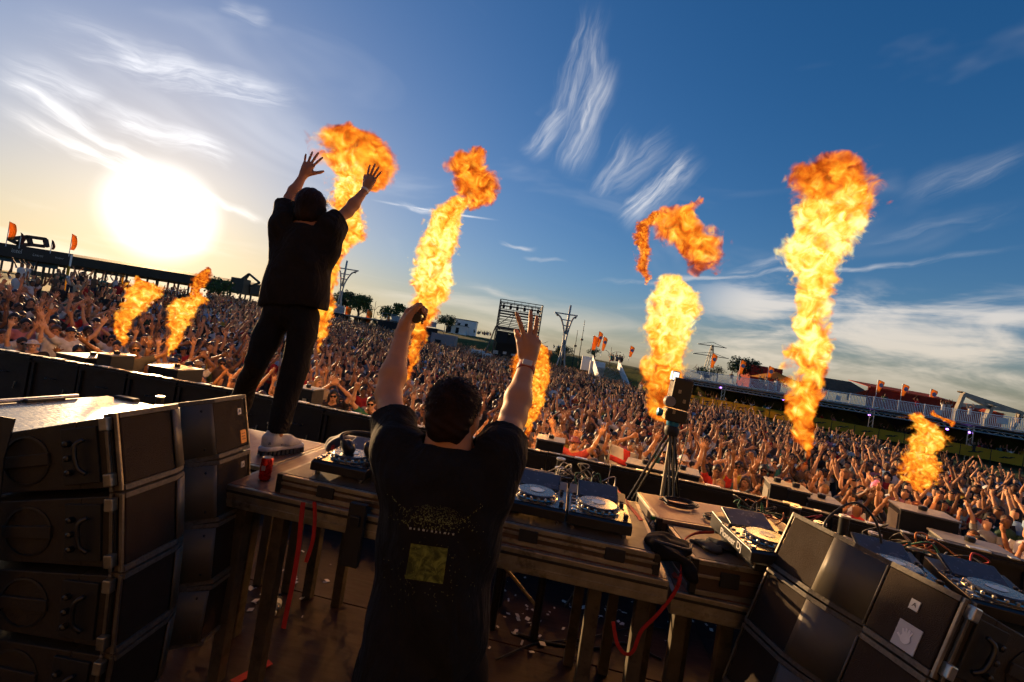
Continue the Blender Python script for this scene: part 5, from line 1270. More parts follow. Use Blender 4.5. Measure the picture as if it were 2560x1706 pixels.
    # back print follows the shirt: project points onto it
    bpy.context.view_layer.update(); dg=bpy.context.evaluated_depsgraph_get(); she=sh.evaluated_get(dg); inv=sh.matrix_world.inverted()
    def onback(px,py,off=.0018):
        d=(at(px,py,2.0)-Vector((0,0,CAM_Z))).normalized(); o_=Vector((0,0,CAM_Z)); ok,loc,nn,_=she.ray_cast(inv@o_,(inv.to_3x3()@d).normalized())
        return (sh.matrix_world@loc+(sh.matrix_world.to_3x3()@nn).normalized()*off) if ok else None
    def grid(pts,nx,ny,name,m):
        a,b_,c_,d_=[Vector(p) for p in pts]; vs=[]
        for j in range(ny+1):
            for i in range(nx+1):
                q=a.lerp(b_,i/nx).lerp(d_.lerp(c_,i/nx),j/ny); p=onback(q.x,q.y)
                if p is None: return
                vs.append(p)
        o=MB().add(vs,[(j*(nx+1)+i,j*(nx+1)+i+1,(j+1)*(nx+1)+i+1,(j+1)*(nx+1)+i) for j in range(ny) for i in range(nx)]).build(name,m,root,smooth=True); o.matrix_parent_inverse=root.matrix_basis.inverted()
    def prt(g,b,tc,c):
        n1=g.noise(tc,28,5,.65,1.5); n2=g.noise(tc,60,3,.6); b.inputs['Specular IOR Level'].default_value=.2
        g.l(g.mix(g.mr(n1,.35,.7),(.05,.062,.015),(.25,.29,.06)),b.inputs['Base Color'])
    grid([(1030,1354),(1121,1367),(1109,1454),(1016,1440)],10,10,'print_square',mat('print_green',(.25,.27,.05),.85,extra=prt))
    q=random.Random(4); dots=MB()
    def dot(px,py,s):
        p=onback(px,py)
        if p is not None: dots.box(tuple(p),(s,.0012,s),rz=0)
    for k in range(560):      # halftone fan above the square
        t=q.gauss(0,.42); rr_=q.uniform(0,1)**.7
        dot(1090+t*95+rr_*3,1322-rr_*62*math.cos(min(1.4,abs(t)))+ (t*95)*.12,.0008+.0022*(1-rr_)*q.random())
    for k in range(90):
        a=q.uniform(-1,1); dot(1088+a*118+q.gauss(0,2),1300-38*a*a+52*abs(a)*.2+a*18+q.gauss(0,3)-(abs(a)**3)*30,.0016)
    for k in range(140): dot(1070+q.gauss(0,70),1420+q.gauss(0,45),.0012)
    o=dots.build('print_dots',mat('print_olive',(.26,.28,.09),.85),root); o.matrix_parent_inverse=root.matrix_basis.inverted()
    ln=MB()
    for k,wd in enumerate((5,3,4,6,2,5,4,3,5,2,4)):
        x=1026+k*10.6; p=onback(x,1317+(x-1026)*.14); p2=onback(x+wd,1317+(x+wd-1026)*.14)
        if p and p2: ln.beam(p,p2,.003,.004,up=(0,0,1))
    if ln.v: o=ln.build('print_line',mat('print_pale',(.5,.5,.38),.85),root); o.matrix_parent_inverse=root.matrix_basis.inverted()
    # microphone held in the left fist
    hd=(dL*.9+Vector((.12,.1,.3))).normalized(); mc=wrL+hd*.088+Vector((.028,0,0)); 
    mr=empty('microphone',mc,label='dark microphone gripped in the raised left fist',cat='microphone')
    Mx=(Vector((0,0,CAM_Z))-mc).to_track_quat('Z','Y').to_matrix().to_4x4()
    MB().lathe([(.0,.044),(.019,.044),(.0215,.040),(.0215,-.04)],(0,0,0),22,Mx).build('handle',mat('mic_body',(.022,.012,.009),.5,var=.2),mr,smooth='auto')
    MB().lathe([(.0215,-.04),(.024,-.05),(.024,-.07),(.016,-.082),(.0,-.086)],(0,0,0),20,Mx).build('grille_ball',M_steel,mr,smooth=True)
front_man()

# ---- the man standing on the deck
def standing_man():
    Y=3.08
    hc=at(777,520,Y); nb=at(768,575,Y); chest=at(762,620,Y); belly=at(742,700,Y); hip=at(730,775,Y-.02)
    shL=at(713,562,Y); shR=at(812,568,Y); elL=at(722,496,Y+.14); wrL=at(756,436,Y+.22); elR=at(868,528,Y+.12); wrR=at(914,470,Y+.22)
    heel=gz(655,1139,2.70); toe=gz(735,1130,2.70); sd_=(toe-heel).normalized()
    anR=heel+sd_*.075+Vector((0,0,.085)); knR=at(742,915,Y-.06)
    knL=at(642,905,Y-.10); anL=gz(588,1050,2.79); 
    base=Vector((hip.x,hip.y,2.70)); root=empty('person',base,label='man in loose black clothes and white sneakers standing on the deck, hands spread high',cat='person')
    W=lambda o: setattr(o,'matrix_parent_inverse',root.matrix_basis.inverted()) or o
    fd=Vector((.15,1,.05))
    pr=head_prims(hc,fd,s=.98)+[('c',tuple(hc+Vector((0,-.02,-.05))),tuple(nb),.052,.056,.03),('c',tuple(nb),tuple(chest),.07,.085,.05),('c',tuple(chest),tuple(hip),.085,.085,.05)]
    pr+=[('c',tuple(shL),tuple(nb+Vector((-.05,0,-.03))),.05,.055,.05),('c',tuple(shR),tuple(nb+Vector((.05,0,-.03))),.05,.055,.05)]
    pr+=arm_prims(shL,elL,wrL,.88)+arm_prims(shR,elR,wrR,.88)
    hl=hip+Vector((-.09,0,-.04)); hr=hip+Vector((.09,0,-.04))
    for a,k,n in((hl,knL,anL),(hr,knR,anR)): pr+=[('c',tuple(a),tuple(k),.08,.055,.04),('c',tuple(k),tuple(n),.05,.036,.04)]
    pr+=hand_prims(wrL,Vector((.22,.15,1)),Vector((-.1,1,-.1)),(1,0,0),curl=(.08,.05,.08,.1),spread=(-.30,-.08,.12,.34),thumb=(.85,.2),s=1.02)
    pr+=hand_prims(wrR,Vector((.18,.15,1)),Vector((.1,1,-.1)),(-1,0,0),curl=(.08,.05,.08,.1),spread=(-.22,-.06,.08,.24),thumb=(.55,.25),s=1.02)
    W(body_obj('body',pr,.0065,SKIN('skin_standing',(.40,.19,.10)),root))
    M_c=mat('black_twill',(.014,.011,.009),.88,var=.2,scale=9,bump=.15,bscale=250,spec=.2,extra=wrinkle)
    def folds(D,X,Y_,Z): return D+.010*np.sin(Z*11+X*8+2*np.sin(X*10))+.005*np.sin(Z*26+X*24+2*np.sin(Z*9))
    sl=lambda a,b,t:a.lerp(b,t)
    e=lambda c,r,k=.06:('e',tuple(c),r,k)
    sp=[('c',tuple(nb+Vector((-.05,0,-.035))),tuple(shL),.07,.085,.05),('c',tuple(nb+Vector((.05,0,-.035))),tuple(shR),.07,.085,.05),e(nb+Vector((0,0,-.06)),(.13,.11,.09)),
        e(chest+Vector((0,0,-.02)),(.175,.13,.20)),e(belly,(.188,.14,.24)),e(hip+Vector((0,0,.06)),(.195,.145,.2)),('c',tuple(chest+Vector((-.11,0,-.06))),tuple(hip+Vector((-.11,0,.02))),.09,.10,.05),('c',tuple(chest+Vector((.11,0,-.06))),tuple(hip+Vector((.11,0,-.02))),.09,.10,.05),
        ('c',tuple(shL+Vector((-.01,0,-.03))),tuple(sl(shL,elL,.95)),.095,.078,.04),('c',tuple(shR+Vector((.01,0,-.03))),tuple(sl(shR,elR,.85)),.095,.072,.04),
        ('c',tuple(shL+Vector((-.03,0,-.08))),tuple(chest+Vector((-.15,0,-.05))),.08,.08,.05),('c',tuple(shR+Vector((.05,0,-.06))),tuple(chest+Vector((.15,0,-.05))),.07,.08,.05),
        ('cut',tuple(sl(shL,elL,.62)),tuple(elL-shL),.20),('cut',tuple(sl(shR,elR,.55)),tuple(elR-shR),.20),('cut',tuple(hip+Vector((0,0,.015))),(.12,0,-1),.40),('cut',tuple(nb+Vector((0,0,.02))),(0,.2,1),.10)]
    W(body_obj('shirt',sp,.0085,M_c,root,post=folds))
    tp=[e(hip+Vector((0,0,-.03)),(.155,.12,.12))]
    tp+=[('c',tuple(hl),tuple(knL),.10,.070,.02),('c',tuple(knL),tuple(anL+Vector((0,0,.0))),.070,.068,.02),('c',tuple(hr),tuple(knR),.105,.080,.02),('c',tuple(knR),tuple(anR+Vector((0,0,.02))),.080,.064,.02),('cut',tuple(anR+Vector((0,0,.062))),(0,0,-1),.16),('cut',tuple(anL+Vector((0,0,.0))),(0,0,-1),.16)]
    W(body_obj('trousers',tp,.009,mat('black_wool',(.009,.008,.008),.9,var=.2,bump=.2,bscale=150,spec=.2,extra=wrinkle),root,post=lambda D,X,Y_,Z:D+.005*np.sin(Z*16+X*14+2*np.sin(Z*7))+.003*np.sin(X*40+Z*10)))
    # pale side cord on the right leg
    W(MB().tube(curve_pts([at(704,880,Y-.12),at(694,960,Y-.13),at(688,1000,Y-.13),at(684,1050,Y-.10),at(672,1056,Y-.10),at(676,1060,Y-.1),at(684,1057,Y-.1)],6),.004,6).build('cord',mat('cord_pale',(.5,.45,.36),.6),root,smooth=True))
    # hair
    r,f,u=frame(fd,(0,0,1)); Mh=mat3(r,f,u); P=lambda a,b_,d: tuple(hc+r*a+f*b_+u*d); M_h=mat('brown_hair',(.024,.011,.006),.6,var=.35,scale=30,spec=.2)
    hp=[('e',P(0,-.016,.035),(.092,.104,.098),.02,Mh),('e',P(0,-.035,-.04),(.090,.082,.08),.03,Mh),('c',P(.075,.0,.0),P(.093,.02,-.125),.03,.012,.02),('c',P(-.075,.0,.0),P(-.086,.02,-.09),.03,.012,.02),('-',('e',P(0,.13,-.04),(.07,.08,.10),.02,Mh)),('cut',P(0,-.05,-.105),tuple(-u),.075)]
    ho=W(body_obj('hair',hp,.0065,M_h,root,post=lambda D,X,Y_,Z:D+.0022*np.sin(X*150+4*np.sin(Z*12))))
    def spec(q):
        for k in range(1500):
            th=q.uniform(0,2*math.pi); z=q.uniform(-.55,.9); s_=math.sqrt(1-z*z); nv=r*s_*math.cos(th)+f*s_*math.sin(th)+u*z
            if nv.dot(f)>.5 and z<.4: continue
            p=hc+r*nv.dot(r)*.090+f*(nv.dot(f)*.1-.016)+u*(nv.dot(u)*.095+.02); fl=Vector((0,0,-1)); fl=(fl-nv*fl.dot(nv)).normalized(); yield p,nv*.2,q.uniform(.05,.085),fl
    hair_blades('hair_strands',hc,f,u,spec,M_h,ho,8)
    # wristband and shoes
    dR=(wrR-elR).normalized(); ax=Matrix.Translation(wrR-dR*.02)@dR.to_track_quat('Z','Y').to_matrix().to_4x4()
    W(MB().lathe([(.029,-.010),(.031,-.008),(.031,.008),(.029,.010)],(0,0,0),20).xf(ax).build('wristband',mat('band_white2',(.6,.58,.55),.5),root,smooth='auto'))
    M_kn=mat('shoe_knit',(.62,.58,.50),.75,var=.12,scale=60,bump=.5,bscale=350); M_so=mat('shoe_sole',(.05,.048,.045),.6,var=.3,scale=30); M_mid=mat('shoe_midsole',(.62,.60,.54),.55)
    for nm,hl_,dd in(('a',heel,sd_),('b',Vector((anL.x+.02,anL.y-.07,2.70)),Vector((-.25,.97,0)).normalized())):
        lat=Vector((dd.y,-dd.x,0)); Q=lambda a,b_,c_: tuple(hl_+dd*a+lat*b_+Vector((0,0,c_+.016)))
        up_=[('c',Q(.05,0,.075),Q(.16,0,.065),.042,.040,.03),('c',Q(.16,0,.06),Q(.235,0,.045),.040,.030,.03),('c',Q(.05,0,.08),Q(.055,0,.125),.040,.038,.03),('c',Q(.015,0,.10),Q(.035,0,.05),.022,.035,.02),('-',('c',Q(.055,0,.10),Q(.06,0,.18),.026,.030,.01)),('cut',Q(.12,0,.038),(0,0,-1),.25)]
        so=W(body_obj('shoe',up_,.0055,M_kn,root))
        md=[('c',Q(.035,0,.03),Q(.25,0,.03),.040,.033,.02),('c',Q(.02,0,.028),Q(.06,0,.03),.036,.044,.02),('cut',Q(.13,0,.046),(0,0,1),.3),('cut',Q(.13,0,.016),(0,0,-1),.3)]
        body_obj('midsole',md,.0055,M_mid,so)
        lg=MB()
        for i in range(10):
            x=.01+i*.028
            for s_ in(-1,1): lg.box(Q(x,s_*.024*(1 if i<8 else .7),.003),(.021,.032,.036),rz=math.atan2(dd.y,dd.x))
        lg.build('outsole_lugs',M_so,so,bevel=.003)
        la=MB()
        for i in range(5):
            x=.105+i*.022; z=.108-i*.011; la.tube([Q(x,-.026,z-.008),Q(x+.004,0,z+.004),Q(x,.026,z-.008)],.0032,6)
        st=MB()
        for i in range(4):
            for s_ in(-1,1): st.beam(Q(.10+i*.028,s_*.0405,.052),Q(.125+i*.022,s_*.032,.086-i*.007),.004,.004)
        for s_ in(-1,1): st.box(Q(.035,s_*.041,.07),(.04,.004,.016),rz=math.atan2(dd.y,dd.x))
        st.build('side_stripes',mat('stripe_grey',(.13,.12,.11),.7),so)
        la.build('laces',mat('lace_dark',(.06,.05,.045),.8),so); MB().box(Q(.022,0,.085),(.012,.04,.018),rz=math.atan2(dd.y,dd.x)).build('heel_tab',M_so,so,bevel=.003)
standing_man()
# ---------------------------------------------------------------- the crowd
M_skinc=mat('crowd_skin',(1,1,1),.5,var=.12,scale=7,objcol=True); M_clothc=mat('crowd_cloth',(1,1,1),.85,var=.25,scale=10,objcol=True,bump=.2,bscale=60); M_hairc=mat('crowd_hair',(1,1,1),.5,var=.3,scale=30,objcol=True)
M_dark=mat('dark_glass',(.01,.01,.012),.1,var=.05,spec=.8); M_mouth=mat('mouth_dark',(.10,.02,.018),.6)
SHL,SHR=Vector((-.185,0,1.42)),Vector((.185,0,1.42))
POSES={ # name: (elbow L, wrist L, elbow R, wrist R, hand kind L, R)   (facing -y; x<0 is the picture's left)
 'arms raised wide':((-.36,-.05,1.60),(-.46,-.08,1.86),(.36,-.05,1.60),(.46,-.08,1.86),'o','o'),
 'arms raised straight':((-.25,-.06,1.69),(-.23,-.10,1.96),(.25,-.06,1.69),(.25,-.10,1.96),'o','o'),
 'hands meeting overhead':((-.32,-.08,1.62),(-.06,-.14,1.84),(.32,-.08,1.62),(.06,-.14,1.84),'o','o'),
 'left hand raised':((-.28,-.05,1.68),(-.30,-.10,1.95),(.27,-.02,1.16),(.20,-.18,.98),'o','f'),
 'right hand raised':((-.27,-.02,1.16),(-.20,-.18,.98),(.28,-.05,1.68),(.30,-.10,1.95),'f','o'),
 'right fist pumped':((-.26,-.05,1.17),(-.15,-.22,1.05),(.33,-.10,1.60),(.28,-.18,1.87),'f','f'),
 'left fist pumped':((-.33,-.10,1.60),(-.28,-.18,1.87),(.26,-.05,1.17),(.15,-.22,1.05),'f','f'),
 'hands at face':((-.27,-.18,1.33),(-.09,-.26,1.52),(.27,-.18,1.33),(.09,-.26,1.52),'f','f'),
 'arms down':((-.25,.0,1.14),(-.22,-.10,.90),(.25,.0,1.14),(.22,-.10,.90),'f','f'),
 'arm stretched forward':((-.26,-.20,1.52),(-.34,-.42,1.64),(.27,-.02,1.16),(.22,-.16,.95),'o','f'),
 'arm over head':((-.30,-.02,1.66),(-.02,-.06,1.82),(.34,-.06,1.60),(.44,-.10,1.85),'f','o'),
 'arms thrown sideways':((-.44,-.04,1.50),(-.64,-.08,1.66),(.42,-.04,1.56),(.56,-.08,1.78),'o','o'),
}
HC=Vector((0,-.015,1.605)); HF=Vector((0,-1,.06))
def crowd_meshes():
    out={}
    for i,(nm,(eL,wL,eR,wR,kL,kR)) in enumerate(POSES.items()):
        eL,wL,eR,wR=map(Vector,(eL,wL,eR,wR))
        pr=head_prims(HC,HF)+[('c',tuple(HC+Vector((0,.02,-.06))),(0,.01,1.46),.052,.056,.03),('c',(0,.0,1.44),(0,0,1.25),.075,.095,.05),('c',(0,0,1.25),(0,0,.98),.09,.10,.05),
            ('c',tuple(SHL),(-.05,.0,1.44),.05,.055,.05),('c',tuple(SHR),(.05,0,1.44),.05,.055,.05)]
        for s in(-1,1): pr+=[('c',(s*.085,0,.93),(s*.10,-.02,.50),.08,.055,.04),('c',(s*.10,-.02,.50),(s*.11,.01,.08),.052,.036,.04),('c',(s*.11,.0,.05),(s*.12,-.14,.035),.036,.03,.03)]
        pr+=arm_prims(SHL,eL,wL,.92)+arm_prims(SHR,eR,wR,.92)
        for el,w,k,s in((eL,wL,kL,-1),(eR,wR,kR,1)):
            d=(w-el).normalized(); n=Vector((0,-1,0)) if d.z>.3 else Vector((-s,0,0))
            cu=(.15,.1,.15,.2) if k=='o' else (1.2,1.25,1.25,1.2)
            pr+=hand_prims(w,d+Vector((0,0,.25 if d.z>.3 else 0)),n,(-s,0,0),curl=cu,spread=(-.28,-.08,.1,.3) if k=='o' else (0,0,0,0),thumb=(.7,.2) if k=='o' else (.4,.9),s=1.12)
        V,F=sdf_mesh(pr,.0125,k=.02); body=np_mesh('person_body',V,F,M_skinc)
        sp=[('c',(-.06,.0,1.425),tuple(SHL),.07,.068,.05),('c',(.06,0,1.425),tuple(SHR),.07,.068,.05),('e',(0,0,1.28),(.175,.12,.19),.05),('e',(0,0,1.08),(.165,.118,.24),.05),('e',(0,0,.94),(.175,.125,.15),.05),
            ('c',tuple(SHL),tuple(SHL.lerp(eL,.7)),.070,.066,.03),('c',tuple(SHR),tuple(SHR.lerp(eR,.7)),.070,.066,.03),('cut',tuple(SHL.lerp(eL,.5)),tuple(eL-SHL),.12),('cut',tuple(SHR.lerp(eR,.5)),tuple(eR-SHR),.12),('cut',(0,0,1.475),(0,-.35,1),.09),('cut',(0,0,.84),(0,0,-1),.3)]
        V,F=sdf_mesh(sp,.017,k=.03,post=lambda D,X,Y,Z:D+.006*np.sin(Z*24+X*16+2*np.sin(X*14))); shirt=np_mesh('shirt',V,F,M_clothc)
        out[nm]=(body,shirt)
    return out
CM=crowd_meshes()
def hair_mesh(kind):
    r,f,u=frame(HF,(0,0,1)); M=mat3(r,f,u); P=lambda a,b,d: tuple(HC+r*a+f*b+u*d)
    cap=[('e',P(0,-.014,.042),(.085,.104,.095),.02,M)]; face=('-',('e',P(0,.13,-.03),(.085,.085,.095),.02,M))
    if kind=='short': pr=cap+[('e',P(0,-.05,-.01),(.072,.058,.07),.02,M),face,('cut',P(0,-.06,-.075),tuple(-u),.11)]
    elif kind=='long': pr=cap+[('c',P(-.07,-.02,.0),P(-.09,.01,-.19),.035,.028,.03),('c',P(.07,-.02,.0),P(.09,.01,-.19),.035,.028,.03),('c',P(0,-.06,0),P(0,-.07,-.22),.06,.05,.03),face]
    elif kind=='cap': pr=[('e',P(0,-.012,.05),(.086,.103,.083),.02,M),('c',P(-.035,.09,.045),P(.035,.09,.045),.03,.03,.02),('e',P(0,.135,.052),(.068,.055,.012),.01,M),('-',('e',P(0,.11,-.045),(.11,.10,.085),.005,M)),('cut',P(0,-.03,.005),tuple(-u),.14)]
    elif kind=='bucket': pr=[('e',P(0,-.01,.06),(.088,.10,.07),.015,M),('e',P(0,-.008,.035),(.135,.145,.022),.015,M),('cut',P(0,0,.012),tuple(-u),.16)]
    elif kind=='bun': pr=cap+[('e',P(0,-.06,.13),(.045,.045,.04),.02,M),face,('cut',P(0,-.06,-.05),tuple(-u),.11)]
    V,F=sdf_mesh(pr,.012,k=.02,post=lambda D,X,Y,Z:D+.004*np.sin(X*70+3*np.sin(Z*40))*np.sin(Z*60+Y*30)); return np_mesh('hair' if kind not in('cap','bucket') else kind,V,F,M_hairc)
HM={k:hair_mesh(k) for k in('short','long','cap','bucket','bun')}
def small(mb,name,mats): me=mb.mesh(name); [me.materials.append(q) for q in mats]; return me
_g=MB()
for s in(-1,1): _g.lathe([(.0,.0),(.024,.002),(.024,.010),(.0,.012)],(s*.031,HC.y-.108,HC.z+.006),10,Matrix.Rotation(rad(90),4,'X')); _g.beam((s*.05,HC.y-.10,HC.z+.012),(s*.082,HC.y+.005,HC.z+.01),.006)
_g.beam((-.02,HC.y-.112,HC.z+.012),(.02,HC.y-.112,HC.z+.012),.006); GLASS=small(_g,'sunglasses',[M_dark])
_g=MB()
for s in(-1,1): _g.lathe([(.0,-.004),(.010,-.001),(.010,.002),(.0,.005)],(s*.031,HC.y-.092,HC.z+.004),8,Matrix.Rotation(rad(90),4,'X'))
EYES=small(_g,'eyes',[M_dark])
_g=MB(); _g.lathe([(.0,-.006),(.017,-.002),(.017,.003),(.0,.006)],(0,HC.y-.097,HC.z-.068),10,Matrix.Scale(1.0,4)@Matrix.Rotation(rad(90),4,'X')); MOUTH=small(_g,'open_mouth',[M_mouth])
V,F=sdf_mesh([('e',(0,0,.93),(.16,.115,.13),.05)]+[q for s in(-1,1) for q in(('c',(s*.085,0,.90),(s*.10,-.02,.50),.10,.08,.04),('c',(s*.10,-.02,.5),(s*.11,.01,.12),.08,.07,.04))],.02,k=.03); TROU=np_mesh('trousers',V,F,M_clothc)

SHIRTS=[('black',(.024,.019,.016),20),('charcoal',(.060,.050,.042),9),('white',(.62,.60,.57),16),('grey',(.20,.20,.20),5),('navy',(.025,.030,.055),4),('dark green',(.02,.05,.025),3),('red',(.40,.02,.018),5),('teal',(.03,.16,.15),2),('brown',(.13,.075,.042),7),('pink',(.50,.18,.20),2),('yellow',(.50,.33,.04),2),('pale blue',(.24,.34,.48),5),('beige',(.40,.31,.20),7),('orange',(.45,.14,.03),2)]
SKINS=[(.56,.29,.155),(.50,.245,.125),(.43,.20,.10),(.30,.14,.07),(.60,.33,.19),(.18,.085,.045)]
HAIRS=[('dark',(.014,.009,.007),12),('brown',(.05,.026,.014),7),('black',(.007,.007,.008),8),('fair',(.28,.17,.07),3),('reddish',(.12,.04,.018),1)]
def pick(q,L): 
    t=q.uniform(0,sum(x[2] for x in L))
    for x in L:
        t-=x[2]
        if t<=0: return x
    return L[-1]
HKIND=[('short',0,14),('long',0,6),('cap',0,4),('bucket',0,1.2),('bun',0,1)]
def proj(p):
    X,Y,Z=p
    u=X/Y*FPX; v=(CAM_Z-Z)/Y*FPX; vv=v+21; dx=u*math.cos(ROLL)-vv*math.sin(ROLL); dy=u*math.sin(ROLL)+vv*math.cos(ROLL); return 1280+dx,853+dy
def wall_y(x):
    for a,b in zip(WALL[:-1],WALL[1:]):
        if a[0]<=x<=b[0]: return a[1]+(b[1]-a[1])*(x-a[0])/(b[0]-a[0])
    return 5.6 if x<0 else 2.4-(x-5.6)*.55
def in_pit(x,y,q):
    r=math.hypot(x,y); az=math.degrees(math.atan2(x,y))
    lim=float(rim(x,y))-4
    if x>float(np.interp(y,[6,18,25,36,50,62,90],[23,22.5,22,17,13.5,13,13]))+q.gauss(0,.8): return False
    if az<-36: lim-=(-36-az)*1.5
    if r>lim: return False
    if r>lim-14 and q.random()<(r-lim+14)/14*.5: return False
    if az<-34 and r>22 and q.random()<min(.8,(-34-az)*.05+(r-22)*.03): return False
    return True
def crowd_spots():
    q=random.Random(21); S=[]; y=6.5
    while y<90:
        step=.60+.0045*y; x=-1.25*y-2
        while x<1.25*y+2:
            px=x+q.uniform(-.24,.24)*step*1.6; py=y+q.uniform(-.24,.24)*step*1.6
            if py>wall_y(px)+3.2 and py>5.5 and in_pit(px,py,q) and q.random()<.94: S.append((px,py))
            x+=step
        y+=step*1.12
    return S
FORCED=[((1797,1180),9.4,'red',(.42,.018,.014),'arms raised straight','short','dark',None,'man in bright red shirt with both arms straight up behind the wall'),
 ((1862,1207),9.3,'teal',(.05,.14,.16),'left hand raised','long','brown',None,'long haired woman in teal beside the red shirted man, hand up'),
 ((2088,1252),9.0,'pink',(.50,.36,.30),'arms raised wide','short','dark',None,'man in pale tank top throwing both arms wide right of the grey slab units'),
 ((2190,1222),9.6,'black',(.02,.02,.02),'hands at face','bun','pink',(.60,.20,.38),'person with pink dyed hair right of the man in pale tank top'),
 ((933,1008),9.4,'green',(.02,.15,.09),'left fist pumped','short','dark',None,'man in green shirt with dark sunglasses left of the raised fist'),
 ((842,992),9.6,'black',(.02,.015,.02),'hands meeting overhead','long','black',None,'dark haired woman in sunglasses with hands overhead near the standing man'),
 ((796,957),10.2,'beige',(.36,.28,.18),'arms down','long','fair',None,'fair haired woman with arms down just right of the standing man'),
 ((1441,1110),9.4,'red',(.40,.05,.05),'arms raised wide','bucket','red',(.20,.05,.04),'person in dark red bucket hat and red top right of the raised arm'),
 ((70,812),10.2,'pink',(.62,.22,.20),'right hand raised','short','dark',None,'man in salmon pink shirt at the far left edge'),
 ((133,826),10.2,'white',(.66,.63,.58),'left hand raised','short','brown',None,'man in white T-shirt raising one hand at the far left'),
 ((186,834),10.3,'white',(.62,.60,.57),'arms raised wide','cap','dark',None,'man in white shirt and dark cap, arms up, left of the twin flames'),
 ((339,872),8.8,'charcoal',(.03,.028,.03),'arms thrown sideways','short','brown',None,'man in dark jacket and sunglasses spreading arms below the twin flames'),
 ((1585,1118),10.0,'white',(.6,.58,.55),'arm over head','short','black',None,'man in white vest waving one arm left of the tripod'),
 ((1700,1150),9.6,'beige',(.40,.32,.24),'right hand raised','bucket','white',(.55,.52,.48),'person in pale bucket hat waving just behind the tripod legs')]
def place_crowd():
    q=random.Random(5); S=crowd_spots(); keep=[]; forced=[]
    for (pp,Y,sn,sc,pose,hk,hn,hc_,lb) in FORCED:
        p=at(pp[0],pp[1],Y); forced.append((p,sn,sc,pose,hk,hn,hc_,lb))
    S=[s for s in S if all(math.hypot(s[0]-f[0].x,s[1]-f[0].y)>.5 for f in forced)]
    cand=[]
    for x,y in S:
        z=float(terrain(x,y)); px,py=proj((x,y,z+1.62)); wx,wy=proj((x*wall_y(x)/y,wall_y(x*wall_y(x)/y),WALL_TOP))
        infr=-30<px<2590 and py<1720
        # hidden by the wall, the left stack or the two men
        hid=py>wy+25 or (px<620 and py>930) or (930<px<1250 and py>1080) or (600<px<800 and py<960 and py>700 and 610+(py-760)*-.1<px<790)
        cand.append((y,x,z,infr and not hid,infr))
    cand.sort()
    near=[c for c in cand if c[3]][:300-len(forced)]; ns=set((c[0],c[1]) for c in near)
    far=[c for c in cand if (c[0],c[1]) not in ns and c[0]>near[0][0]-2]
    people=[]
    for (p,sn,sc,pose,hk,hn,hc_,lb) in forced:
        z=float(terrain(p.x,p.y)); s=max(.9,min(1.1,(p.z-z)/1.605)); people.append(dict(x=p.x,y=p.y,z=p.z-1.605*s,s=s,sn=sn,sc=sc,pose=pose,hk=hk,hn=hn,hcol=hc_ or dict((a,b) for a,b,_ in HAIRS).get(hn,(.02,.015,.01)),lb=lb,glass='sunglass' in lb))
    for (y,x,z,_,_) in near:
        sn,sc,_=pick(q,SHIRTS); hn,hcl,_=pick(q,HAIRS); hk=pick(q,HKIND)[0]
        if hk in('cap','bucket'): hn,hcl=q.choice([('black',(.012,.012,.013)),('white',(.5,.48,.46)),('navy',(.02,.025,.05)),('tan',(.30,.22,.13))])
        pose=q.choices(list(POSES),weights=[7,6,4,5,5,4,4,5,9,3,2,1])[0]
        people.append(dict(x=x,y=y,z=z,s=q.uniform(.93,1.07),sn=sn,sc=sc,pose=pose,hk=hk,hn=hn,hcol=hcl,lb=None,glass=q.random()<.4))
    # labels: looks first, then the landmark it stands by, then its place among look-alikes
    LM=[(-1e9,'near the left edge'),(250,'below the twin left flames'),(560,'left of the standing man'),(690,'right of the standing man'),(860,'between the two men'),(1010,'beside the raised fist'),(1180,'between the raised arms'),(1330,'right of the raised arm'),(1540,'left of the tripod'),(1660,'around the tripod'),(1800,'left of the tall flame'),(1960,'under the tall flame'),(2120,'left of the far right flame'),(2260,'under the far right flame'),(2400,'near the right edge')]
    rows=sorted(people,key=lambda d:d['y'])
    for d in people:
        d['px'],d['py']=proj((d['x'],d['y'],d['z']+1.6)); d['lm']=[t for x,t in LM if d['px']>=x][-1]
        hat={'short':f"short {d['hn']} hair",'long':f"long {d['hn']} hair",'bun':f"{d['hn']} hair bun",'cap':f"{d['hn']} cap",'bucket':f"{d['hn']} bucket hat"}[d['hk']]
        d['desc']=f"person in {d['sn']}, {hat}, {d['pose']}, {d['lm']}"
    from collections import defaultdict
    G=defaultdict(list)
    for d in people:
        if d['lb'] is None: G[d['desc']].append(d)
    for k,L in G.items():
        L.sort(key=lambda d:d['px'])
        if len(L)==1: L[0]['lb']=k
        else:
            w=['leftmost','second','third','fourth','fifth','sixth']
            for i,d in enumerate(L): d['lb']=k.replace('person in',f'{w[min(i,5)]} person in')
    HA=dict((a,b) for a,b,_ in HAIRS)
    for i,d in enumerate(people):
        b=bpy.data.objects.new('person',CM[d['pose']][0]); COL.objects.link(b); b.location=(d['x'],d['y'],d['z']); s=d['s']; b.scale=(s,s,s)
        tgt=math.atan2(-d['x'],d['y']-1.5); b.rotation_euler=(q.uniform(-.06,.06),q.uniform(-.05,.05),tgt*-1*-1+q.uniform(-.35,.35)); b.color=(*q.choice(SKINS),1)
        b.rotation_euler.z=math.atan2(d['x'],-(1.5-d['y']))*-1+q.uniform(-.3,.3)
        tag(b,d['lb'],'person','crowd facing the stage')
        def part(me,c):
            o=bpy.data.objects.new(me.name.split('.')[0],me); COL.objects.link(o); o.parent=b; o.color=(*c,1)
        part(CM[d['pose']][1],d['sc']); part(HM[d['hk']],d['hcol'])
        if d['y']<11: part(TROU,q.choice([(.02,.02,.025),(.05,.06,.10),(.12,.10,.07),(.01,.01,.01)]))
        part(GLASS if d['glass'] else EYES,(0,0,0))
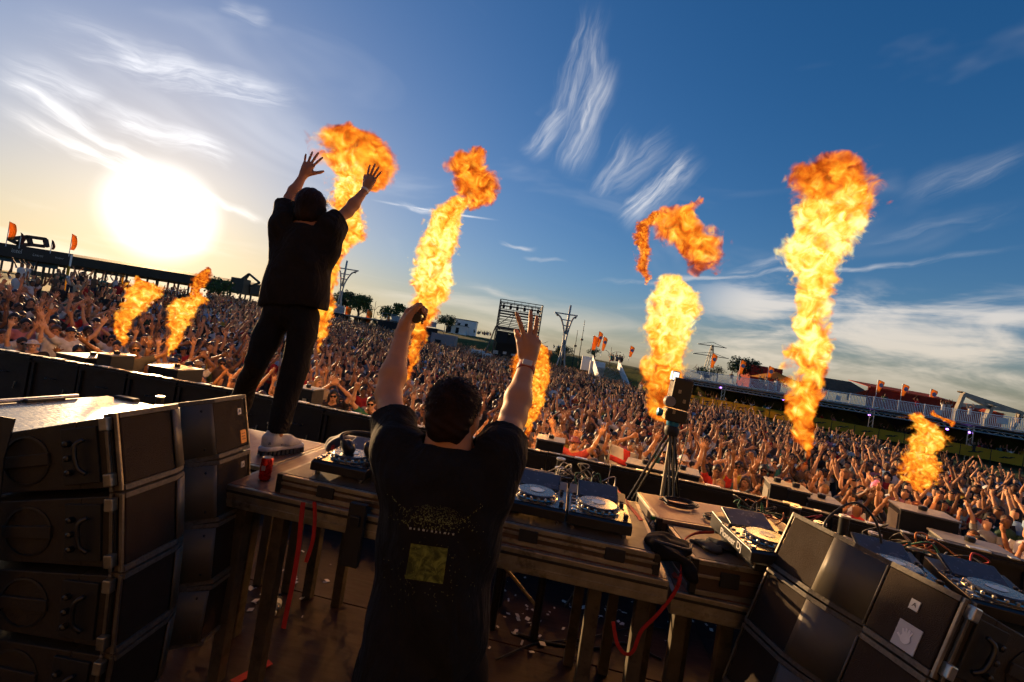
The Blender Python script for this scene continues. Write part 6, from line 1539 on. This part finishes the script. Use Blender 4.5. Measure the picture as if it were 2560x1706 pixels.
        if q.random()<.5: part(MOUTH,(0,0,0))
    # phones held up in some raised hands, one per stretch of the crowd
    done=set()
    for d in people:
        if d['pose'] in('right hand raised','left hand raised') and d['lm'] not in done and d['y']<16:
            done.add(d['lm']); k=3 if d['pose'].startswith('right') else 1; wv=Vector(POSES[d['pose']][k])*d['s']; a=-math.atan2(d['x'],d['y']-1.5)
            p=Vector((d['x'],d['y'],d['z']))+Matrix.Rotation(a,3,'Z')@(wv+Vector((0,-.05,.12)))
            r=empty('smartphone',p,(.1,.05,a+q.uniform(-.4,.4)),label=f"smartphone held up in a raised hand {d['lm']}",cat='phone',group='phones held up in the crowd')
            MB().box((0,0,0),(.075,.009,.15)).build('case',M_dark,r,bevel=.006); MB().box((0,-.0055,0),(.068,.002,.14)).build('back_plate',mat('phone_back',(.3,.3,.33),.3,var=.1),r); MB().box((.018,-.0075,.05),(.022,.003,.03)).build('lens_block',M_rub,r)
    return far
FAR=place_crowd()

# ---- everyone further back: one mass of simple figures
def simple_person(q,lod):
    """verts, faces(quads/tris), colour class per face: 0 skin 1 shirt 2 hair 3 trousers"""
    V=[];F=[];C=[]
    def ring_tube(pts,rs,n,c,sy=1.0,cap=True):
        b=len(V); pv=None
        for i,p in enumerate(pts):
            p=Vector(p); d=(Vector(pts[min(i+1,len(pts)-1)])-Vector(pts[max(i-1,0)])).normalized(); u=d.cross(Vector((0,1,0)));
            if u.length<.1: u=Vector((1,0,0))
            u.normalize(); w=d.cross(u)
            for k in range(n):
                a=2*math.pi*(k+.5)/n; V.append(p+u*math.cos(a)*rs[i]+w*math.sin(a)*rs[i]*sy)
        for i in range(len(pts)-1):
            for k in range(n):
                a=b+i*n+k; e=b+i*n+(k+1)%n; F.append((a,e,e+n)); C.append(c); F.append((a,e+n,a+n)); C.append(c)
        if cap:
            for k in range(1,n-1): F.append((b+(len(pts)-1)*n,b+(len(pts)-1)*n+k,b+(len(pts)-1)*n+k+1)); C.append(c)
    n=8 if lod==0 else 6 if lod==1 else 4; na=5 if lod==0 else 4 if lod==1 else 3
    ring_tube([(0,0,.85),(0,0,1.1),(0,0,1.34),(0,0,1.44),(0,0,1.49)],[.17,.165,.195,.15,.06],n,1,.65)
    if lod<2: ring_tube([(-.09,0,.0),(-.09,0,.88)],[.06,.10],na,3); ring_tube([(.09,0,.0),(.09,0,.88)],[.06,.10],na,3)
    ring_tube([(0,-.005,1.46),(0,-.01,1.52),(0,-.015,1.56),(0,-.015,1.64),(0,-.01,1.70)],[.05,.055,.075,.078,.045],n,0)
    long=q.random()<.28; hat=q.random()<.15
    zl=1.42 if long else 1.54
    ring_tube([(0,.03,zl),(0,.022,1.62),(0,.012,1.69),(0,.01,1.735)],[.075,.092,.085,.035],n,2)
    if hat: ring_tube([(0,-.06,1.67),(0,-.13,1.668)],[.07,.05],4,2,.2)
    kind=q.random()
    for s in(-1,1):
        up=(kind<.30) or (kind<.62 and s==(1 if kind<.46 else -1))
        sh=Vector((s*.19,0,1.41))
        if up:
            e=Vector((s*q.uniform(.2,.38),q.uniform(-.12,-.02),q.uniform(1.55,1.70))); w=e+Vector((s*q.uniform(-.16,.12),q.uniform(-.15,-.02),q.uniform(.20,.28)))
        else:
            e=Vector((s*.25,q.uniform(-.1,.02),1.15)); w=e+Vector((-s*q.uniform(0,.12),q.uniform(-.25,-.1),q.uniform(-.2,.15)))
        m=sh.lerp(e,.55)
        ring_tube([sh,m],[.065,.06],na,1,cap=False); ring_tube([m,e,e.lerp(w,.35),w],[.045,.04,.042,.028],na,0)
        d=(w-e).normalized(); ring_tube([w,w+d*.06,w+d*.12+Vector((0,-.01,0))],[.028,.045,.03],na,0,.45)
        if up and lod==0:
            for t in(-.35,-.1,.12,.34): 
                f=w+d*.10; ring_tube([f,f+(d+Vector((t,0,0))).normalized()*.075],[.011,.008],3,0)
    return np.array([tuple(v) for v in V]),np.array(F),np.array(C)
def far_crowd(spots):
    q=random.Random(77); var=[[simple_person(q,l) for _ in range(26)] for l in(0,1,2)]
    Vs=[];Fs=[];Cs=[];nv=0
    def pal(L): return [x[1] for x in L],np.array([x[2] for x in L],float)/sum(x[2] for x in L)
    sc,sw=pal(SHIRTS); hc,hw=pal(HAIRS); R=np.random.default_rng(9)
    for (y,x,z,_,_) in spots:
        r=math.hypot(x,y); lod=0 if r<24 else 1 if r<46 else 2
        v,f,c=q.choice(var[lod]); s=q.uniform(.92,1.08); a=math.atan2(x,y-1.5)*-1+q.uniform(-.5,.5); ca,sa=math.cos(a)*s,math.sin(a)*s
        P=np.stack([v[:,0]*ca-v[:,1]*sa+x,v[:,0]*sa+v[:,1]*ca+y,v[:,2]*s+z],1)
        cols=np.array([SKINS[R.integers(len(SKINS))],sc[R.choice(len(sc),p=sw)],hc[R.choice(len(hc),p=hw)],(.03,.03,.04)])*R.uniform(.8,1.15)
        Vs.append(P); Fs.append(f+nv); Cs.append(cols[c]); nv+=len(P)
    V=np.concatenate(Vs); F=np.concatenate(Fs); C=np.concatenate(Cs)
    def ex(g,b,tc,c): g.l(g.n('ShaderNodeAttribute',attribute_name='tone').outputs['Color'],b.inputs['Base Color'])
    me=np_mesh('crowd',V,F,mat('crowd_mass',(.2,.2,.2),.7,extra=ex,spec=.3))
    at_=me.attributes.new('tone','FLOAT_COLOR','FACE'); at_.data.foreach_set('color',np.concatenate([C,np.ones((len(C),1))],1).astype(np.float32).ravel())
    o=bpy.data.objects.new('crowd',me); link(o); tag(o,'dense cheering crowd filling the field behind the front rows','crowd',kind='stuff')
    return len(spots),len(F)
# people on the banks and terraces
def bank_people():
    q=random.Random(3); L=[]
    for k in range(46): p=at(q.uniform(1188,1240),0,0) if 0 else None
    def line(px0,py0,px1,py1,Y,n,z=None):
        for k in range(n):
            t=q.random(); p=at(px0+(px1-px0)*t,py0+(py1-py0)*t,Y+q.uniform(-2,2)); L.append((p.y,p.x,float(terrain(p.x,p.y)) if z is None else z,1,1))
    line(1185,830,1225,842,118,14); line(1380,865,1420,872,110,6); line(1115,845,1180,852,84,5); line(790,770,1060,815,76,46,3.35); line(1520,888,1560,900,66,12,3.4); line(1605,915,2050,975,62,34,None); line(2420,1090,2560,1110,44,14,0.1); line(930,800,1000,815,75,10,3.35)
    for k in range(60):
        t=q.uniform(-2,46); o=TA+TD*t+TN*q.uniform(.5,5.5); L.append((o.y,o.x,0.05,1,1))
    for k in range(26):
        t=q.uniform(-2,46); o=TA+TD*t+TN*q.uniform(3.6,6.5); L.append((o.y,o.x,3.46,1,1))
    return L
print('far crowd',far_crowd(FAR+bank_people()))
# white flag with red cross held above the front rows
def cross_flag():
    c=at(1545,1165,8.6); root=empty('crowd_flag',(c.x,c.y,float(terrain(c.x,c.y))),label='white flag with red cross held up behind the wall',cat='flag'); n=14
    def P(i,j): a=i/n; b=j/n; return at(1528+70*a-6*b,1110+26*a+62*b,8.6)+Vector((0,.06*math.sin(a*7+b*3),.0))
    for nm,i0,i1,j0,j1,mm,off in(('cloth',0,n,0,n,M_fabricw,0),('red_bar',6,9,0,n,M_redc,-.006),('red_bar',0,n,6,9,M_redc,-.009)):
        vs=[];  nx=i1-i0; ny=j1-j0
        for j in range(j0,j1+1):
            for i in range(i0,i1+1): vs.append(P(i,j)+Vector((0,off,0)))
        o=MB().add(vs,[(b*(nx+1)+a,b*(nx+1)+a+1,(b+1)*(nx+1)+a+1,(b+1)*(nx+1)+a) for b in range(ny) for a in range(nx)]).build(nm,mm,root,smooth=True,world=True)
        sd=o.modifiers.new('t','SOLIDIFY'); sd.thickness=.004
    top=P(0,0); MB().tube([(top.x-.01,top.y+.02,top.z+.08),(top.x-.02,top.y+.02,.8)],.012,6).build('stick',M_dalu,root,world=True)
cross_flag()
# ---------------------------------------------------------------- flames: glowing gas in real volumes
def flame_mat(name,H,zs,cx,cr,x0,x1,rmax,heat,scale,sigma,seed,wisp):
    m=bpy.data.materials.new(name); m.use_nodes=True; nt=m.node_tree; nt.nodes.clear(); g=NG(nt)
    P=g.n('ShaderNodeTexCoord').outputs['Object']; X,Y,Z=g.sep(P)
    t=g.m('DIVIDE',Z,H,clamp=True)
    def curve(vals):
        n=g.n('ShaderNodeFloatCurve'); g.put(n.inputs['Value'],t); c=n.mapping.curves[0]
        pts=sorted(zip([z/H for z in zs],vals))
        c.points[0].location=pts[0]; c.points[1].location=pts[-1]
        for p in pts[1:-1]: c.points.new(*p)
        n.mapping.use_clip=False; n.mapping.update(); return n.outputs[0]
    cxx=g.m('ADD',g.m('MULTIPLY',curve([(c-x0)/(x1-x0) for c in cx]),x1-x0),x0)
    rr=g.m('MULTIPLY',curve([r/rmax for r in cr]),rmax*.84)
    off=g.comb(seed*3.7,seed*1.3,seed*2.1)
    Pn=g.vm('ADD',P,off)
    # turbulence: low-frequency push plus fine curl
    big=g.vm('SUBTRACT',g.noise(Pn,scale*.8,3,.6,color=True),(.5,.5,.5))
    Pd=g.vm('ADD',P,g.vm('MULTIPLY',big,(1.5*rmax,1.2*rmax,1.0*rmax)))
    xd,yd,zd=g.sep(Pd)
    dx=g.m('SUBTRACT',xd,cxx); d=g.m('DIVIDE',g.m('SQRT',g.m('ADD',g.m('MULTIPLY',dx,dx),g.m('MULTIPLY',yd,yd))),g.m('MAXIMUM',rr,.005))
    n1=g.noise(Pn,scale*1.6,6,.64,.9)
    f=g.m('ADD',g.m('SUBTRACT',1.0,d),g.m('MULTIPLY',g.m('SUBTRACT',n1,.5),g.mr(t,0.0,.55,wisp*1.9,wisp*1.25)))
    endf=g.m('MULTIPLY',g.mr(t,0.0,.04),g.mr(t,1.0,.95))
    dens=g.m('MULTIPLY',g.m('MULTIPLY',g.mr(f,.0,.55),endf),sigma)
    ht=g.m('SUBTRACT',curve(heat),.14)
    n2=g.noise(Pn,scale*1.9,5,.60,1.2)
    hh=g.m('ADD',g.m('ADD',ht,g.m('MULTIPLY',g.m('MINIMUM',f,.8),.30)),g.m('MULTIPLY',g.m('SUBTRACT',n2,.5),2.6))
    col=g.ramp(hh,[(0.0,(.20,.022,.002)),(.25,(.62,.095,.006)),(.45,(.98,.25,.012)),(.62,(1.0,.45,.03)),(.8,(1.0,.66,.10)),(1.0,(1.0,.86,.34))])
    bri=g.mr(hh,.0,1.0,.9,1.25,False)
    em=g.n('ShaderNodeEmission'); g.l(col,em.inputs['Color']); g.l(g.m('MULTIPLY',g.m('MULTIPLY',dens,bri),FLAME_GAIN),em.inputs['Strength'])
    ab=g.n('ShaderNodeVolumeAbsorption'); ab.inputs['Color'].default_value=(0,0,0,1); g.l(dens,ab.inputs['Density'])
    ad=g.n('ShaderNodeAddShader'); g.l(em.outputs[0],ad.inputs[0]); g.l(ab.outputs[0],ad.inputs[1])
    out=g.n('ShaderNodeOutputMaterial'); g.l(ad.outputs[0],out.inputs['Volume'])
    try: m.cycles.volume_sampling='DISTANCE'; m.cycles.homogeneous_volume=False
    except Exception: pass
    return m
FLAME_GAIN=.74
def flame_part(root,nm,path,Y,heat,seed,sigma=1.0,wisp=1.5,grow=1.0):
    pts=sorted([(at(px,py,Y),hw/FPX*Y*grow) for px,py,hw in path],key=lambda a:a[0].z)
    z0=pts[0][0].z-.05; H=pts[-1][0].z+pts[-1][1]*.3+.04-z0; bx=pts[0][0].x
    zs=[0]+[p.z-z0 for p,_ in pts]+[H]; cx=[pts[0][0].x-bx]+[p.x-bx for p,_ in pts]+[pts[-1][0].x-bx]; cr=[pts[0][1]*.6]+[r for _,r in pts]+[pts[-1][1]*.3]
    zs,cx,cr=zip(*[(a,b,c) for i,(a,b,c) in enumerate(zip(zs,cx,cr)) if i==0 or a-zs[i-1]>.004])
    rmax=max(cr); x0,x1=min(cx)-.1,max(cx)+.1
    hv=[float(np.interp(z/H,[h[0] for h in heat],[h[1] for h in heat])) for z in zs]
    scale=1.0/max(.12,rmax*.75)
    m=flame_mat('flame_gas',H,zs,cx,cr,x0,x1,rmax,hv,scale,sigma*10.0/rmax,seed,wisp)
    # hull that follows the plume
    mb=MB(); N=26; P=[];Rr=[]
    for k in range(N+1):
        z=H*k/N; c=np.interp(z,zs,cx); w=[np.interp(zz,zs,cr) for zz in np.linspace(max(0,z-rmax*.5),min(H,z+rmax*.5),5)]; P.append((c,0,z)); Rr.append(max(w)*1.25+rmax*.38)
    Cs=[np.mean([np.interp(zz,zs,cx) for zz in np.linspace(max(0,z-rmax*.4),min(H,z+rmax*.4),5)]) for (_,_,z) in P]
    b=len(mb.v); n=16
    for (c,(_,_,z),r) in zip(Cs,P,Rr):
        for k in range(n): a=2*math.pi*k/n; mb.v.append((c+r*math.cos(a),r*math.sin(a),z))
    for i in range(N):
        for k in range(n): a=i*n+k; e=i*n+(k+1)%n; mb.f.append((a,e,e+n,a+n)); mb.mi.append(0)
    mb.f.append(tuple(range(n-1,-1,-1))); mb.f.append(tuple(N*n+k for k in range(n))); mb.mi+= [0,0]
    o=mb.build(nm,m,root); o.matrix_parent_inverse=root.matrix_basis.inverted(); o.location=(bx,Y,z0)
    return o
def flame(label,parts):
    path,Y=parts[0][1],parts[0][2]; b=at(path[0][0],path[0][1],Y)
    root=empty('flame',(b.x,b.y,b.z),label=label,cat='flame',group='stage flames')
    for p in parts: flame_part(root,*p)
    mid=path[len(path)//2]; c=at(mid[0],mid[1],Y); hw=max(q[2] for q in path)/FPX*Y     # the light this flame gives off
    L=bpy.data.lights.new('flame_light','POINT'); L.energy=600*hw; L.color=(1.0,.42,.10); L.shadow_soft_size=hw
    lo=bpy.data.objects.new('flame_light',L); link(lo,root); lo.matrix_parent_inverse=root.matrix_basis.inverted(); lo.location=c
LO=[(0,.22),(.2,.34),(.4,.62),(.7,.72),(.85,.6),(1,.42)]
SM=[(0,.3),(.3,.45),(.6,.52),(1,.36)]
CL=[(0,.30),(.3,.28),(.6,.36),(1,.28)]
flame('tallest thick flame column with orange head at the right',[('flame_column',[(2003,1175,7),(2006,1130,18),(2010,1080,30),(2014,1020,36),(2018,960,40),(2022,915,46),(2028,860,50),(2028,810,50),(2032,760,52),(2040,715,56),(2042,680,60),(2040,650,70),(2052,610,86),(2072,570,80),(2088,540,88),(2092,510,78)],6.2,[(0,.2),(.18,.30),(.3,.48),(.45,.72),(.8,.85),(1,.75)],1.0,1.2,1.35),
  ('flame_cloud',[(2085,545,50),(2092,515,95),(2090,480,108),(2085,445,100),(2088,415,78),(2085,390,45)],6.3,[(0,.62),(.35,.45),(.7,.26),(1,.2)],2.0,1.0,1.5)])
flame('bulky flame left of the tall one with drifting orange cloud',[('flame_column',[(1650,1055,12),(1645,1020,38),(1654,980,52),(1662,930,60),(1668,890,66),(1672,850,66),(1680,805,66),(1690,765,74),(1688,730,62),(1676,700,38)],6.0,[(0,.28),(.25,.36),(.4,.6),(.7,.85),(1,.75)],3.0,1.1,1.4),
  ('flame_cloud',[(1762,688,16),(1765,660,40),(1760,630,66),(1738,600,84),(1708,570,86),(1690,548,66),(1700,525,36),(1740,498,14)],6.1,[(0,.16),(.35,.28),(.7,.5),(1,.26)],4.0,.8,1.7),
  ('flame_wisp',[(1620,705,8),(1606,668,20),(1612,630,20),(1606,590,24),(1614,555,20),(1640,535,14)],6.05,[(0,.34),(1,.2)],5.0,.5,1.8)])
flame('flame behind the raised fist with separate orange puff',[('flame_column',[(1020,950,6),(1028,905,18),(1040,860,26),(1050,810,30),(1060,770,42),(1078,725,50),(1080,680,56),(1090,635,58),(1100,590,56),(1112,550,50),(1128,522,40),(1150,500,26)],6.5,[(0,.26),(.2,.36),(.4,.55),(.6,.85),(.85,.72),(1,.5)],6.0,1.1,1.4),
  ('flame_cloud',[(1165,520,20),(1195,490,48),(1192,458,66),(1178,428,72),(1165,400,58),(1195,374,24)],6.6,CL,7.0,.9,1.6)])
flame('flame behind the standing man with big orange cloud',[('flame_column',[(800,880,8),(806,800,22),(815,720,26),(830,660,28),(850,615,36),(866,580,48),(870,540,50),(864,500,46),(872,465,48),(880,430,50)],6.8,[(0,.3),(.4,.5),(.7,.62),(1,.75)],8.0,1.0,1.4),
  ('flame_cloud',[(905,470,30),(900,440,82),(898,405,104),(893,370,104),(885,340,80),(868,318,36)],6.9,[(0,.42),(.4,.5),(.7,.40),(1,.3)],9.0,1.0,1.5)])
flame('small flame behind the forearm with the wristband',[('flame_column',[(1322,1085,5),(1330,1045,16),(1343,1000,20),(1350,955,26),(1352,915,30),(1345,885,34),(1352,865,16)],8.5,SM,10.0,1.0,1.7),('flame_lobe',[(1288,965,6),(1294,930,18),(1300,900,20),(1314,872,10)],8.6,[(0,.25),(1,.35)],11.0,.8,1.8)])
flame('ragged small flame at the far right over the crowd',[('flame_column',[(2290,1225,8),(2298,1195,34),(2300,1165,42),(2308,1130,34),(2322,1095,40),(2318,1065,36),(2300,1040,20)],8.5,[(0,.35),(.4,.5),(.75,.62),(1,.4)],12.0,.9,1.9),('flame_wisp',[(2380,1062,5),(2366,1050,14),(2340,1040,12),(2330,1032,6)],8.6,[(0,.25),(1,.3)],13.0,.5,2.0)])
flame('leaning flame, left one of the twin left flames',[('flame_column',[(311,862,5),(306,838,14),(316,808,20),(330,780,28),(346,750,34),(362,726,40),(360,706,30),(342,697,12)],8.0,[(0,.4),(.4,.5),(.75,.55),(1,.3)],14.0,1.0,1.6)])
flame('forked flame, right one of the twin left flames',[('flame_column',[(426,888,5),(433,860,13),(440,832,22),(450,800,30),(458,772,32),(484,752,34),(500,738,16)],8.0,[(0,.4),(.4,.5),(.75,.6),(1,.4)],15.0,1.0,1.6),('flame_tip',[(486,742,8),(494,714,16),(506,692,20),(516,674,10)],8.05,[(0,.35),(1,.2)],16.0,.7,1.8)])
